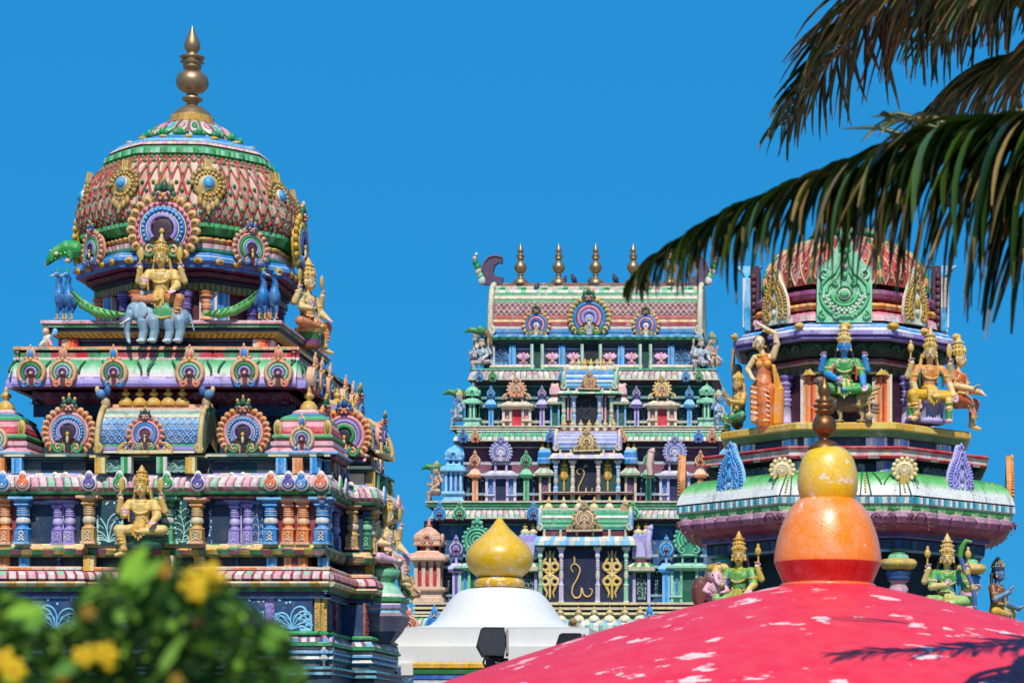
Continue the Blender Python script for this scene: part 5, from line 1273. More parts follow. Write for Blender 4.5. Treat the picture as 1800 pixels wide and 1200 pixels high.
# ================= storey D
cornice(766, 1290, 138, 892, 913, [['#d8b0ac', IVO, '#c88a90', IVO, '#d8a0a8'], ['#d8ccc0', '#c89c98', ROSE, IVO], ['#b8c4bc', IVO, '#8ab4a8']], '#3f9a78', gap=(948, 1104))
dormers([(773, '#4aa0dc', BLU), (808, '#7cc8a4', GRN), (938, '#4a98d4', BLU), (1113, '#7cc8a4', GRN)], 146, 913, 33)
storey_wall('storey_wall', 772, 1284, 120, 914, 1062, ['#2c5a8c', '#264e78', '#386a98'], 160)
kuta(751, 906, 1058, 62, 156, '#e0b898', '#dca080', '#d88a6a', '#c82c40'); kuta(1300, 906, 1058, 62, 156, '#e0b898', '#dca080', '#d88a6a', '#c82c40')
for X, c1, c2 in ((802, LIL, VIO), (1171, SKY, '#2f8fd4')): pilaster_nasi(X, 938, 975, 998, 1058, 148, c1, c2, 19)
gp = cache_big('#66bc94', '#2f8f68', 68)
for X in (838, 1211):
    arch_pavilion(X, 915, 972, 988, 998, 1058, 150, 74, MINT, gp, '#145a40', '#9ad0b4', False)
for X0_, X1_, sd in ((782, 794, 1), (810, 822, 2), (1104 + 4, 1136, 3), (1150, 1162, 5), (1180, 1192, 6)):
    m = scroll_panel_mesh('wall_scroll', (X1_-X0_), 44, '#16344e' if X0_ < 1100 else '#163c3c', '#8fb4c8' if X0_ != 1108 else '#98b8b0', sd + 30); T.put(m, 'wall_scroll', T.u((X0_+X1_)/2, 124), 123, W(1046, 124))
for a_, b_ in ((775, 940), (1140, 1290)):
    rail(a_, b_, 138, 996, '#8fb4bc'); rail(a_, b_, 140, 1046, '#7a9aa8')
rail(775, 940, 142, 976, '#8fb0b4'); rail(1140, 1290, 142, 976, '#8fb0b4')
porch('d', 944, 1112, 166, 892, 930, ['#4a9a8a', MINT, '#3f9a6a', '#58ac7c', '#2f8a58', WHT, '#4aa878', '#3a9a68', '#7ac0a0', IVO], 942, 958, SKY, 1060, [(949, '#6fb890'), (986, LIL), (1050, LIL), (1100, '#6fb890')], '#131a3c', (990, 1046), '#12233e', gold_arch(19, '#b89468', '#d8bc98', '#c89888'), 6, ypot=892)
def trident(X, v):
    mb = MB(); u, w = fx(v); x = u(X); c = '#dcb866'
    mb.box(x-1.8, x+1.8, v, v+3, w(1050), w(968), c); mb.ell((x, v+2, w(1012)), (4, 3, 5), c)
    for s in (-1, 1):
        for yy, fl in ((996, 1), (1022, -1)):
            mb.tube(arc(6.2, 0, 360, 20, x + s*8.2, w(yy), v+1.5), 3.0, c, 6, .6)                    # ring with an open eye
            mb.tube([(x + s*12, v+1.5, w(yy - fl*4)), (x + s*8, v+1.5, w(yy - fl*13)), (x + s*5, v+1.5, w(yy - fl*19)), (x + s*7, v+1.5, w(yy - fl*28))], [2.6, 2.8, 2.2, .7], c, 5, .6)
            mb.tube([(x + s*12, v+1.5, w(yy + fl*5)), (x + s*6, v+1.5, w(yy + fl*10)), (x, v+1.5, w(1009))], [2.4, 2.6, 2.4], c, 5, .6)
    mb.tube([(x, v+1.5, w(976)), (x, v+1.5, w(966))], [2.6, .6], c, 5); mb.tube([(x, v+1.5, w(1040)), (x, v+1.5, w(1054))], [2.6, .6], c, 5)
    T.part(mb, 'gold_trident')
trident(967, 153); trident(1076, 153)
# gilt sacred letters in the two doorways (stroke lettering)
def letters(strokes, v, c, r, name='gilt_letter'):
    for st in strokes:
        mb = MB(); mb.tube([(T.u(X, v), v, W(Y, v)) for X, Y in st], [r*(.55 + .45*math.sin(PI*(i+.7)/(len(st)+.4))) for i in range(len(st))], c, 6, .5); T.part(mb, name)
def smooth(p, n=5):
    out = []
    for i in range(len(p)-1):
        a, b, c, d = p[max(i-1, 0)], p[i], p[i+1], p[min(i+2, len(p)-1)]
        for k in range(n):
            t = k/n
            out.append(tuple(.5*((2*b[q]) + (-a[q]+c[q])*t + (2*a[q]-5*b[q]+4*c[q]-d[q])*t*t + (-a[q]+3*b[q]-3*c[q]+d[q])*t**3) for q in (0, 1)))
    return out + [p[-1]]
OM1 = [(1007, 1005), (1003.5, 998), (1007, 991.5), (1014, 992), (1019.5, 1001), (1015, 1015.5), (1007, 1030), (1005.5, 1041), (1009, 1048.5), (1015, 1050), (1020.5, 1046), (1022.5, 1033), (1025.5, 1043), (1032, 1048), (1039, 1044.5), (1041, 1036.5), (1036, 1033.5)]
OM1b = [(1008.6, 976), (1010, 984), (1009, 991)]
letters([smooth(OM1), smooth(OM1b)], 157, '#d8b060', 1.55)
OM2 = [(1019, 834), (1014, 830), (1016, 824), (1023, 824), (1027, 832), (1022, 845), (1017, 856), (1018, 868), (1024, 871), (1029, 866), (1030, 857), (1031, 865), (1036, 869), (1040, 864), (1041, 857)]
OM2b = [(1033, 820), (1030, 817), (1026, 822)]
letters([smooth(OM2), smooth(OM2b)], 123.5, '#d8b060', 1.15)
letters([smooth([(1024, 722), (1022, 714), (1026, 705), (1033, 702), (1038, 708), (1036, 718), (1030, 724)]), smooth([(1022, 738), (1026, 733), (1030, 738), (1034, 733), (1038, 738)])], 97, '#4a4448', .9)
for X, c in ((928, IVO), (1127, IVO)):
    mb = MB(); x = T.u(X, 152); w = fx(152)[1]
    mb.mould(rect(x-18, x+18, 124, 152), [(0, w(1006)), (5, w(1003)), (6, w(996)), (-3, w(988)), (-4, w(982)), (0, w(978)), (0, w(968)), (-1, w(966)), (-1, w(952)), (-3, w(940)), (-8, w(936))], [GRN, IVO, [IVO, GRN], MAR, IVO, LIL, LAV, LIL, LAV, [SKY, TEAL]], cell=6); mb.box(x-15, x+15, 120, 140, w(1058), w(1004), '#143434')
    mb.box(x-15, x-10, 138, 146, w(1058), w(1004), LIL); mb.box(x+10, x+15, 138, 146, w(1058), w(1004), LIL); T.part(mb, 'side_niche', M_FADED)
    T.put(scroll_panel_mesh('wall_scroll', 18, 46, '#143434', '#a0bab8', 45), 'wall_scroll', x, 142, w(1054))
    for s in (-7, 7): T.put(poty, 'ridge_pot', x+s, 134, w(936), 0, .95)
for X, c in ((1140, LIL), (925, '#a8b0d0'), (1097, '#c8a070'), (1143, '#d8b0a0')):
    Y0 = {1140: 930, 925: 915, 1097: 888, 1143: 795}[X]; Y1 = Y0 + (50 if X < 1143 else 40); v = 150
    if X in (1140, 1097, 1143):
        mb = MB(); mb.tube([(T.u(X + 6, v), v-4, W(Y0-8, v)), (T.u(X + 2, v), v, W(Y0, v)), (T.u(X - 2, v), v, W((Y0+Y1)/2, v)), (T.u(X, v), v, W(Y1, v))], [2, 6, 6, 5], c, 7)
        mb.ell((T.u(X + 3, v), v + 2, W(Y0 - 2, v)), (6, 5, 5), c); T.part(mb, 'gable_horn', M_FADED)
ledge(728, 1310, 166, 1058, 1078, [IVO, '#8a4a50', CRM, BLK, IVO], gap=(940, 1116)); ledge(936, 1120, 178, 1058, 1080, [CRM, BRN, IVO, BLK, CRM])
for i in range(6): T.put(potw, 'ridge_pot', T.u(990 + i*27 if i else 985, 186), 184, W(1092, 186), 0, 1.25)
# ================= storey E (mostly hidden)
cornice(700, 1330, 172, 1080, 1112, [['#3f9a5c', WHT, '#78bc90'], [WHT, '#a8cfae', ROSE], [WHT, IVO, '#a8c0b8']], IVO)
dormers([(719, '#e0a888', '#d87a5a'), (765, '#4aa0dc', BLU), (1141, '#4aa0dc', BLU)], 182, 1116, 52)
mb = MB(); slab(mb, 985, 1120, 190, 40, [(-18, W(1090, 190)), (0, W(1090, 190)), (5, W(1098, 190)), (6, W(1112, 190)), (2, W(1116, 190))], [WHT, [WHT, SKY, IVO], [WHT, '#a8c8b8', '#7ab0a0'], MAR], 7)
for X in (1008, 1124): mb.ell((T.u(X, 190), 190, W(1098, 190)), (12, 8, 10), '#b8986a', 8, 6); mb.ell((T.u(X, 190), 196, W(1092, 190)), (7, 6, 6), '#9a7a50', 8, 6)
T.part(mb, 'porch_roof', M_FADED)
mb = MB(); slab(mb, 708, 1330, 168, 220, [(0, W(1118, 168)), (4, W(1140, 168)), (0, W(1160, 168)), (0, -ZC/T.s + 1)], ['#24507a', '#3a4a6a', '#2a5a78'], 0); T.part(mb, 'base_wall')
mb = MB(); slab(mb, 745, 1300, 110, 150, [(0, W(1140, 110)), (0, W(915, 110))], [INK]); slab(mb, 850, 1240, 50, 90, [(0, W(900, 60)), (0, W(595, 60))], [INK]); T.part(mb, 'core')
# ================================================================== RIGHT TOWER (eight-sided, statues on two ledges)
T = Tower('octagonal_tower', 'eight-sided painted temple tower behind the palm frond, with statues on a yellow ledge', 'temple tower', 1487.0, 20.0)
SCL = T.s; W = T.w
def O(a, t=.385): return [(a*x, a*y) for x, y in ((t, 1), (1, t), (1, -t), (t, -1), (-t, -1), (-1, -t), (-1, t), (-t, 1))]
def wf(v): return lambda Y: W(Y, v)
# dome
OD = [(512, 147), (500, 149), (485, 146), (470, 138), (455, 124), (442, 106), (432, 84), (426, 60), (421, 44)]
def od(th, t, off=0.0):
    q = t*(len(OD)-1); i = min(int(q), len(OD)-2); e = q - i
    Y = OD[i][0] + (OD[i+1][0]-OD[i][0])*e; r = (OD[i][1] + (OD[i+1][1]-OD[i][1])*e + off)*oct_r(th, .5)
    return (r*math.sin(th), r*math.cos(th), W(Y, 70*(1-t)))
mb = MB(); N = 96; J = 18
mb.grid([[od(2*PI*i/N, j/J) for i in range(N)] for j in range(J+1)], lambda j, i: ('#c0453a', '#cc5648', '#b23c34')[(i*5 + j*3) % 3], True, True)
ND = 40
for k in range(ND):
    for s in (-1, 1): mb.tube([od(2*PI*(k + s*2.2*j/12)/ND, j/12, 1.2) for j in range(13)], 1.7, ('#d8b08a', '#c89a70')[k % 2], 5)
for k in range(ND):
    for j in range(1, 9):
        mb.ell(od(2*PI*(k + (0.5 if j % 2 else 0))/ND, j/12*1.36, 1.5), 2.6, '#e0a08c', 6, 4)
T.part(mb, 'dome')
mb = MB()
for k in range(8):
    th = 2*PI*(k + .5)/8; mb.tube([od(th, j/10, 2.5) for j in range(11)], 3.2, [GRN, GLD], 6)
T.part(mb, 'dome_rib')
mb = MB(); mb.lathe([(r, W(Y)) for r, Y in ((62, 424), (66, 420), (58, 414), (60, 411), (48, 408), (30, 405), (22, 402), (24, 400), (14, 398), (9, 396))], [GRN, MINT, GLD, ORG, MINT, GRN, SKY, CRM, IVO], n=32)
mb.lathe([(9, W(396)), (13, W(388)), (12, W(378)), (7, W(370)), (10, W(368)), (9, W(364)), (5, W(350)), (1, W(336))], ['#c888c0', '#d898cc', '#c080b8', GLD, GLD, PNK, PNK], n=16)
T.part(mb, 'finial')
# bands at the dome foot
def oring(name, prof, cols, cell, sub=3, rel=None, n=8, mat=None):
    mb = MB(); mb.mould(O(1.0), [(r - 1, W(Y, 130)) for r, Y in prof], cols, cell/ max(1, 150)*1.0, sub, rel)
    return mb
def rpart(name, prof, cols, cells=128, sub=3, rel=None, v=132):
    mb = MB(); K = cells*sub; rows = []
    for jj, (r, Y) in enumerate(prof):
        rows.append([((r + (rel(jj, (i % sub)/sub) if rel else 0))*oct_r(2*PI*i/K, .7)*math.sin(2*PI*i/K), (r + (rel(jj, (i % sub)/sub) if rel else 0))*oct_r(2*PI*i/K, .7)*math.cos(2*PI*i/K), W(Y, v)) for i in range(K)])
    mb.grid(rows, lambda j, i: (cols[j][(i//sub) % len(cols[j])] if isinstance(cols[j], list) else cols[j]), True, False)
    return T.part(mb, name)
rpart('petal_band', [(146, 510), (154, 512), (160, 520), (158, 528), (148, 534)], [['#8a6a84', '#9a7a90'], ['#7a3060', '#8a3a6a'], '#8a2450', '#7a2048'], 48, 5, lambda j, t: 3*math.sin(PI*t) if 0 < j < 4 else 0)
rpart('rope_band', [(148, 533), (158, 536), (162, 541), (158, 547), (148, 549)], [ORG, ['#e8863a', '#d8a040'], ['#e08030', '#f0a048'], '#c8402e'], 72, 5, lambda j, t: 3*math.sin(PI*t) if 0 < j < 4 else 0)
rpart('pink_band', [(150, 549), (156, 550), (164, 556), (166, 568)], [RED, '#d8788c', [ROSE, WHT, PNK, ROSE]], 64, 2)
# horseshoe plaques on the dome
def front_gable():
    mb = MB(); c1, c2 = '#5fbf7c', '#a8dcb4'
    mb.box(-46, 46, -30, 0, 0, 92, '#8fd0a4')
    mb.grid([[(-40, -30, 92), (40, -30, 92)], [(-40, 0, 92), (40, 0, 92)]], c2)
    prof = [(46, 92), (34, 96), (24, 110), (14, 122), (9, 140), (7, 150), (2, 158)]
    L = [(-x, z) for x, z in prof]; Rr = [(x, z) for x, z in prof[::-1]]
    mb.grid([[(x, -12, z) for x, z in L + Rr], [(x, 0, z) for x, z in L + Rr]], c2, False, False)
    mb.grid([[(-x, 0, z), (x, 0, z)] for x, z in prof], '#8fd0a4', False, False); mb.grid([[(-x, -12, z), (x, -12, z)] for x, z in prof], c1, False, False)
    for r, c in ((40, c1), (31, c2), (22, c1)): mb.tube(arc(r, 190, 350, 20, 0, 50, 2), 3.2, c, 6, .8)
    for r in (40, 31): 
        for i in range(11):
            a = R(195 + 150*i/10); mb.ell((r*.9*math.cos(a), 4, 50 + r*.9*math.sin(a)), (2.6, 2.4, 2.6), WHT, 6, 4)
    for s in (-1, 1):
        mb.tube([(s*40, 2, 48), (s*38, 2, 62), (s*28, 2, 74), (s*16, 2, 82), (s*10, 2, 96), (s*6, 2, 112)], [3.4, 3, 3, 2.6, 2.4, 2], c1, 6, .8)
        mb.tube([(s*30, 2, 50), (s*26, 2, 62), (s*15, 2, 70), (s*8, 2, 84)], [2.8, 2.4, 2.2, 1.6], c1, 6, .8)
        spiral(mb, s*33, 80, 9, 1.3, -90, s, 2.8, c2, 3); spiral(mb, s*14, 66, 6, 1.2, 90, -s, 2.2, c1, 3); spiral(mb, s*36, 12, 8, 1.2, 90, -s, 2.4, c1, 3)
        spiral(mb, s*14, 12, 6, 1.2, 0, s, 2.2, c2, 3)
    mb.ell((0, 4, 46), (11, 6, 10), WHT, 12, 8); mb.ell((0, 8, 46), (8, 5, 7), c1, 10, 7); mb.tube(arc(14, 0, 360, 24, 0, 46, 3), 2, c1, 5)
    for z, r in ((78, 5), (92, 5), (106, 4.4), (118, 4), (130, 4), (142, 3)): mb.ell((0, 3, z), (r, 4, r*1.1), WHT if z in (92, 130) else c1, 8, 6)
    mb.tube(arc(9, -30, 210, 14, 0, 124, 2), 2.2, c1, 5)
    return mb.mesh('dome_gable', M_PAINT, SCL)
T.put(front_gable(), 'dome_gable', T.u(1484, 172), 174, W(567, 172), 0)
gn = leaf_plaque_mesh('dome_gable', '#b8923a', '#e4dcc0', 98, wide=.56)
for rot in (-45, 45): T.put(gn, 'dome_gable', 0, 170, W(570, 120), rot)
eg = MB(); eg.mould(rect(-38, 38, -10, 0), [(-16, 0), (0, 0), (2, 40), (-2, 90), (-14, 104), (-30, 118)], [SKY, '#3ab0e0', [SKY, WHT], '#3ab0e0', SKY], 9)
for s in (-1, 1): eg.box(s*26-9, s*26+9, -10, 4, 6, 92, WHT)
eg.box(-40, 40, -26, -10, 0, 112, '#4a2438')
for z in range(8, 100, 12): eg.ell((-41, -16, z), (4, 5, 6), '#5a2a3a', 6, 5); eg.ell((41, -16, z), (4, 5, 6), '#5a2a3a', 6, 5)
eg = eg.mesh('dome_gable', M_PAINT, SCL)
for rot in (-90, 90): T.put(eg, 'dome_gable', 0, 176, W(580, 40), rot)
# blue and lilac cornice
v = 176; w = wf(v); mb = MB()
mb.mould(O(172), [(-20, w(566)), (-4, w(566)), (4, w(570)), (9, w(573)), (10, w(576)), (14, w(580)), (20, w(581)), (23, w(583)), (23, w(590)), (18, w(592)), (20, w(597)), (14, w(600)), (2, w(602))],
         [WHT, BLU, [WHT, SKY, WHT], BLU, [WHT, WHT, SKY], [BLU, SKY], WHT, [LAV, LIL, LAV], LAV, VIO, LAV, INK], cell=26)
T.part(mb, 'dome_cornice')
mb = MB(); mb.ell((0, 0, 0), (11, 5, 7), '#c8a040', 10, 6); mb.ell((0, 4, 0), (7, 4, 4), GLD, 8, 5); bs = mb.mesh('boss', M_PAINT, SCL)
for rot in (-90, -45, 0, 45, 90):
    for a in (0, 80): T.put(bs, 'cornice_boss', a, 191, w(576), rot)
for rot in (-45, 0, 45): 
    mb = MB()
# green frieze with arcs
v = 160; w = wf(v); mb = MB()
mb.mould(O(152), [(8, w(600)), (16, w(604)), (17, w(614)), (11, w(626)), (4, w(629))], ['#33483a', ['#27402c', '#2f4a34'], ['#223a28', '#2c4430'], '#1c3022'], cell=24, sub=6, rel=lambda j, t: 2.5*math.sin(PI*t) if 0 < j < 4 else 0)
for rot in (-90, -45, 0, 45, 90):
    t = R(rot)
    for i in range(-2, 3):
        for r in (9, 6):
            pts = arc(r, -10, 170, 10, i*25, w(616), 171)
            mb.tube([(p[0]*math.cos(t) + p[1]*math.sin(t), -p[0]*math.sin(t) + p[1]*math.cos(t), p[2]) for p in pts], 1.2, '#4f7a50', 4)
mb.mould(O(152), [(4, w(628)), (9, w(631)), (9, w(636)), (2, w(639)), (0, w(641))], [RED, '#a83a4a', WHT, MAR], cell=0)
mb.mould(O(150), [(2, w(640)), (3, w(643)), (3, w(656)), (-4, w(660))], [OLV, ['#5a5424', '#3a3a1c', '#6a6230'], INK], cell=6)
T.part(mb, 'drum_frieze')
mb = MB(); mb.ell((0, 0, 0), (9, 3, 6), GLD, 4, 4); tri = mb.mesh('boss', M_PAINT, SCL)
mb = MB(); mb.poly([(-10, 0, 0), (10, 0, 0), (0, 0, 11)], GLD); mb.poly([(-10, 3, 0), (10, 3, 0), (0, 3, 11)], '#d8b84a'); mb.grid([[(-10, 0, 0), (10, 0, 0), (0, 0, 11)], [(-10, 3, 0), (10, 3, 0), (0, 3, 11)]], GLD, True, False); tr = mb.mesh('frieze_triangle', M_PAINT, SCL)
for rot in (-45, 0, 45):
    for a in (-62, 62): T.put(tr, 'frieze_triangle', a*.98, 154, w(658), rot)
v = 150; w = wf(v)
mb = MB(); mb.mould(O(140, .5), [(0, w(655)), (0, w(748))], [['#3c1830', '#4a1c34', '#341428']], cell=40); T.part(mb, 'drum_wall')
so = striped_block_mesh('pilaster', 34, w(656) - w(744), [WHT, PCH, ORG, '#e89a4a', RED, ORG, '#e8b070', WHT], 7)
rv = round_pillar_mesh('colonnette', w(656) - w(744), 21, [LAV, '#8a7cc0', LIL, VIO])
for a in (-60, 62): T.put(so, 'drum_pilaster', a, 141, w(744), 0)
for a in (-102, 104): T.put(rv, 'drum_colonnette', a, 116, w(744), 0)
for rot in (-90, 90):
    for a in (-50, 0, 50): T.put(rv, 'drum_colonnette', a, 146, w(744), rot)
# yellow statue ledge
v = 216; w = wf(v); mb = MB()
mb.mould(O(200), [(-24, w(741)), (12, w(741)), (16, w(744)), (16, w(753)), (12, w(755)), (8, w(757)), (-2, w(765)), (-16, w(768))], ['#b8a060', GLD, [GLD, '#d8b850', '#c8a03c'], '#a8862c', '#2f6a34', '#2a5a2e', INK], cell=40)
T.part(mb, 'statue_ledge')
v = 190; w = wf(v); mb = MB(); mb.mould(O(188), [(0, w(764)), (0, w(790))], [['#10203c', '#12284a']], cell=60); T.part(mb, 'ledge_wall')
sbl = [striped_block_mesh('striped_block', 36, w(766) - w(789), c, 6) for c in ([WHT, '#3ab0dc', BLU, '#3ab0dc', BLU, WHT], [LIL, WHT, LAV, BLU, '#5a70c0', LIL])]
for rot, c in ((-45, 0), (0, 0), (45, 1), (90, 0), (-90, 1)):
    for a in (-52, 52): T.put(sbl[(c + (a > 0 and rot == 0)) % 2], 'striped_block', a, 190 if rot in (0, 90, -90) else 184, w(788), rot)
v = 246; w = wf(v); mb = MB()
mb.mould(O(230), [(-24, w(783)), (14, w(783)), (17, w(786)), (15, w(790)), (12, w(791)), (12, w(799)), (14, w(801)), (12, w(805)), (0, w(807)), (-10, w(812))], ['#d8cfc4', RED, [RED, '#c84850'], WHT, [WHT, IVO, ROSE, WHT, '#d8a0a4'], RED, [RED, WHT, RED], BLK, INK], cell=17)
T.part(mb, 'red_band')
v = 225; w = wf(v); mb = MB(); mb.mould(O(222), [(0, w(805)), (0, w(834))], [['#0f1c24', '#142a2c']], cell=60); T.part(mb, 'frieze_wall')
ps = scroll_panel_mesh('frieze_scroll', 66, 22, '#14262c', '#c8c8b8', 61)
for rot in (-45, 0, 45):
    T.put(ps, 'frieze_scroll', 0, 223 if rot == 0 else 217, w(830), rot)
    for a in (-58, 58): T.put(sbl[rot == 0 or a > 0], 'striped_block', a*1.2, 224 if rot == 0 else 218, w(832), rot)
# great sloping cornice
v = 285; w = wf(v); mb = MB()
mb.mould(O(246), [(-2, w(824)), (10, w(826)), (22, w(832)), (32, w(842)), (40, w(856)), (44, w(870)), (40, w(872))], ['#3a9440', ('g', '#46a44a', '#3a9440'), ('g', '#6cbc66', '#46a44a'), ('g', '#dcdece', '#6cbc66'), '#e4e2da', BLK], cell=0)
mb.mould(O(280), [(4, w(871)), (9, w(873)), (9, w(884)), (5, w(886))], [WHT, [TEAL, '#4ab0c0', WHT, TEAL, '#c8d8dc'], WHT], cell=7, sub=2, rel=lambda j, t: 1.5 if j in (1, 2) and t < .5 else 0)
mb.mould(O(280), [(4, w(885)), (6, w(887)), (6, w(890)), (4, w(895)), (-1, w(897))], ['#d8e0b8', ['#3f9a48', '#58b058'], ['#3f9a48', '#dce4b0'], '#6a5a66'], cell=20, sub=6, rel=lambda j, t: (0, W(0, v)*0 - 4*abs(math.sin(PI*t))) if j in (2, 3) else (0, 0))
KP = [(824, -2), (826, 10), (832, 22), (842, 32), (856, 40), (870, 44)]
# painted leaves with a beaded stem between
for rot in (-45, 0, 45):
    t = R(rot)
    tr_ = lambda p: (p[0]*math.cos(t) + p[1]*math.sin(t), -p[0]*math.sin(t) + p[1]*math.cos(t), p[2])
    for a in (-92, -31, 31, 92):
        ln = lambda q, off: tr_((a + off*(.4 + .6*q) + (a/88)*7*q, (247 if rot == 0 else 239) + lerp_prof(KP, 827 + 42*q), w(827 + 42*q)))
        for off in (-9, 9): mb.tube([ln(q/8, off) for q in range(9)], 1.3, '#2f5a34', 5)
        for q in range(1, 8): mb.ell(ln(q/8, 0), (2, 2, 2.2), '#d8b868', 6, 4)
        for s in (-1, 1):
            pts = [tr_((a + s*(14 + 14*math.sin(q/8*1.8)), (247 if rot == 0 else 239) + lerp_prof(KP, 828 + 28*q/8 - 9*max(0, q/8-.7)*2), w(828 + 28*q/8 - 9*max(0, q/8-.7)*2))) for q in range(9)]
            mb.tube(pts, 1.4, '#2f5a34', 5)
T.part(mb, 'great_cornice')
mb = MB(); mb.ell((0, 0, 26), (20, 4, 19), '#d8c488', 16, 7); mb.ell((0, 2, 26), (14, 3, 13), '#e0d0a0', 14, 6)
for q in (5, 9): mb.tube(arc(q, 0, 360, 18, 0, 26, 4.4), .9, '#b89850', 5)
for i in range(14):
    a = 2*PI*i/14; mb.ell((19*math.cos(a), 2, 26 + 18*math.sin(a)), (4.2, 2.4, 4.2), '#dcc888', 6, 5)
for a in (-7, 0, 7): mb.tube([(a*.5, 3, 18), (a, 3, -4)], 2.6, '#d0ac50', 6)
lot = mb.mesh('cornice_lotus', M_STATUE, SCL)
for a in (-128, 96): T.put(lot, 'cornice_lotus', T.u(1375 if a < 0 else 1590, 275), 278 if a > 0 else 268, w(852), 0)
lb1 = leaf_plaque_mesh('cornice_plaque', '#4a9ad8', '#8cc4ea', 88); lb2 = leaf_plaque_mesh('cornice_plaque', '#9a94d8', '#c4bce8', 88)
T.put(lb1, 'cornice_plaque', 0, 274, W(872, 195), -45); T.put(lb2, 'cornice_plaque', 0, 274, W(874, 195), 45)
lo = leaf_plaque_mesh('cornice_plaque', '#e0984a', '#d8843a', 84)
for rot in (-90, 90): T.put(lo, 'cornice_plaque', 0, 290, W(882, 20), rot)
# maroon petal cove
v = 265; w = wf(v); mb = MB()
mb.mould(O(242), [(36, w(895)), (42, w(901)), (43, w(909)), (37, w(919)), (22, w(929)), (6, w(934))], [['#a88c92', '#b09498'], ['#b8849a', '#ac7890', '#c090a4'], ['#b4688c', '#a85c80', '#bc7494'], ['#a04068', '#943a60'], '#842e50'], cell=27, sub=7, rel=lambda j, t: 4.0*math.sin(PI*t)**.6 if 0 < j < 4 else 0)
CP = [(895, 36), (901, 42), (909, 43), (919, 37), (929, 22), (934, 6)]
for rot in (-90, -45, 0, 45, 90):
    t = R(rot)
    for i in range(-5, 6):
        a = i*25
        for k in (0, 1):
            pts = [(a + s*(9 - 4*k)*math.sin(R(q)), (245 if rot in (0, 90, -90) else 238) + lerp_prof(CP, 904 + (12 - 4*k)*(1 - math.cos(R(q))) + 2*k), w(904 + (12 - 4*k)*(1 - math.cos(R(q))) + 2*k)) for s, q in [(-1, x) for x in range(90, 0, -18)] + [(1, x) for x in range(0, 91, 18)]]
            mb.tube([(p[0]*math.cos(t) + p[1]*math.sin(t), -p[0]*math.sin(t) + p[1]*math.cos(t), p[2]) for p in pts], 1.1, '#a86a88' if k else '#5a2040', 4)
        for q in range(5): 
            p = (a + 12.5, (243 if rot in (0, 90, -90) else 236) + lerp_prof(CP, 906 + 6*q), w(906 + 6*q)); mb.ell((p[0]*math.cos(t) + p[1]*math.sin(t), -p[0]*math.sin(t) + p[1]*math.cos(t), p[2]), 1.5, '#a8804a', 5, 4)
T.part(mb, 'petal_cove')
v = 248; w = wf(v); mb = MB()
mb.mould(O(238), [(8, w(933)), (10, w(935)), (8, w(942)), (2, w(944))], ['#4a3a7a', ['#4a3f86', '#3f3674'], LAV], cell=40)
mb.mould(O(236), [(2, w(944)), (3, w(947)), (3, w(964)), (-2, w(968)), (-10, w(972))], [INK, ['#163456', '#1c4468', '#12304e', '#24567a'], SKY, INK], cell=9, sub=2, rel=lambda j, t: 1.2 if j == 1 and t < .5 else 0)
T.part(mb, 'lower_frieze')
mb = MB(); mb.mould(O(190), [(0, w(960)), (0, w(1400))], [['#0d2630', '#12343a', '#0d2230']], cell=50); mb.mould(O(238), [(-22, w(1068)), (4, w(1068)), (8, w(1072)), (6, w(1084)), (0, w(1090)), (0, w(1400))], ['#6a5a50', GLD, '#d0a84a', MAR, INK], 0); T.part(mb, 'lower_wall')
mb = MB(); mb.mould(O(244), [(0, w(1390)), (6, w(1420)), (6, -ZC/T.s + 1)], ['#2a4a5c', '#3a4a5c'], 0); T.part(mb, 'base_plinth')
mb = MB(); mb.mould(O(120), [(0, W(1000)), (0, W(560, 100))], [INK]); T.part(mb, 'core')
mb = MB(); q = 1.0
mb.lathe([(17, w(1072)), (17, w(1062)), (14, w(1058)), (15, w(1040)), (17, w(1034)), (12, w(1024)), (14, w(1022)), (18, w(1020)), (20, w(1014)), (18, w(1010)), (21, w(1008)), (22, w(1003)), (16, w(1001)), (26, w(998)), (31, w(992)), (31, w(986)), (27, w(982)), (18, w(981)), (16, w(974)), (9, w(968)), (16, w(964))],
         [PNK, PNK, ROSE, '#d8a8c8', ROSE, PNK, PNK, '#1f4a80', '#24568e', BLU, '#24568e', NAVY, GLD, '#d8b850', '#e0c468', GLD, '#c8c8a8', MINT, GRN, '#2f6a48'], n=20)
cs = mb.mesh('cushion_column', M_PAINT, SCL); 
for v_ in cs.vertices: v_.co.z -= w(1072)*SCL
for rot in (-45, 0, 45):
    for a in {0: (-86, 88), 45: (62,), -45: (-60,)}[rot]: T.put(cs, 'cushion_column', a, 238 if rot == 0 else 234, w(1072), rot)
# ================================================================== WHITE SHRINE ROOF with a yellow bud
T = Tower('white_shrine', 'small white shrine with a bell-shaped roof topped by a glossy yellow bud', 'shrine', 878.0, 28.0)
SCL = T.s; W = T.w
mb = MB(); pr = [(0.5, 906), (4, 911), (10, 919), (18, 929), (29, 939), (42, 950), (52, 961), (58, 972), (59.5, 981), (57, 992), (51, 1003), (43, 1011), (38, 1015)]
mb.lathe([(r, W(Y)) for r, Y in pr[::-1]], '#e0b01c', n=40)
mb.lathe([(38, W(1033)), (43, W(1031)), (45.5, W(1025)), (43, W(1018)), (38, W(1015))], '#dda91c', n=40); T.part(mb, 'roof_bud', M_GLOSS)
mb = MB(); pr = [(40, 1032), (58, 1033.5), (70, 1037), (79, 1044), (88, 1054), (95, 1064), (104, 1077), (111, 1087), (119, 1094), (131, 1099), (150, 1102), (170, 1104)]
rows = []
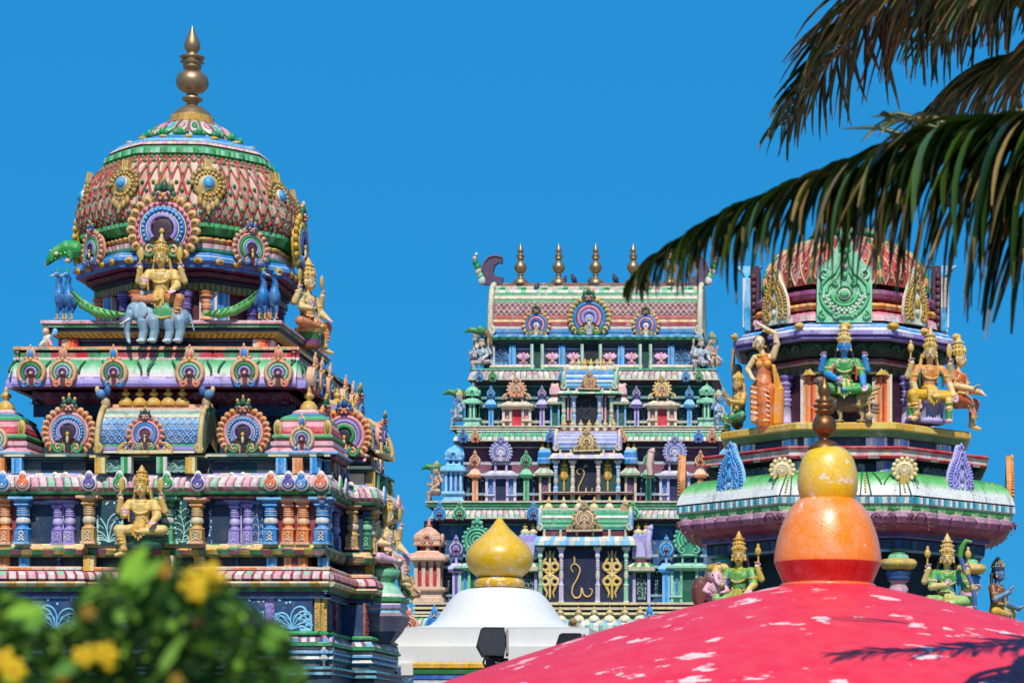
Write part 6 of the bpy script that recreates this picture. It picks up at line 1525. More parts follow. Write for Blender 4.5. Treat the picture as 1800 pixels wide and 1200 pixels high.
for r, Y in pr[::-1]:
    sq = min(1, max(0, r - 112)/58)
    rows.append([(r*math.cos(a)*f + 3*sq, r*math.sin(a)*f*(1 - .12*sq), W(Y, r*.7)) for a in [2*PI*i/64 for i in range(64)] for f in [1/max(abs(math.cos(a)), abs(math.sin(a)))**(.95*sq)]])
mb.grid(rows, '#d8d5d0', True, True)
mb.mould(rect(-166, 173, -150, 150), [(0, W(1103, 150)), (0, W(1137, 150))], ['#d8d5d0'], 0); T.part(mb, 'bell_roof', M_WHITE)
mb = MB()
mb.mould(rect(T.u(684, 170), T.u(1082, 170), -180, 170), [(-18, W(1135, 170)), (0, W(1135, 170)), (0, W(1165, 170)), (-8, W(1166, 170))], ['#d8d5d0'], 0)
T.part(mb, 'roof_slab', M_WHITE)
mb = MB(); mb.mould(rect(T.u(727, 171), T.u(1060, 171), -160, 172), [(0, W(1163, 172)), (3, W(1166, 172)), (3, W(1173, 172)), (0, W(1174, 172)), (0, W(1176, 172)), (2, W(1177, 172)), (2, W(1184, 172)), (0, W(1186, 172)), (1, W(1187, 172)), (1, W(1193, 172)), (0, W(1195, 172)), (0, W(1400, 150)), (0, -ZC/T.s + 1)],
         ['#e0a820', '#e0a820', '#e0a820', BLK, GRN, '#1f6a3a', BLK, '#2a60b8', '#2a60b8', NAVY, '#c8ccd0', '#d8d6d0'], 0); T.part(mb, 'shrine_wall')
mb = MB(); mb.box(T.u(686, 172), T.u(727, 172), 60, 180, W(1186, 172), W(1165, 172), '#d6d3ce'); T.part(mb, 'eave_block', M_WHITE)

# ================================================================== RED DOME in front, with its three-ball pinnacle
T = Tower('red_dome_shrine', 'low red domed shrine roof with peeling paint and an orange and yellow pinnacle, in front', 'shrine', 1455.0, 13.0)
SCL = T.s; W = T.w
mb = MB()
pr = [(76, 1030), (92, 1032), (120, 1038), (200, 1057), (330, 1091), (430, 1122), (530, 1155), (665, 1201), (760, 1238), (840, 1274), (890, 1300), (896, 1308), (890, 1320), (780, 1320)]
rows = [[(r*math.cos(2*PI*i/128), r*math.sin(2*PI*i/128), W(Y)) for i in range(128)] for r, Y in pr[::-1]]
mb.grid(rows, '#e62b42', True, True); T.part(mb, 'dome_roof', M_ROOF)
mb = MB(); mb.lathe([(780, W(1320)), (780, -ZC/T.s + 1)], '#d8c8b0', n=64); T.part(mb, 'shrine_wall', M_WHITE)
mb = MB(); mb.lathe([(r, W(Y)) for r, Y in ((78, 1034), (84, 1032), (85, 1029), (82, 1026), (78, 1025))], '#e8641c', n=56); T.part(mb, 'pinnacle_ring', M_GLOSS)
mb = MB(); mb.lathe([(r, W(Y)) for r, Y in ((77, 1027), (79, 1024), (94, 989))], '#cc2c24', n=64); mb.lathe([(r, W(Y)) for r, Y in ((94, 989), (94.5, 982), (93, 968), (89, 948), (83, 928), (75, 908), (66, 893), (56, 882), (49, 877))], '#f48722', n=64); T.part(mb, 'orange_ball', M_GLOSS)  # underside cone: its shade and red reflection are put into the colour
mb = MB(); mb.lathe([(r, W(Y)) for r, Y in ((47, 878), (50, 872), (53, 858), (53.5, 842), (51, 824), (46, 808), (39, 796), (31, 789), (24, 786))], '#e8bc18', n=56); T.part(mb, 'yellow_ball', M_GLOSS)
mb = MB(); mb.lathe([(r, W(Y)) for r, Y in ((30, 789), (27, 783), (20, 777), (9, 773), (8, 769), (12, 765), (20, 757), (22, 748), (19, 738), (12, 731), (9, 728), (16, 725), (18, 722), (10, 719), (20, 715), (20, 712), (10, 709), (17, 706), (16, 703), (8, 700), (10, 694), (12, 686), (9, 678), (5, 672), (1, 664))],
                    GLD, (T.u(1449) , 0), n=32); T.part(mb, 'copper_finial', M_COPPER)

# ================================================================== floodlights by the white shrine
def floodlight(name, label, X, Y, D, wd, h, tilt, yaw, postlen, group=None):
    D *= DS; s = D/F; t = thing(name, label, 'floodlight', P3(X, Y, D), group); t.rotation_euler.z = R(yaw)
    mb = MB(); a, b = wd/2, h/2
    sec = [(-.62, -.9, 0), (-1, -.2, 0), (-.72, .85, 0), (-.5, 1.0, 0), (.86, 1.0, 0), (1.0, .1, 0), (.86, -.95, 0)]
    f = [(x*a, wd*.5, z*b) for x, z, _ in sec]; m = [(x*a, 0, z*b) for x, z, _ in sec]; k = [(x*a*.8, -wd*.28, z*b*.8) for x, z, _ in sec]
    mb.grid([f, m, k], '#14161e', True, False); mb.poly(k, '#14161e')
    mb.poly([(x*.93, wd*.47, z*.93) for x, _, z in f], '#20242e'); mb.grid([f, [(x*.93, wd*.47, z*.93) for x, _, z in f]], '#101218', True, False)
    for i in range(5): mb.box(-a*.72 + i*a*.34, -a*.68 + i*a*.34, wd*.44, wd*.49, -b*.75, b*.8, '#0c0e12')
    o = mb.build('lamp_housing', M_BLACK, t, s, (0, 0, 0)); o.rotation_euler = (R(tilt), 0, 0)
    mb = MB(); mb.box(a*1.0, a*1.16, -wd*.2, wd*.44, -b*.75, b*.92, '#8d8a84'); o = mb.build('side_plate', M_GREY, t, s); o.rotation_euler = (R(tilt), 0, 0)
    mb = MB(); mb.box(-a*.35, a*1.15, -wd*.2, wd*.2, -b*1.7, -b*.92, '#14161e'); mb.tube([(a*.3, wd*.3, -b*1.05), (a*.3, wd*.42, -b*1.3), (a*.75, wd*.42, -b*1.35), (a*.8, wd*.3, -b*1.1)], wd*.06, '#b0a8a0', 7); mb.build('bracket', M_BLACK, t, s)
    mb = MB(); mb.tube([(-a*.2, -wd*.24, -b*.4), (-a*.5, -wd*.4, -b*1.2), (-a*.2, -wd*.3, -b*1.8), (-a*.1, -wd*.16, -b*2.6)], wd*.035, '#1a1c22', 6); mb.build('cable', M_BLACK, t, s)
    mb = MB(); mb.lathe([(wd*.13, -b*1.6), (wd*.13, -P3(X, Y, D).z/s + 1)], '#2a2c32', n=12); mb.build('post', M_BLACK, t, s)
    return t
floodlight('floodlight', 'black tilted floodlight with a grey side plate standing before the white shrine', 863, 1132, 17.5, 52, 52, -8, 10, 0)
floodlight('floodlight', 'dark box-shaped floodlight half hidden behind the edge of the red dome', 1002, 1131, 18.0, 46, 36, 0, 0, 0)

# ================================================================== PALM
_pb = P3(2110, 0, 10.5*DS)
PB = Vector((_pb.x, _pb.y, 0))
palm = thing('coconut_palm', 'coconut palm whose drooping brown-tipped fronds hang in from the right', 'palm tree', PB)
def frond(path, lengths, seed, dens=0.03, fall=1.0, brown=.35, name='frond', spread=.75, wmax=.024):
    """path: world points of the midrib from base to tip; lengths: leaflet length along it"""
    rnd = random.Random(seed); P = [Vector(p) for p in path]
    pts = []
    for i in range(len(P)-1):
        a, b, c, d = P[max(i-1, 0)], P[i], P[i+1], P[min(i+2, len(P)-1)]
        for k in range(8):
            t = k/8; pts.append(.5*((2*b) + (c-a)*t + (2*a-5*b+4*c-d)*t*t + (3*b-a-3*c+d)*t**3))
    pts.append(P[-1]); L = [0]
    for a, b in zip(pts[:-1], pts[1:]): L.append(L[-1] + (b-a).length)
    tot = L[-1]
    def at(s):
        for i in range(len(L)-1):
            if s <= L[i+1]:
                q = (s-L[i])/max(L[i+1]-L[i], 1e-6); return pts[i].lerp(pts[i+1], q), (pts[i+1]-pts[i]).normalized()
        return pts[-1], (pts[-1]-pts[-2]).normalized()
    mb = MB(); ribs = [(p.x - PB.x, -(p.y - PB.y), p.z) for p in pts]
    mb.tube(ribs, [.028*(1 - .85*i/len(ribs)) + .004 for i in range(len(ribs))], ['#7a7434', '#8a7a3c', '#6a6a2c'], 6)
    fr = mb.build(name, M_PALM, palm)
    mb = MB(); s = .02; G = Vector((0, 0, -1))
    while s < tot - .01:
        t = s/tot; base, tan = at(s)
        side0 = tan.cross(Vector((0, 0, 1))); side0 = side0.normalized() if side0.length > .1 else Vector((0, 1, 0))
        i = t*(len(lengths)-1); k = min(int(i), len(lengths)-2); ln0 = lengths[k] + (lengths[k+1]-lengths[k])*(i-k)
        for sg in (-1, 1):
            ln = ln0*rnd.choice((rnd.uniform(.55, .85), rnd.uniform(.85, 1.2), rnd.uniform(.9, 1.25)))
            d = (tan*rnd.uniform(.7, 1.0) + side0*sg*spread*rnd.uniform(.6, 1.1) + Vector((0, 0, rnd.uniform(.0, .25)))).normalized()
            n = 9; p = base.copy(); cen = [p.copy()]; dirs = [d.copy()]
            drop = fall*rnd.uniform(.55, 1.35); sway = tan*rnd.uniform(-.05, .09) + side0*rnd.uniform(-.05, .05)
            for q in range(n):
                d = (d + G*(drop*(.16 + .42*(q/n)**.7)) + sway + Vector((rnd.uniform(-.04, .04), rnd.uniform(-.04, .04), 0))).normalized()
                p = p + d*ln/n; cen.append(p.copy()); dirs.append(d.copy())
            wd = wmax*rnd.uniform(.75, 1.15)*(.6 + .4*min(1, ln/.6))
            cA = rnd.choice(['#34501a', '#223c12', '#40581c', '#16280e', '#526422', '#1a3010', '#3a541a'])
            cB = rnd.choice(['#8a7648', '#9a8050', '#7a6a3c', '#6e5c38'])
            rows = []; brn = rnd.random() < brown
            tw = rnd.uniform(-.5, .5)
            for q in range(n+1):
                sd = dirs[q].cross(Vector((0, 0, 1)).lerp(tan, .45)); sd = sd.normalized() if sd.length > .05 else side0
                sd = Matrix.Rotation(tw*q/n, 3, dirs[q]) @ sd
                nr = sd.cross(dirs[q]).normalized(); ww = wd*math.sin(PI*min(.97, .10 + .86*q/n))**.7
                c = cen[q]; rows.append([(v_.x - PB.x, -(v_.y - PB.y), v_.z) for v_ in (c + sd*ww + nr*ww*.55, c, c - sd*ww + nr*ww*.55)])
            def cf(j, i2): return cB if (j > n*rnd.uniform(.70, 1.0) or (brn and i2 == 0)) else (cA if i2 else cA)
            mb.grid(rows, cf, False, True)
        s += dens*rnd.uniform(.7, 1.3)
    mb.build('leaflets', M_PALM, fr)
    return fr
def px(path, D): return [tuple(P3(X, Y, D*DS + dz)) for X, Y, dz in path]
C0 = (2040, -60, 0.0)
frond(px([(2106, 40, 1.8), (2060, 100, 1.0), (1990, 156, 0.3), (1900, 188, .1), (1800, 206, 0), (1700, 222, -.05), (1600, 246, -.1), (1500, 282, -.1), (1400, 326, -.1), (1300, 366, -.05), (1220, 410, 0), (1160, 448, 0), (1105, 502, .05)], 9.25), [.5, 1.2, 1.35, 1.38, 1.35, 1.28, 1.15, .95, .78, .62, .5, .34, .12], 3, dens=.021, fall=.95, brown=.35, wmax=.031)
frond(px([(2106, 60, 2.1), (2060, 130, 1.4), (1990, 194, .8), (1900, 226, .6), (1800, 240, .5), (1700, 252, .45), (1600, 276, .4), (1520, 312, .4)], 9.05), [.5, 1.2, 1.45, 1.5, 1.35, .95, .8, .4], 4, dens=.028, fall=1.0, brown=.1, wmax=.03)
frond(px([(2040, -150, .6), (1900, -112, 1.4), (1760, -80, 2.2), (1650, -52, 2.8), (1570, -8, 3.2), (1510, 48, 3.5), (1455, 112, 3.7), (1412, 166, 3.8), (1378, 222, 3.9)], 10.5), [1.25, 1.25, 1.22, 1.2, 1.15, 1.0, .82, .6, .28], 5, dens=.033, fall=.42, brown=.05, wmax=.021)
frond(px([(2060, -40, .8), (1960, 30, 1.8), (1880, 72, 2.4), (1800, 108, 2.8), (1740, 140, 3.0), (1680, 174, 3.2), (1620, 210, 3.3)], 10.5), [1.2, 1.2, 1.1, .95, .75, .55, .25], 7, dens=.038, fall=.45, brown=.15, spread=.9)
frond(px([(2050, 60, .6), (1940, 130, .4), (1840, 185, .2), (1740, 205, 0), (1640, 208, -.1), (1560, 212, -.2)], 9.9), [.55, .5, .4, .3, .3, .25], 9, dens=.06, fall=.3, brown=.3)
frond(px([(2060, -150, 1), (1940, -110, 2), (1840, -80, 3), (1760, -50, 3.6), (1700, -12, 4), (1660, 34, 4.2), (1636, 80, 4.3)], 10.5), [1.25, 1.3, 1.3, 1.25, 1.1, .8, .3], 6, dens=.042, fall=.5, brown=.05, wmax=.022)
for q_, m_ in ((1.1, 31), (2.0, 33)):                          # unseen extra fronds, added sunward to shade the upper frond
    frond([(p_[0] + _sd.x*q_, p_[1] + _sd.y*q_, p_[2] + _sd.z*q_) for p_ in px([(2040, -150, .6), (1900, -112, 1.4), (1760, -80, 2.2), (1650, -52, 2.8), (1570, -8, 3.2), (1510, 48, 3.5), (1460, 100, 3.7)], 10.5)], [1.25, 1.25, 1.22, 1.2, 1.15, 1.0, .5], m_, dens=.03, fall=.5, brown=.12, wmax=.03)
# stray stiff leaflets between the fronds
mb = MB()
for pts in ([(1560, 198), (1600, 208), (1640, 224), (1690, 236)], [(1480, 226), (1540, 224), (1590, 238), (1640, 246)], [(1530, 206), (1580, 200), (1640, 214), (1700, 222)]):
    q = [P3(X, Y, 10.4*DS) for X, Y in pts]; mb.tube([(p.x - PB.x, -(p.y - PB.y), p.z) for p in q], [.004, .016, .02, .012], '#3f4a20', 5, .4)
mb.build('stray_leaflets', M_PALM, palm)
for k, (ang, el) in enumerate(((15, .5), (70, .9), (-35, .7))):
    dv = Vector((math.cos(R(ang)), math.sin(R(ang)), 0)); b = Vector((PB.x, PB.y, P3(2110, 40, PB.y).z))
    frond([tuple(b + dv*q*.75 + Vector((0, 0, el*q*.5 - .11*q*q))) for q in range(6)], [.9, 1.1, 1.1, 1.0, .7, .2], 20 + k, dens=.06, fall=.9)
mb = MB(); tr_pts = [(0, 0, 0), (.05, .05, 1.5), (.02, 0, 3), (-.02, -.02, 5), (0, 0, P3(2110, 20, PB.y).z)]
mb.tube([(x, y, z) for x, y, z in tr_pts], [.26, .2, .17, .15, .16], ['#6e6454', '#7a705e'], 14); mb.build('trunk', M_BARK, palm)

# ================================================================== FLOWERING BUSH, close to the camera and out of focus
_bb = P3(240, 1300, 3.2*DS); BB = Vector((_bb.x, _bb.y, 0))
bush = thing('flowering_bush', 'out-of-focus green bush with yellow flowers in the lower left foreground', 'bush', BB); rnd = random.Random(11)
mb = MB()
for k in range(9):
    a = rnd.uniform(-.5, .5); pts = [(rnd.uniform(-.1, .1), rnd.uniform(-.1, .1), 0)]
    for q in range(1, 7): pts.append((pts[-1][0] + a*.16 + rnd.uniform(-.04, .04), pts[-1][1] + rnd.uniform(-.04, .04), q*.33))
    mb.tube(pts, [.022 - .0025*i for i in range(7)], '#5a4a30', 6)
mb.build('stems', M_BARK, bush)
def bushtop(X):
    ks = [(-80, 1040), (0, 1030), (50, 1062), (110, 1080), (160, 1020), (225, 978), (270, 985), (330, 985), (385, 1020), (440, 1060), (490, 1092), (525, 1150), (560, 1300)]
    for (a, ya), (b, yb) in zip(ks[:-1], ks[1:]):
        if a <= X <= b: return ya + (yb-ya)*(X-a)/(b-a)
    return 1300
mb = MB(); nleaf = 0
while nleaf < 9000:
    X = rnd.uniform(-120, 550); Y = rnd.uniform(960, 1420)
    if Y < bushtop(X) + rnd.uniform(0, 20): continue
    if 60 < X < 135 and Y < 1105 and rnd.random() < .8: continue
    D = DS*rnd.uniform(2.85, 3.9); c = P3(X, Y, D) - BB
    ln = rnd.uniform(.026, .06); d = Vector((rnd.uniform(-1, 1), rnd.uniform(-1, 1), rnd.uniform(-.5, .6))).normalized()
    s = d.cross(Vector((rnd.uniform(-.4, .4), rnd.uniform(-.4, .4), 1))).normalized(); n = s.cross(d); w_ = ln*rnd.uniform(.13, .24)
    col = rnd.choice(['#345e14', '#264a10', '#426e16', '#527c16', '#1e3e0c', '#6a921a', '#2e5214', '#18320a', '#7aa022'])
    rows = [[(q.x, -q.y, q.z) for q in (c + d*ln*(t-.5) + s*w_*ws + n*ln*.12*abs(t-.5), c + d*ln*(t-.5) - n*w_*.2*ws, c + d*ln*(t-.5) - s*w_*ws + n*ln*.12*abs(t-.5))] for t, ws in ((0, .05), (.2, .75), (.5, 1), (.8, .7), (1, .04))]
    mb.grid(rows, col, False, True); nleaf += 1
def big_leaf(X, Y, D, ln, wd, ang, col):
    c = P3(X, Y, D) - BB; d = Vector((math.cos(R(ang)), .25, math.sin(R(ang)))).normalized(); s = d.cross(Vector((0, -1, .35))).normalized(); n = s.cross(d)
    rows = [[(q.x, -q.y, q.z) for q in (c + d*ln*(t-.5) + s*wd*ws, c + d*ln*(t-.5) - n*wd*.25*ws, c + d*ln*(t-.5) - s*wd*ws)] for t, ws in ((0, .05), (.15, .6), (.35, .95), (.55, 1), (.8, .65), (1, .04))]
    mb.grid(rows, col, False, True)
for X, Y, ln, wd, ang, col in ((235, 990, .08, .016, 60, '#7aa61a'), (258, 1006, .075, .014, 44, '#6a9a18'), (246, 1030, .06, .012, 70, '#5a8c14'), (45, 1072, .07, .014, 12, '#7aa61a'), (28, 1058, .06, .013, -22, '#6c9c14'), (62, 1090, .05, .012, 40, '#5a8a12'), (300, 1095, .06, .010, 20, '#76a024'), (215, 1078, .05, .011, 66, '#6c9a28'), (470, 1128, .06, .011, -35, '#5a8a1a'), (120, 1170, .07, .012, 30, '#4a7a1a'), (300, 1150, .09, .010, 60, '#6a9428'), (490, 1110, .05, .010, -20, '#5a8a1a')):
    big_leaf(X, Y, DS*rnd.uniform(2.75, 2.95), ln, wd, ang, col)
mb.build('foliage', M_BUSH, bush)
def flower(X, Y, D, r, col):
    mb = MB(); c = P3(X, Y, D) - BB
    for i in range(5):
        a = 2*PI*i/5 + rnd.uniform(-.2, .2); q = Matrix.Rotation(-a, 3, 'Y')
        mb.ell((c.x + r*.55*math.cos(a), -c.y, c.z + r*.55*math.sin(a)), (r*.55, r*.14, r*.38), col, 8, 6, q)
    mb.ell((c.x, -c.y + r*.1, c.z), (r*.22, r*.2, r*.22), '#c87a18', 7, 5)
    mb.build('flower', M_PETAL, bush)
for X, Y, r, col in ((335, 1022, .024, '#f6cc0c'), (372, 1014, .027, '#f6cc0c'), (345, 1040, .018, '#f6cc0c'), (288, 1003, .014, '#c88a18'), (148, 1152, .020, '#f6cc0c'), (186, 1146, .022, '#f6cc0c'), (190, 1162, .018, '#f6cc0c'), (8, 1160, .022, '#f6cc0c'), (24, 1178, .022, '#f6cc0c'), (155, 1076, .015, '#a88418'), (345, 1086, .013, '#d8785a'), (110, 1192, .012, '#b08a18'), (310, 1196, .014, '#a8841c')):
    flower(X, Y, DS*rnd.uniform(2.8, 2.9), r*.98, col)
# ================================================================== STATUES: left tower
DL = lambda v: 24.0*DS*(1 - v/F)
seated(skin='#dcb766', cloth='#d2a44c', crown='#cfa23e', trim='#c8963a', palms='#dba6ac', hang=-1, hair='#b08a3c').stand(
    'statue', 'golden four-armed deity statue seated between the coloured pillars of the left tower', 'statue', 250, 938, DL(322))
mb = MB(); mb.lathe([(30, -26), (34, -18), (30, -8), (40, -5), (40, 0)], ['#1f4a3c', '#2a6a4a', '#143a34', '#2f6a50'], n=20, sv=.7)
tag(link('pedestal', mb.mesh('pedestal', M_PAINT, DL(318)/F), None, P3(256, 939, DL(318))), 'dark green rounded pedestal under the golden deity between the pillars', 'pedestal')
seated(skin='#dcb868', cloth='#d8b060', legcol='#c87a4c', crown='#cfa444', trim='#c89a3c', palms='#e0b0b4', hang=1, hair='#b08a3c', ch=24).stand(
    'statue', 'golden four-armed deity statue riding the blue-grey elephant below the lattice dome', 'statue', 284, 534, DL(228))
f = Fig(); eg_, e2 = '#7f9fb2', '#9ab4c2'
f.ell((2, 0, 49), (39, 21, 22), eg_); f.ell((-24, 4, 48), (20, 18, 20), eg_); f.ell((30, 0, 45), (19, 19, 20), eg_)
f.ell((-44, 10, 56), (17, 15, 17), eg_); f.ell((-40, 22, 54), (5, 4, 13), e2); f.ell((-32, 22, 56), (13, 3.5, 15), e2, Matrix.Rotation(.3, 3, 'Z'))
f.chain([(-52, 18, 50), (-56, 20, 34), (-57, 20, 18), (-54, 22, 4), (-52, 24, 0)], [8.5, 6.5, 5, 3.6, 2.8], [eg_, eg_, e2, e2])
for s_ in (-1, 1): f.cap((-54 + s_*2, 18 + s_*7, 40), (-66, 24 + s_*8, 30), 2.2, 1.0, WHT)
f.ell((-50, 22, 60), (2.4, 2, 1.8), WHT); f.ell((-50.5, 23.6, 60), (1.2, 1, 1.2), BLK)
for x, y in ((-31, 14), (-11, 18), (14, 12), (34, 18)):
    f.chain([(x, y, 38), (x + 2, y, 20), (x - 1, y + 1, 6)], [11, 8, 7.2], [eg_, e2]); f.ell((x - 2, y + 2, 4), (8.6, 8.6, 4.5), e2)
    for q in (-5, 0, 5): f.ell((x - 2 + q, y + 10.5, 2.4), (2, 1.6, 2), WHT)
f.ell((4, 2, 66), (20, 19, 7), '#3f8f5a'); f.ell((4, 18, 54), (17, 5, 15), '#4a9a5c')
for q in range(7): f.ell((-10 + q*4.7, 22.5, 42 + abs(q-3)), 2.2, GLD)
f.cap((-26, 20, 66), (-20, 22, 34), 1.6, 1.6, PNK); f.cap((36, 16, 60), (42, 18, 40), 1.6, 1.6, PNK); f.cap((48, 0, 50), (56, 4, 24), 2.4, 1.6, eg_)
f.stand('elephant_statue', 'blue-grey elephant statue standing in profile on the tower ledge carrying a golden deity', 'statue', 286, 605, DL(232))
def peacock(m=1, tail=True):
    """body upright, head outwards (m = +1: head to the right, train to the left)"""
    f = Fig(); b1, b2 = '#1f5f9c', '#2a78b4'
    f.ell((0, 0, 36), (12, 12, 21), b1, Matrix.Rotation(m*.15, 3, 'Y')); f.ell((m*2, 6, 40), (9, 9, 15), b2)
    f.chain([(m*2, 2, 50), (m*4, 4, 62), (m*1, 5, 72), (m*4, 7, 77)], [7.5, 5.2, 4.2, 4.6], [b2, b1, b1])
    f.ell((m*5, 8, 78), (5.4, 5, 5), b2); f.cap((m*9, 10, 77), (m*16, 12, 75.5), 1.8, .8, CRM); f.ell((m*7, 12, 79.5), 1.1, WHT)
    for q in (-3, 0, 3): f.cap((m*3, 6, 82), (m*3 + q, 6, 88), .9, 1.3, '#3f9a5a')
    for x in (-5, 5): f.chain([(x, 2, 20), (x + m*1.5, 5, 10), (x, 5, 1)], [4.6, 2.4, 1.8], [b1, '#c8a860']); f.chain([(x, 5, 1), (x + m*5, 9, .6)], [1.6, 1.2], '#c8a860')
    f.ell((-m*5, 8, 36), (7, 5, 15), '#24568c', Matrix.Rotation(m*.4, 3, 'Y'))
    if tail:
        g = ['#3f8f3c', '#4fa04a', '#5fae52', '#56a44c', '#4a983f']
        pts = [(-m*6, 4, 44), (-m*24, 9, 26), (-m*46, 12, 13), (-m*72, 13, 7), (-m*98, 13, 7)]
        f.chain(pts, [6, 8.5, 9, 8.5, 3], g)
        for q in range(10):
            t = q/10*4; i = int(t); a = Vector(pts[i]).lerp(Vector(pts[i+1]), t-i); f.cap((a.x + m*3, a.y + 7.5, a.z + 6), (a.x - m*7, a.y + 8, a.z - 5), 1.2, 1.0, '#245a2c')
    return f
fr_, fl_ = peacock(1), peacock(-1)
fr_.stand('peacock_statue', 'blue peacock statue right of the elephant deity, nearer to it, green train leftwards', 'statue', 461, 561, DL(196))
peacock(1, False).stand('peacock_statue', 'blue peacock statue right of the elephant deity, outer one of its pair, nearest the corner', 'statue', 481, 561, DL(178))
fl_.stand('peacock_statue', 'blue peacock statue left of the elephant deity with a long green train sweeping towards it', 'statue', 124, 562, DL(196))
peacock(-1, False).stand('peacock_statue', 'blue peacock statue at the far left end of the plinth, outer one of its pair', 'statue', 108, 562, DL(176))
f = Fig(); f.chain([(20, 0, 30), (6, 0, 32), (-10, 0, 26), (-22, 2, 14), (-28, 4, 4)], [15, 14, 11, 8, 3.5], ['#2f9a44', '#35a54a', '#2f8f3f', '#2a7a38'])
for q in range(22): f.ell((16 - q*1.9, 11 - q*.2, 36 - (q % 4)*6 - q*.5), 2.6, ('#58c060', '#227a34')[q % 2])
f.cap((-28, 4, 5), (-33, 4, 1), 3, 1.2, PCH); f.ell((-11, 10, 20), (4, 3, 3), CRM); f.ell((8, 8, 8), (5, 4, 4), PCH); f.cap((14, 4, 20), (10, 6, 8), 9, 4, '#2f8f3f')
f.stand('bird_statue', 'bright green bird statue arching out left under the lattice dome', 'statue', 113, 468, DL(60))
f = Fig(); f.ell((0, 0, 12), (9, 8, 12), IVO); f.ell((-2, 4, 27), (6, 6, 6), PCH); f.cap((5, 4, 14), (12, 8, 22), 3, 2.4, SKY); f.cap((-6, 6, 8), (-10, 10, 2), 3.5, 3, IVO); f.cap((5, 6, 8), (9, 9, 2), 3.5, 3, PNK); f.ell((-2, 2, 32), (5, 4, 4), BRN); f.ell((14, 4, 26), (5, 4, 7), SKY)
f.stand('statue', 'small pale crouching figure on the left corner of the tower below the plinth ledge', 'statue', 84, 610, DL(200))
seated(skin='#d8b878', cloth='#c85a34', legcol='#c8743c', crown='#cba24c', trim='#d8b468', palms='#e4b8b8', hang=1, hair='#2a2020', ch=30).stand(
    'statue', 'golden profile deity statue on a purple seat beside the lattice dome, facing right', 'statue', 540, 577, DL(0), rotz=R(68))
mb = MB(); mb.lathe([(18, -34), (20, -28), (18, -20), (24, -8), (26, 0)], ['#7a4a30', '#8a3a78', '#3f7a44', '#c8a860'], n=20)
tag(link('lotus_seat', mb.mesh('lotus_seat', M_PAINT, DL(0)/F), None, P3(544, 578, DL(0))), 'purple lotus seat under the profile deity beside the dome of the left tower', 'pedestal')
seated(skin='#dcbc80', cloth='#e0b4c4', legcol='#d8a8b8', crown='#c8a04c', trim='#d0ac5c', palms='#e4b8c0', hang=1, hair='#2a2020', ch=28).stand(
    'statue', 'deity statue in pink facing right on the green lotus pedestal of the left tower', 'statue', 677, 988, DL(40), rotz=R(66))
f = seated(skin='#c8a070', cloth='#3f8a4a', legcol='#c89060', crown='#c8a04c', trim='#d0ac5c', hang=-1, back_arms=False, ch=18)
f.stand('statue', 'small kneeling figure in green at the far right edge of the left tower base', 'statue', 712, 1048, DL(-40), rotz=R(60), k=.62, voxel=1.0)
peacock(-1, False).stand('peacock_statue', 'small blue peacock statue on the panel beside the golden seated deity', 'statue', 208, 956, DL(296), k=.55, voxel=1.1)

# ================================================================== STATUES: right tower
DR = lambda v: 20.0*DS*(1 - v/F)
seated(skin='#2f8fd0', cloth='#3a9c46', top='#3c9a48', legcol='#3fa24a', crown='#c8a24c', trim='#d8b868', palms='#dfa8b4', hang=-1, hair=BLK, sash='#c8502e', items=('none', 'none'), ch=28,
       front=[((-30, 6, 32), (-12, 26, 20), (.6, .6, 0)), ((32, 8, 28), (34, 24, 10), (.2, .5, -.8))]).stand(
    'statue', 'blue-skinned crowned deity statue in a green dress riding a brown bird', 'statue', 1484, 690, DR(206))
f = Fig(); br, b3 = '#7a5a3c', '#a8884c'
f.ell((2, 0, 34), (40, 18, 17), br); f.chain([(-30, 6, 42), (-40, 10, 56), (-44, 12, 68)], [13, 9, 8], br); f.ell((-46, 14, 70), (10, 9, 9), br); f.cap((-54, 18, 68), (-64, 20, 64), 4, 1.4, '#3a2a22')
f.ell((-50, 22, 73), (2.2, 1.6, 2), WHT); f.ell((-50.5, 23, 73), 1.1, BLK); f.ell((-34, 12, 50), (10, 8, 12), b3)
for q in range(4): f.cap((22, 14, 44 - q*5), (58 - q*5, 12, 60 - q*9), 5, 3.2, (b3, '#c8a860')[q % 2])
for q in range(3): f.cap((30, 6, 30 - q*4), (56, 4, 30 - q*7), 5, 2.5, br)
for x in (-12, 26): f.chain([(x, 6, 22), (x + 2, 10, 8), (x, 12, 1)], [6, 3.4, 2.6], b3); f.cap((x, 12, 1.5), (x - 7, 16, 1), 2.2, 1.6, b3); f.cap((x, 12, 1.5), (x + 6, 16, 1), 2.2, 1.6, b3)
f.cap((40, 22, 40), (40, 24, 4), 2, 2, '#b89860'); f.ell((40, 24, 8), (7, 6, 7), '#c8a860')
f.stand('bird_statue', 'brown bird statue with spread wing carrying the blue deity on the yellow ledge', 'statue', 1488, 742, DR(200))
# woman in an orange sari, one arm raised over her head
f = Fig(); sk, sa, sb_ = '#e0c08c', '#d8702a', '#e89a3c'
f.chain([(4, 2, 2), (3, 2, 36), (0, 2, 68), (1, 0, 82)], [17, 18, 17, 13], [sa, sa, sa]); f.ell((-14, 6, 6), (9, 10, 5), sk); f.ell((6, 10, 4), (8, 10, 4), sk)
f.cap((-12, 4, 60), (-14, 6, 8), 12, 9, '#e08038'); f.cap((12, 2, 60), (10, 4, 6), 12, 10, sa)
for q in range(7): f.cap((-18, 14 - q*.2, 64 - q*9), (14, 18 - q*.3, 54 - q*8.5), 2.0, 2.0, '#f0d8c8' if q % 2 else '#e8a060')
for q in range(6): f.chain([(20 + q*2.2, 6 - q, 100 - q*7), (25 + q*1.6, 2, 60), (24 + q*1.5, 2, 2)], [3.5, 5, 5.5], ('#e8a838', '#d88428')[q % 2])
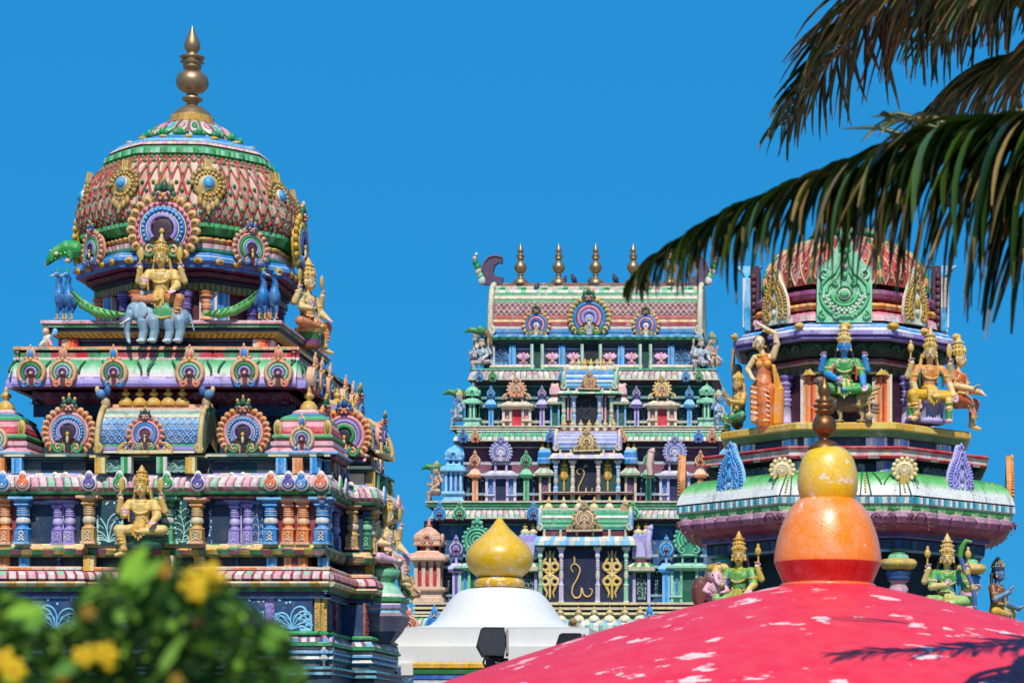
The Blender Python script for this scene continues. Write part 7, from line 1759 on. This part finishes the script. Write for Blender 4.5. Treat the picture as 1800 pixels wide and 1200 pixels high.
f.cap((1, 0, 82), (2, 0, 108), 12.5, 15, sa); f.ell((-4, 9, 104), (8, 7, 8), sb_); f.ell((9, 9, 104), (8, 7, 8), sb_); f.cap((-14, 0, 116), (17, 0, 117), 7, 7, sk); f.cap((1, 1, 117), (-3, 2, 128), 6, 5.6, sk)
f.chain([(17, 0, 117), (25, 2, 138), (22, 4, 158)], [7, 6, 4.8], sk); f.chain([(22, 4, 158), (8, 8, 165), (-3, 10, 172)], [4.8, 4.0, 3.4], sk); f.hand((-4, 10, 172), (-.8, .2, .45), 13, '#e0b0b0', True, (0, 1, 0), 1)
f.ell((23, 3, 140), (6.6, 6.6, 2.2), '#7a2a38'); f.ell((18, 4, 160), (5.6, 5.6, 2), '#7a2a38')
f.chain([(-15, 0, 116), (-28, 4, 96), (-16, 14, 78)], [6.6, 5.2, 4], sk); f.hand((-15, 15, 77), (.8, .4, -.4), 12, sk, False, (0, 0, 1), 1); f.ell((-22, 9, 87), (5, 5, 2.2), '#7a2a38')
f.head((-7, 3, 141), 12.5, sk, '#16161c', -25, None); f.ell((-4, -6, 146), (12, 12, 13), '#16161c'); f.chain([(2, -8, 140), (10, -10, 118), (12, -10, 90)], [7, 6, 4], '#16161c'); f.ell((0, -6, 158), (7, 7, 5), '#16161c')
for rr, zz in ((9, 122), (13, 116)): f.chain([(rr*math.sin(R(a)), 5 + 8*math.cos(R(a)), zz - 5*math.cos(R(a))) for a in range(-90, 91, 30)], [1.5]*7, GLD)
f.stand('statue', 'standing woman statue in an orange sari with one arm raised above her head', 'statue', 1342, 745, DR(152), rotz=R(-12))
seated(skin='#dcbc7c', cloth='#e0ac2c', top='#d88a3c', legcol='#e2ae30', crown='#d2ac58', trim='#c8a048', palms='#dcaab4', hang=-1, yaw=18, hair='#caa458', items=('bud', 'leaf'), ch=32, sash='#2a5a34',
       front=[((-32, 4, 28), (-24, 14, -6), (0, .3, -1)), ((34, 8, 28), (38, 20, 6), (.3, .3, -.9))]).stand(
    'statue', 'four-armed deity statue in yellow seated right of the blue deity, face turned right', 'statue', 1634, 702, DR(150), rotz=R(16))
mb = MB(); mb.lathe([(26, -44), (30, -40), (24, -34), (26, -10), (32, -6), (32, 0)], [LAV, LIL, '#8a84a8', LIL, LAV], n=8)
tag(link('stone_seat', mb.mesh('stone_seat', M_PAINT, DR(138)/F), None, P3(1634, 702, DR(136))), 'lilac stone seat under the four-armed deity in yellow', 'pedestal')
for X, Y in ((1601, 736), (1668, 742)):
    f = Fig(); f.chain([(0, 0, 40), (1, 2, 22), (0, 3, 5)], [7, 6, 5], ['#e0b83c', '#3f9a4a']); f.ell((0, 5, 3), (7, 9, 4), '#e4b4b4'); f.ell((0, 2, 26), (7.4, 7.4, 2.5), CRM); f.ell((0, 2, 34), (7.6, 7.6, 2.2), '#3f9a4a')
    f.cap((0, -10, 8), (0, -10, 44), 8, 7, LIL)
    f.stand('statue', 'pair of small booted legs flanking the yellow seated deity on the ledge, %s one' % ('left' if X < 1630 else 'right'), 'statue', X, Y + 2, DR(168), voxel=.9)
seated(skin='#e0be80', cloth='#c8562a', top='#d86a34', legcol='#c85c2c', crown='#cfa850', trim='#d8b868', palms='#e0b8a8', back_arms=False, hang=1, hair='#1c1a1e', ch=28,
       front=[((-30, 8, 30), (-14, 36, 24), (0, .8, .5)), ((30, 8, 30), (14, 38, 22), (0, .8, -.5))]).stand(
    'statue', 'red-orange woman statue in profile at the right end of the yellow ledge', 'statue', 1683, 712, DR(104), rotz=R(64))
seated(skin='#c89a4c', cloth='#3a9c52', top='#d8a03c', legcol='#3fa058', crown='#caa040', trim='#d8b868', palms='#e0c8a8', hang=-1, hair='#b88a34', ch=14, back_arms=False,
       front=[((-30, 8, 40), (-26, 26, 62), (0, .4, 1)), ((30, 8, 34), (16, 30, 38), (0, .8, .4))]).stand(
    'statue', 'crouching statue in green and yellow facing left at the left end of the yellow ledge', 'statue', 1300, 738, DR(76), rotz=R(-62), k=.78)
f = Fig(); f.chain([(0, 0, 0), (2, 0, 30), (0, 0, 60), (-3, 2, 84)], [11, 10, 9, 6], ['#6a4a30', '#7a5a38', '#8a6a40']); f.chain([(-5, 2, 78), (-8, 4, 100), (-6, 4, 120)], [4.5, 4, 3.4], '#c89a54'); f.hand((-6, 4, 120), (0, .2, 1), 11, '#c89a54'); f.head((4, 4, 92), 10, '#b8905a', '#1c1a1e', -30)
f.stand('statue', 'shaded brown standing statue with a raised hand behind the crouching green and yellow one', 'statue', 1296, 744, DR(20), rotz=R(-50))
seated(skin='#dfba62', cloth='#5a9c3c', top='#6aa43e', legcol='#7ab04a', crown='#d0a23c', trim='#c8942e', palms='#e4b4b4', hang=-1, yaw=-14, hair='#18161c', items=('none', 'bud'), ch=30, sash='#2a6ab0').stand(
    'statue', 'crowned yellow-faced woman statue in green seated at lower left, just above the red dome edge', 'statue', 1300, 1058, DR(238), rotz=R(-16))
f = Fig(); pk_ = '#e0a8b0'; f.ell((0, 0, 12), (18, 14, 13), '#c85a8a'); f.ell((0, 4, 28), (14, 12, 13), pk_); f.ell((0, 6, 48), (12, 11, 11), pk_); f.ell((-13, 3, 48), (7, 3, 10), '#8a3a3c'); f.ell((13, 3, 48), (7, 3, 10), '#2f6a40')
f.chain([(0, 15, 46), (3, 20, 38), (7, 22, 34), (10, 22, 42), (6, 22, 52)], [5, 4, 3.4, 3, 2.2], pk_); f.ell((-5, 15, 51), 2, BLK); f.ell((5, 15, 51), 2, BLK)
for t_ in (-1, 1): f.chain([(t_*14, 4, 34), (t_*20, 8, 24), (t_*12, 16, 20)], [5, 4.4, 3.6], pk_); f.hand((t_*12, 16, 20), (-t_*.6, .8, 0), 8, pk_)
f.cap((0, 2, 58), (0, 2, 70), 9, 3, GLD)
f.stand('statue', 'small pink elephant-headed statue beside the cushion-topped column at lower left', 'statue', 1259, 1062, DR(235), voxel=.9)
mb = MB(); mb.ell((0, 0, 0), (16, 4, 30), '#6a2a24', 16, 10); mb.ell((0, 3, 0), (11, 3, 23), '#7a342a', 14, 8)
tag(link('shield', mb.mesh('shield', M_PAINT, DR(120)/F), None, P3(1232, 1042, DR(200))), 'dark red oval shield leaning by the pink elephant-headed statue', 'shield')
f = seated(skin='#e0c078', cloth='#8ab858', top='#4f9c48', legcol='#98c068', crown='#d0a648', trim='#d8b060', palms='#e2b8bc', hang=-1, yaw=16, hair='#18161c', items=('bud', 'bud'), ch=30, sash='#2a7ab8',
       front=[((-30, 8, 30), (-10, 24, 32), (.5, .4, .6)), ((34, 6, 28), (46, 22, 26), (.3, .6, .4))])
f.stand('statue', 'crowned woman statue in green seated at lower right holding a long bow', 'statue', 1664, 1062, DR(238), rotz=R(14))
mb = MB(); mb.tube([(20, 6, 122), (10, 4, 124), (2, 2, 112), (0, 0, 96)], [2, 4, 5, 4.4], '#4f9c3c', 8); mb.tube([(0, 0, 96), (6, 0, 78), (18, 0, 56), (24, 0, 30), (27, 0, 0), (25, 0, -20)], [4.2, 4, 4.2, 4, 3.6, 2.4], '#4a6a9c', 8)
for z, x in ((70, 11), (44, 21)): mb.tube([(x-2, 0, z+4), (x+2, 0, z-4)], 5, '#c8a860', 8)
tag(link('bow', mb.mesh('bow', M_STATUE, DR(205)/F), None, P3(1688, 1076, DR(262))), 'long blue-grey bow with a green curled tip held by the seated woman statue', 'bow')
seated(skin='#4a7aa4', cloth='#e0ae2c', top='#8a4a24', legcol='#e0b030', crown='#2a3a5c', trim='#a89868', palms='#b8a0a8', hang=1, hair='#18161c', back_arms=False, ch=18,
       front=[((-30, 8, 30), (-16, 32, 44), (0, .6, .8)), ((30, 8, 26), (18, 38, 14), (0, .9, .3))]).stand(
    'statue', 'blue-grey profile statue in a yellow skirt at the far right above the red dome', 'statue', 1752, 1082, DR(78), rotz=R(66), k=.92)

# ================================================================== STATUES and PIGEONS on the middle tower
DM = lambda v: 36.0*DS*(1 - v/F)
sm1 = seated(skin='#d8c4b0', cloth='#c8b8c0', top='#a8b8c4', legcol='#c0a8a0', crown='#b8a484', trim='#7a8a90', palms='#d8b8b8', ch=20, hair='#3a4a4a').mesh('statue', M_STATUE, 36*DS/F*.44, 1.3)
sm2 = seated(skin='#c8a488', cloth='#d8b4a4', top='#c89484', legcol='#cba08c', crown='#3f7a4c', trim='#c8b070', palms='#d8b0a8', ch=20, hair='#3a2a24').mesh('statue', M_STATUE, 36*DS/F*.5, 1.3)
sm3 = seated(skin='#7a98b8', cloth='#c8b090', top='#9ab0c8', legcol='#8aa0b8', crown='#b8a484', trim='#d8c890', palms='#c8b0b8', ch=20, hair='#2a3a4a').mesh('statue', M_STATUE, 36*DS/F*.46, 1.3)
for me, X, Y, v, rz, lab in ((sm1, 848, 640, 74, -30, 'pale seated figurine at the left end of the lotus-panel storey, just under the roof'), (sm1, 1232, 640, 74, 25, 'pale seated figurine at the right end of the lotus-panel storey, just under the roof'),
                             (sm2, 1250, 640, 40, 70, 'pinkish profile figurine on the right edge of the gate tower below its roof'), (sm3, 809, 738, 92, -60, 'bluish profile figurine on the left edge beside the mint green pavilion'),
                             (sm2, 769, 868, 112, -60, 'pinkish profile figurine on the left edge beside the sky-blue pavilion'), (sm1, 838, 632, 30, -80, 'pale profile figurine behind the left end of the lotus-panel storey'),
                             (sm3, 1262, 738, 92, 60, 'bluish profile figurine on the right edge beside the mint green pavilion')):
    tag(link('figurine', me, None, P3(X, Y, DM(v)), R(rz)), lab, 'statue', 'figurines along the edges of the gate tower')
f = Fig(); f.ell((0, 0, 12), (12, 8, 8), '#2f7a44'); f.chain([(-8, 2, 12), (-18, 3, 14), (-27, 4, 10)], [6, 5, 2], '#3a8a4c'); f.chain([(8, 0, 10), (14, 0, 2), (16, 0, -10)], [6, 5, 4], '#8a6a3c'); f.ell((-2, 6, 16), (5, 3, 4), '#58a060')
gb = f.mesh('bird_figurine', M_STATUE, 36*DS/F, 1.0)
for X, Y, lab in ((808, 703, 'green bird ornament jutting out left of the mint green pavilion'), (770, 834, 'green bird ornament jutting out left of the sky-blue pavilion'), (846, 594, 'green bird ornament jutting out at the left foot of the barrel roof')):
    tag(link('bird_figurine', gb, None, P3(X, Y, DM(80))), lab, 'statue', 'green bird ornaments on the gate tower')
f = Fig(); gy = '#2c3040'
f.ell((0, 0, 7), (4.6, 4.2, 6.4), gy, Matrix.Rotation(.35, 3, 'Y')); f.ell((2.4, 1, 14), (2.6, 2.5, 2.7), '#3a4458'); f.cap((4.6, 1.2, 13.6), (6.6, 1.4, 13), .8, .4, '#6a6458'); f.cap((-2.5, 0, 4), (-6.5, 0, -1.5), 2.4, 1.3, '#20242e'); f.cap((.6, .5, 10), (2.2, .8, 13), 3.2, 2.4, '#34504a')
for y in (-1.2, 1.4): f.cap((.4, y, 2.5), (.6, y, -.6), .7, .6, '#9a5a4a')
pg = f.mesh('pigeon', M_FEATHER, 36*DS/F, .55)
for X, Y, v, rz, sc, lab in ((943, 514, 28, 40, 1.05, 'pigeon perched on the roof slope left of the centre arch'), (992, 499, 6, 0, .9, 'pigeon beside the second brass pot from the left'), (1009, 499, 6, 200, 1.1, 'larger pigeon between the second and third brass pots, facing left'),
                             (1037, 502, 10, 90, .95, 'pigeon sitting right above the crest of the centre arch'), (1082, 499, 6, 180, 1.15, 'pigeon on the ridge between the third and fourth brass pots'), (1110, 512, 30, -60, 1.0, 'pigeon on the roof slope below the fourth brass pot')):
    tag(link('pigeon', pg, None, P3(X, Y, DM(v)), R(rz), sc), 'dark ' + lab, 'pigeon', 'pigeons on the barrel roof')
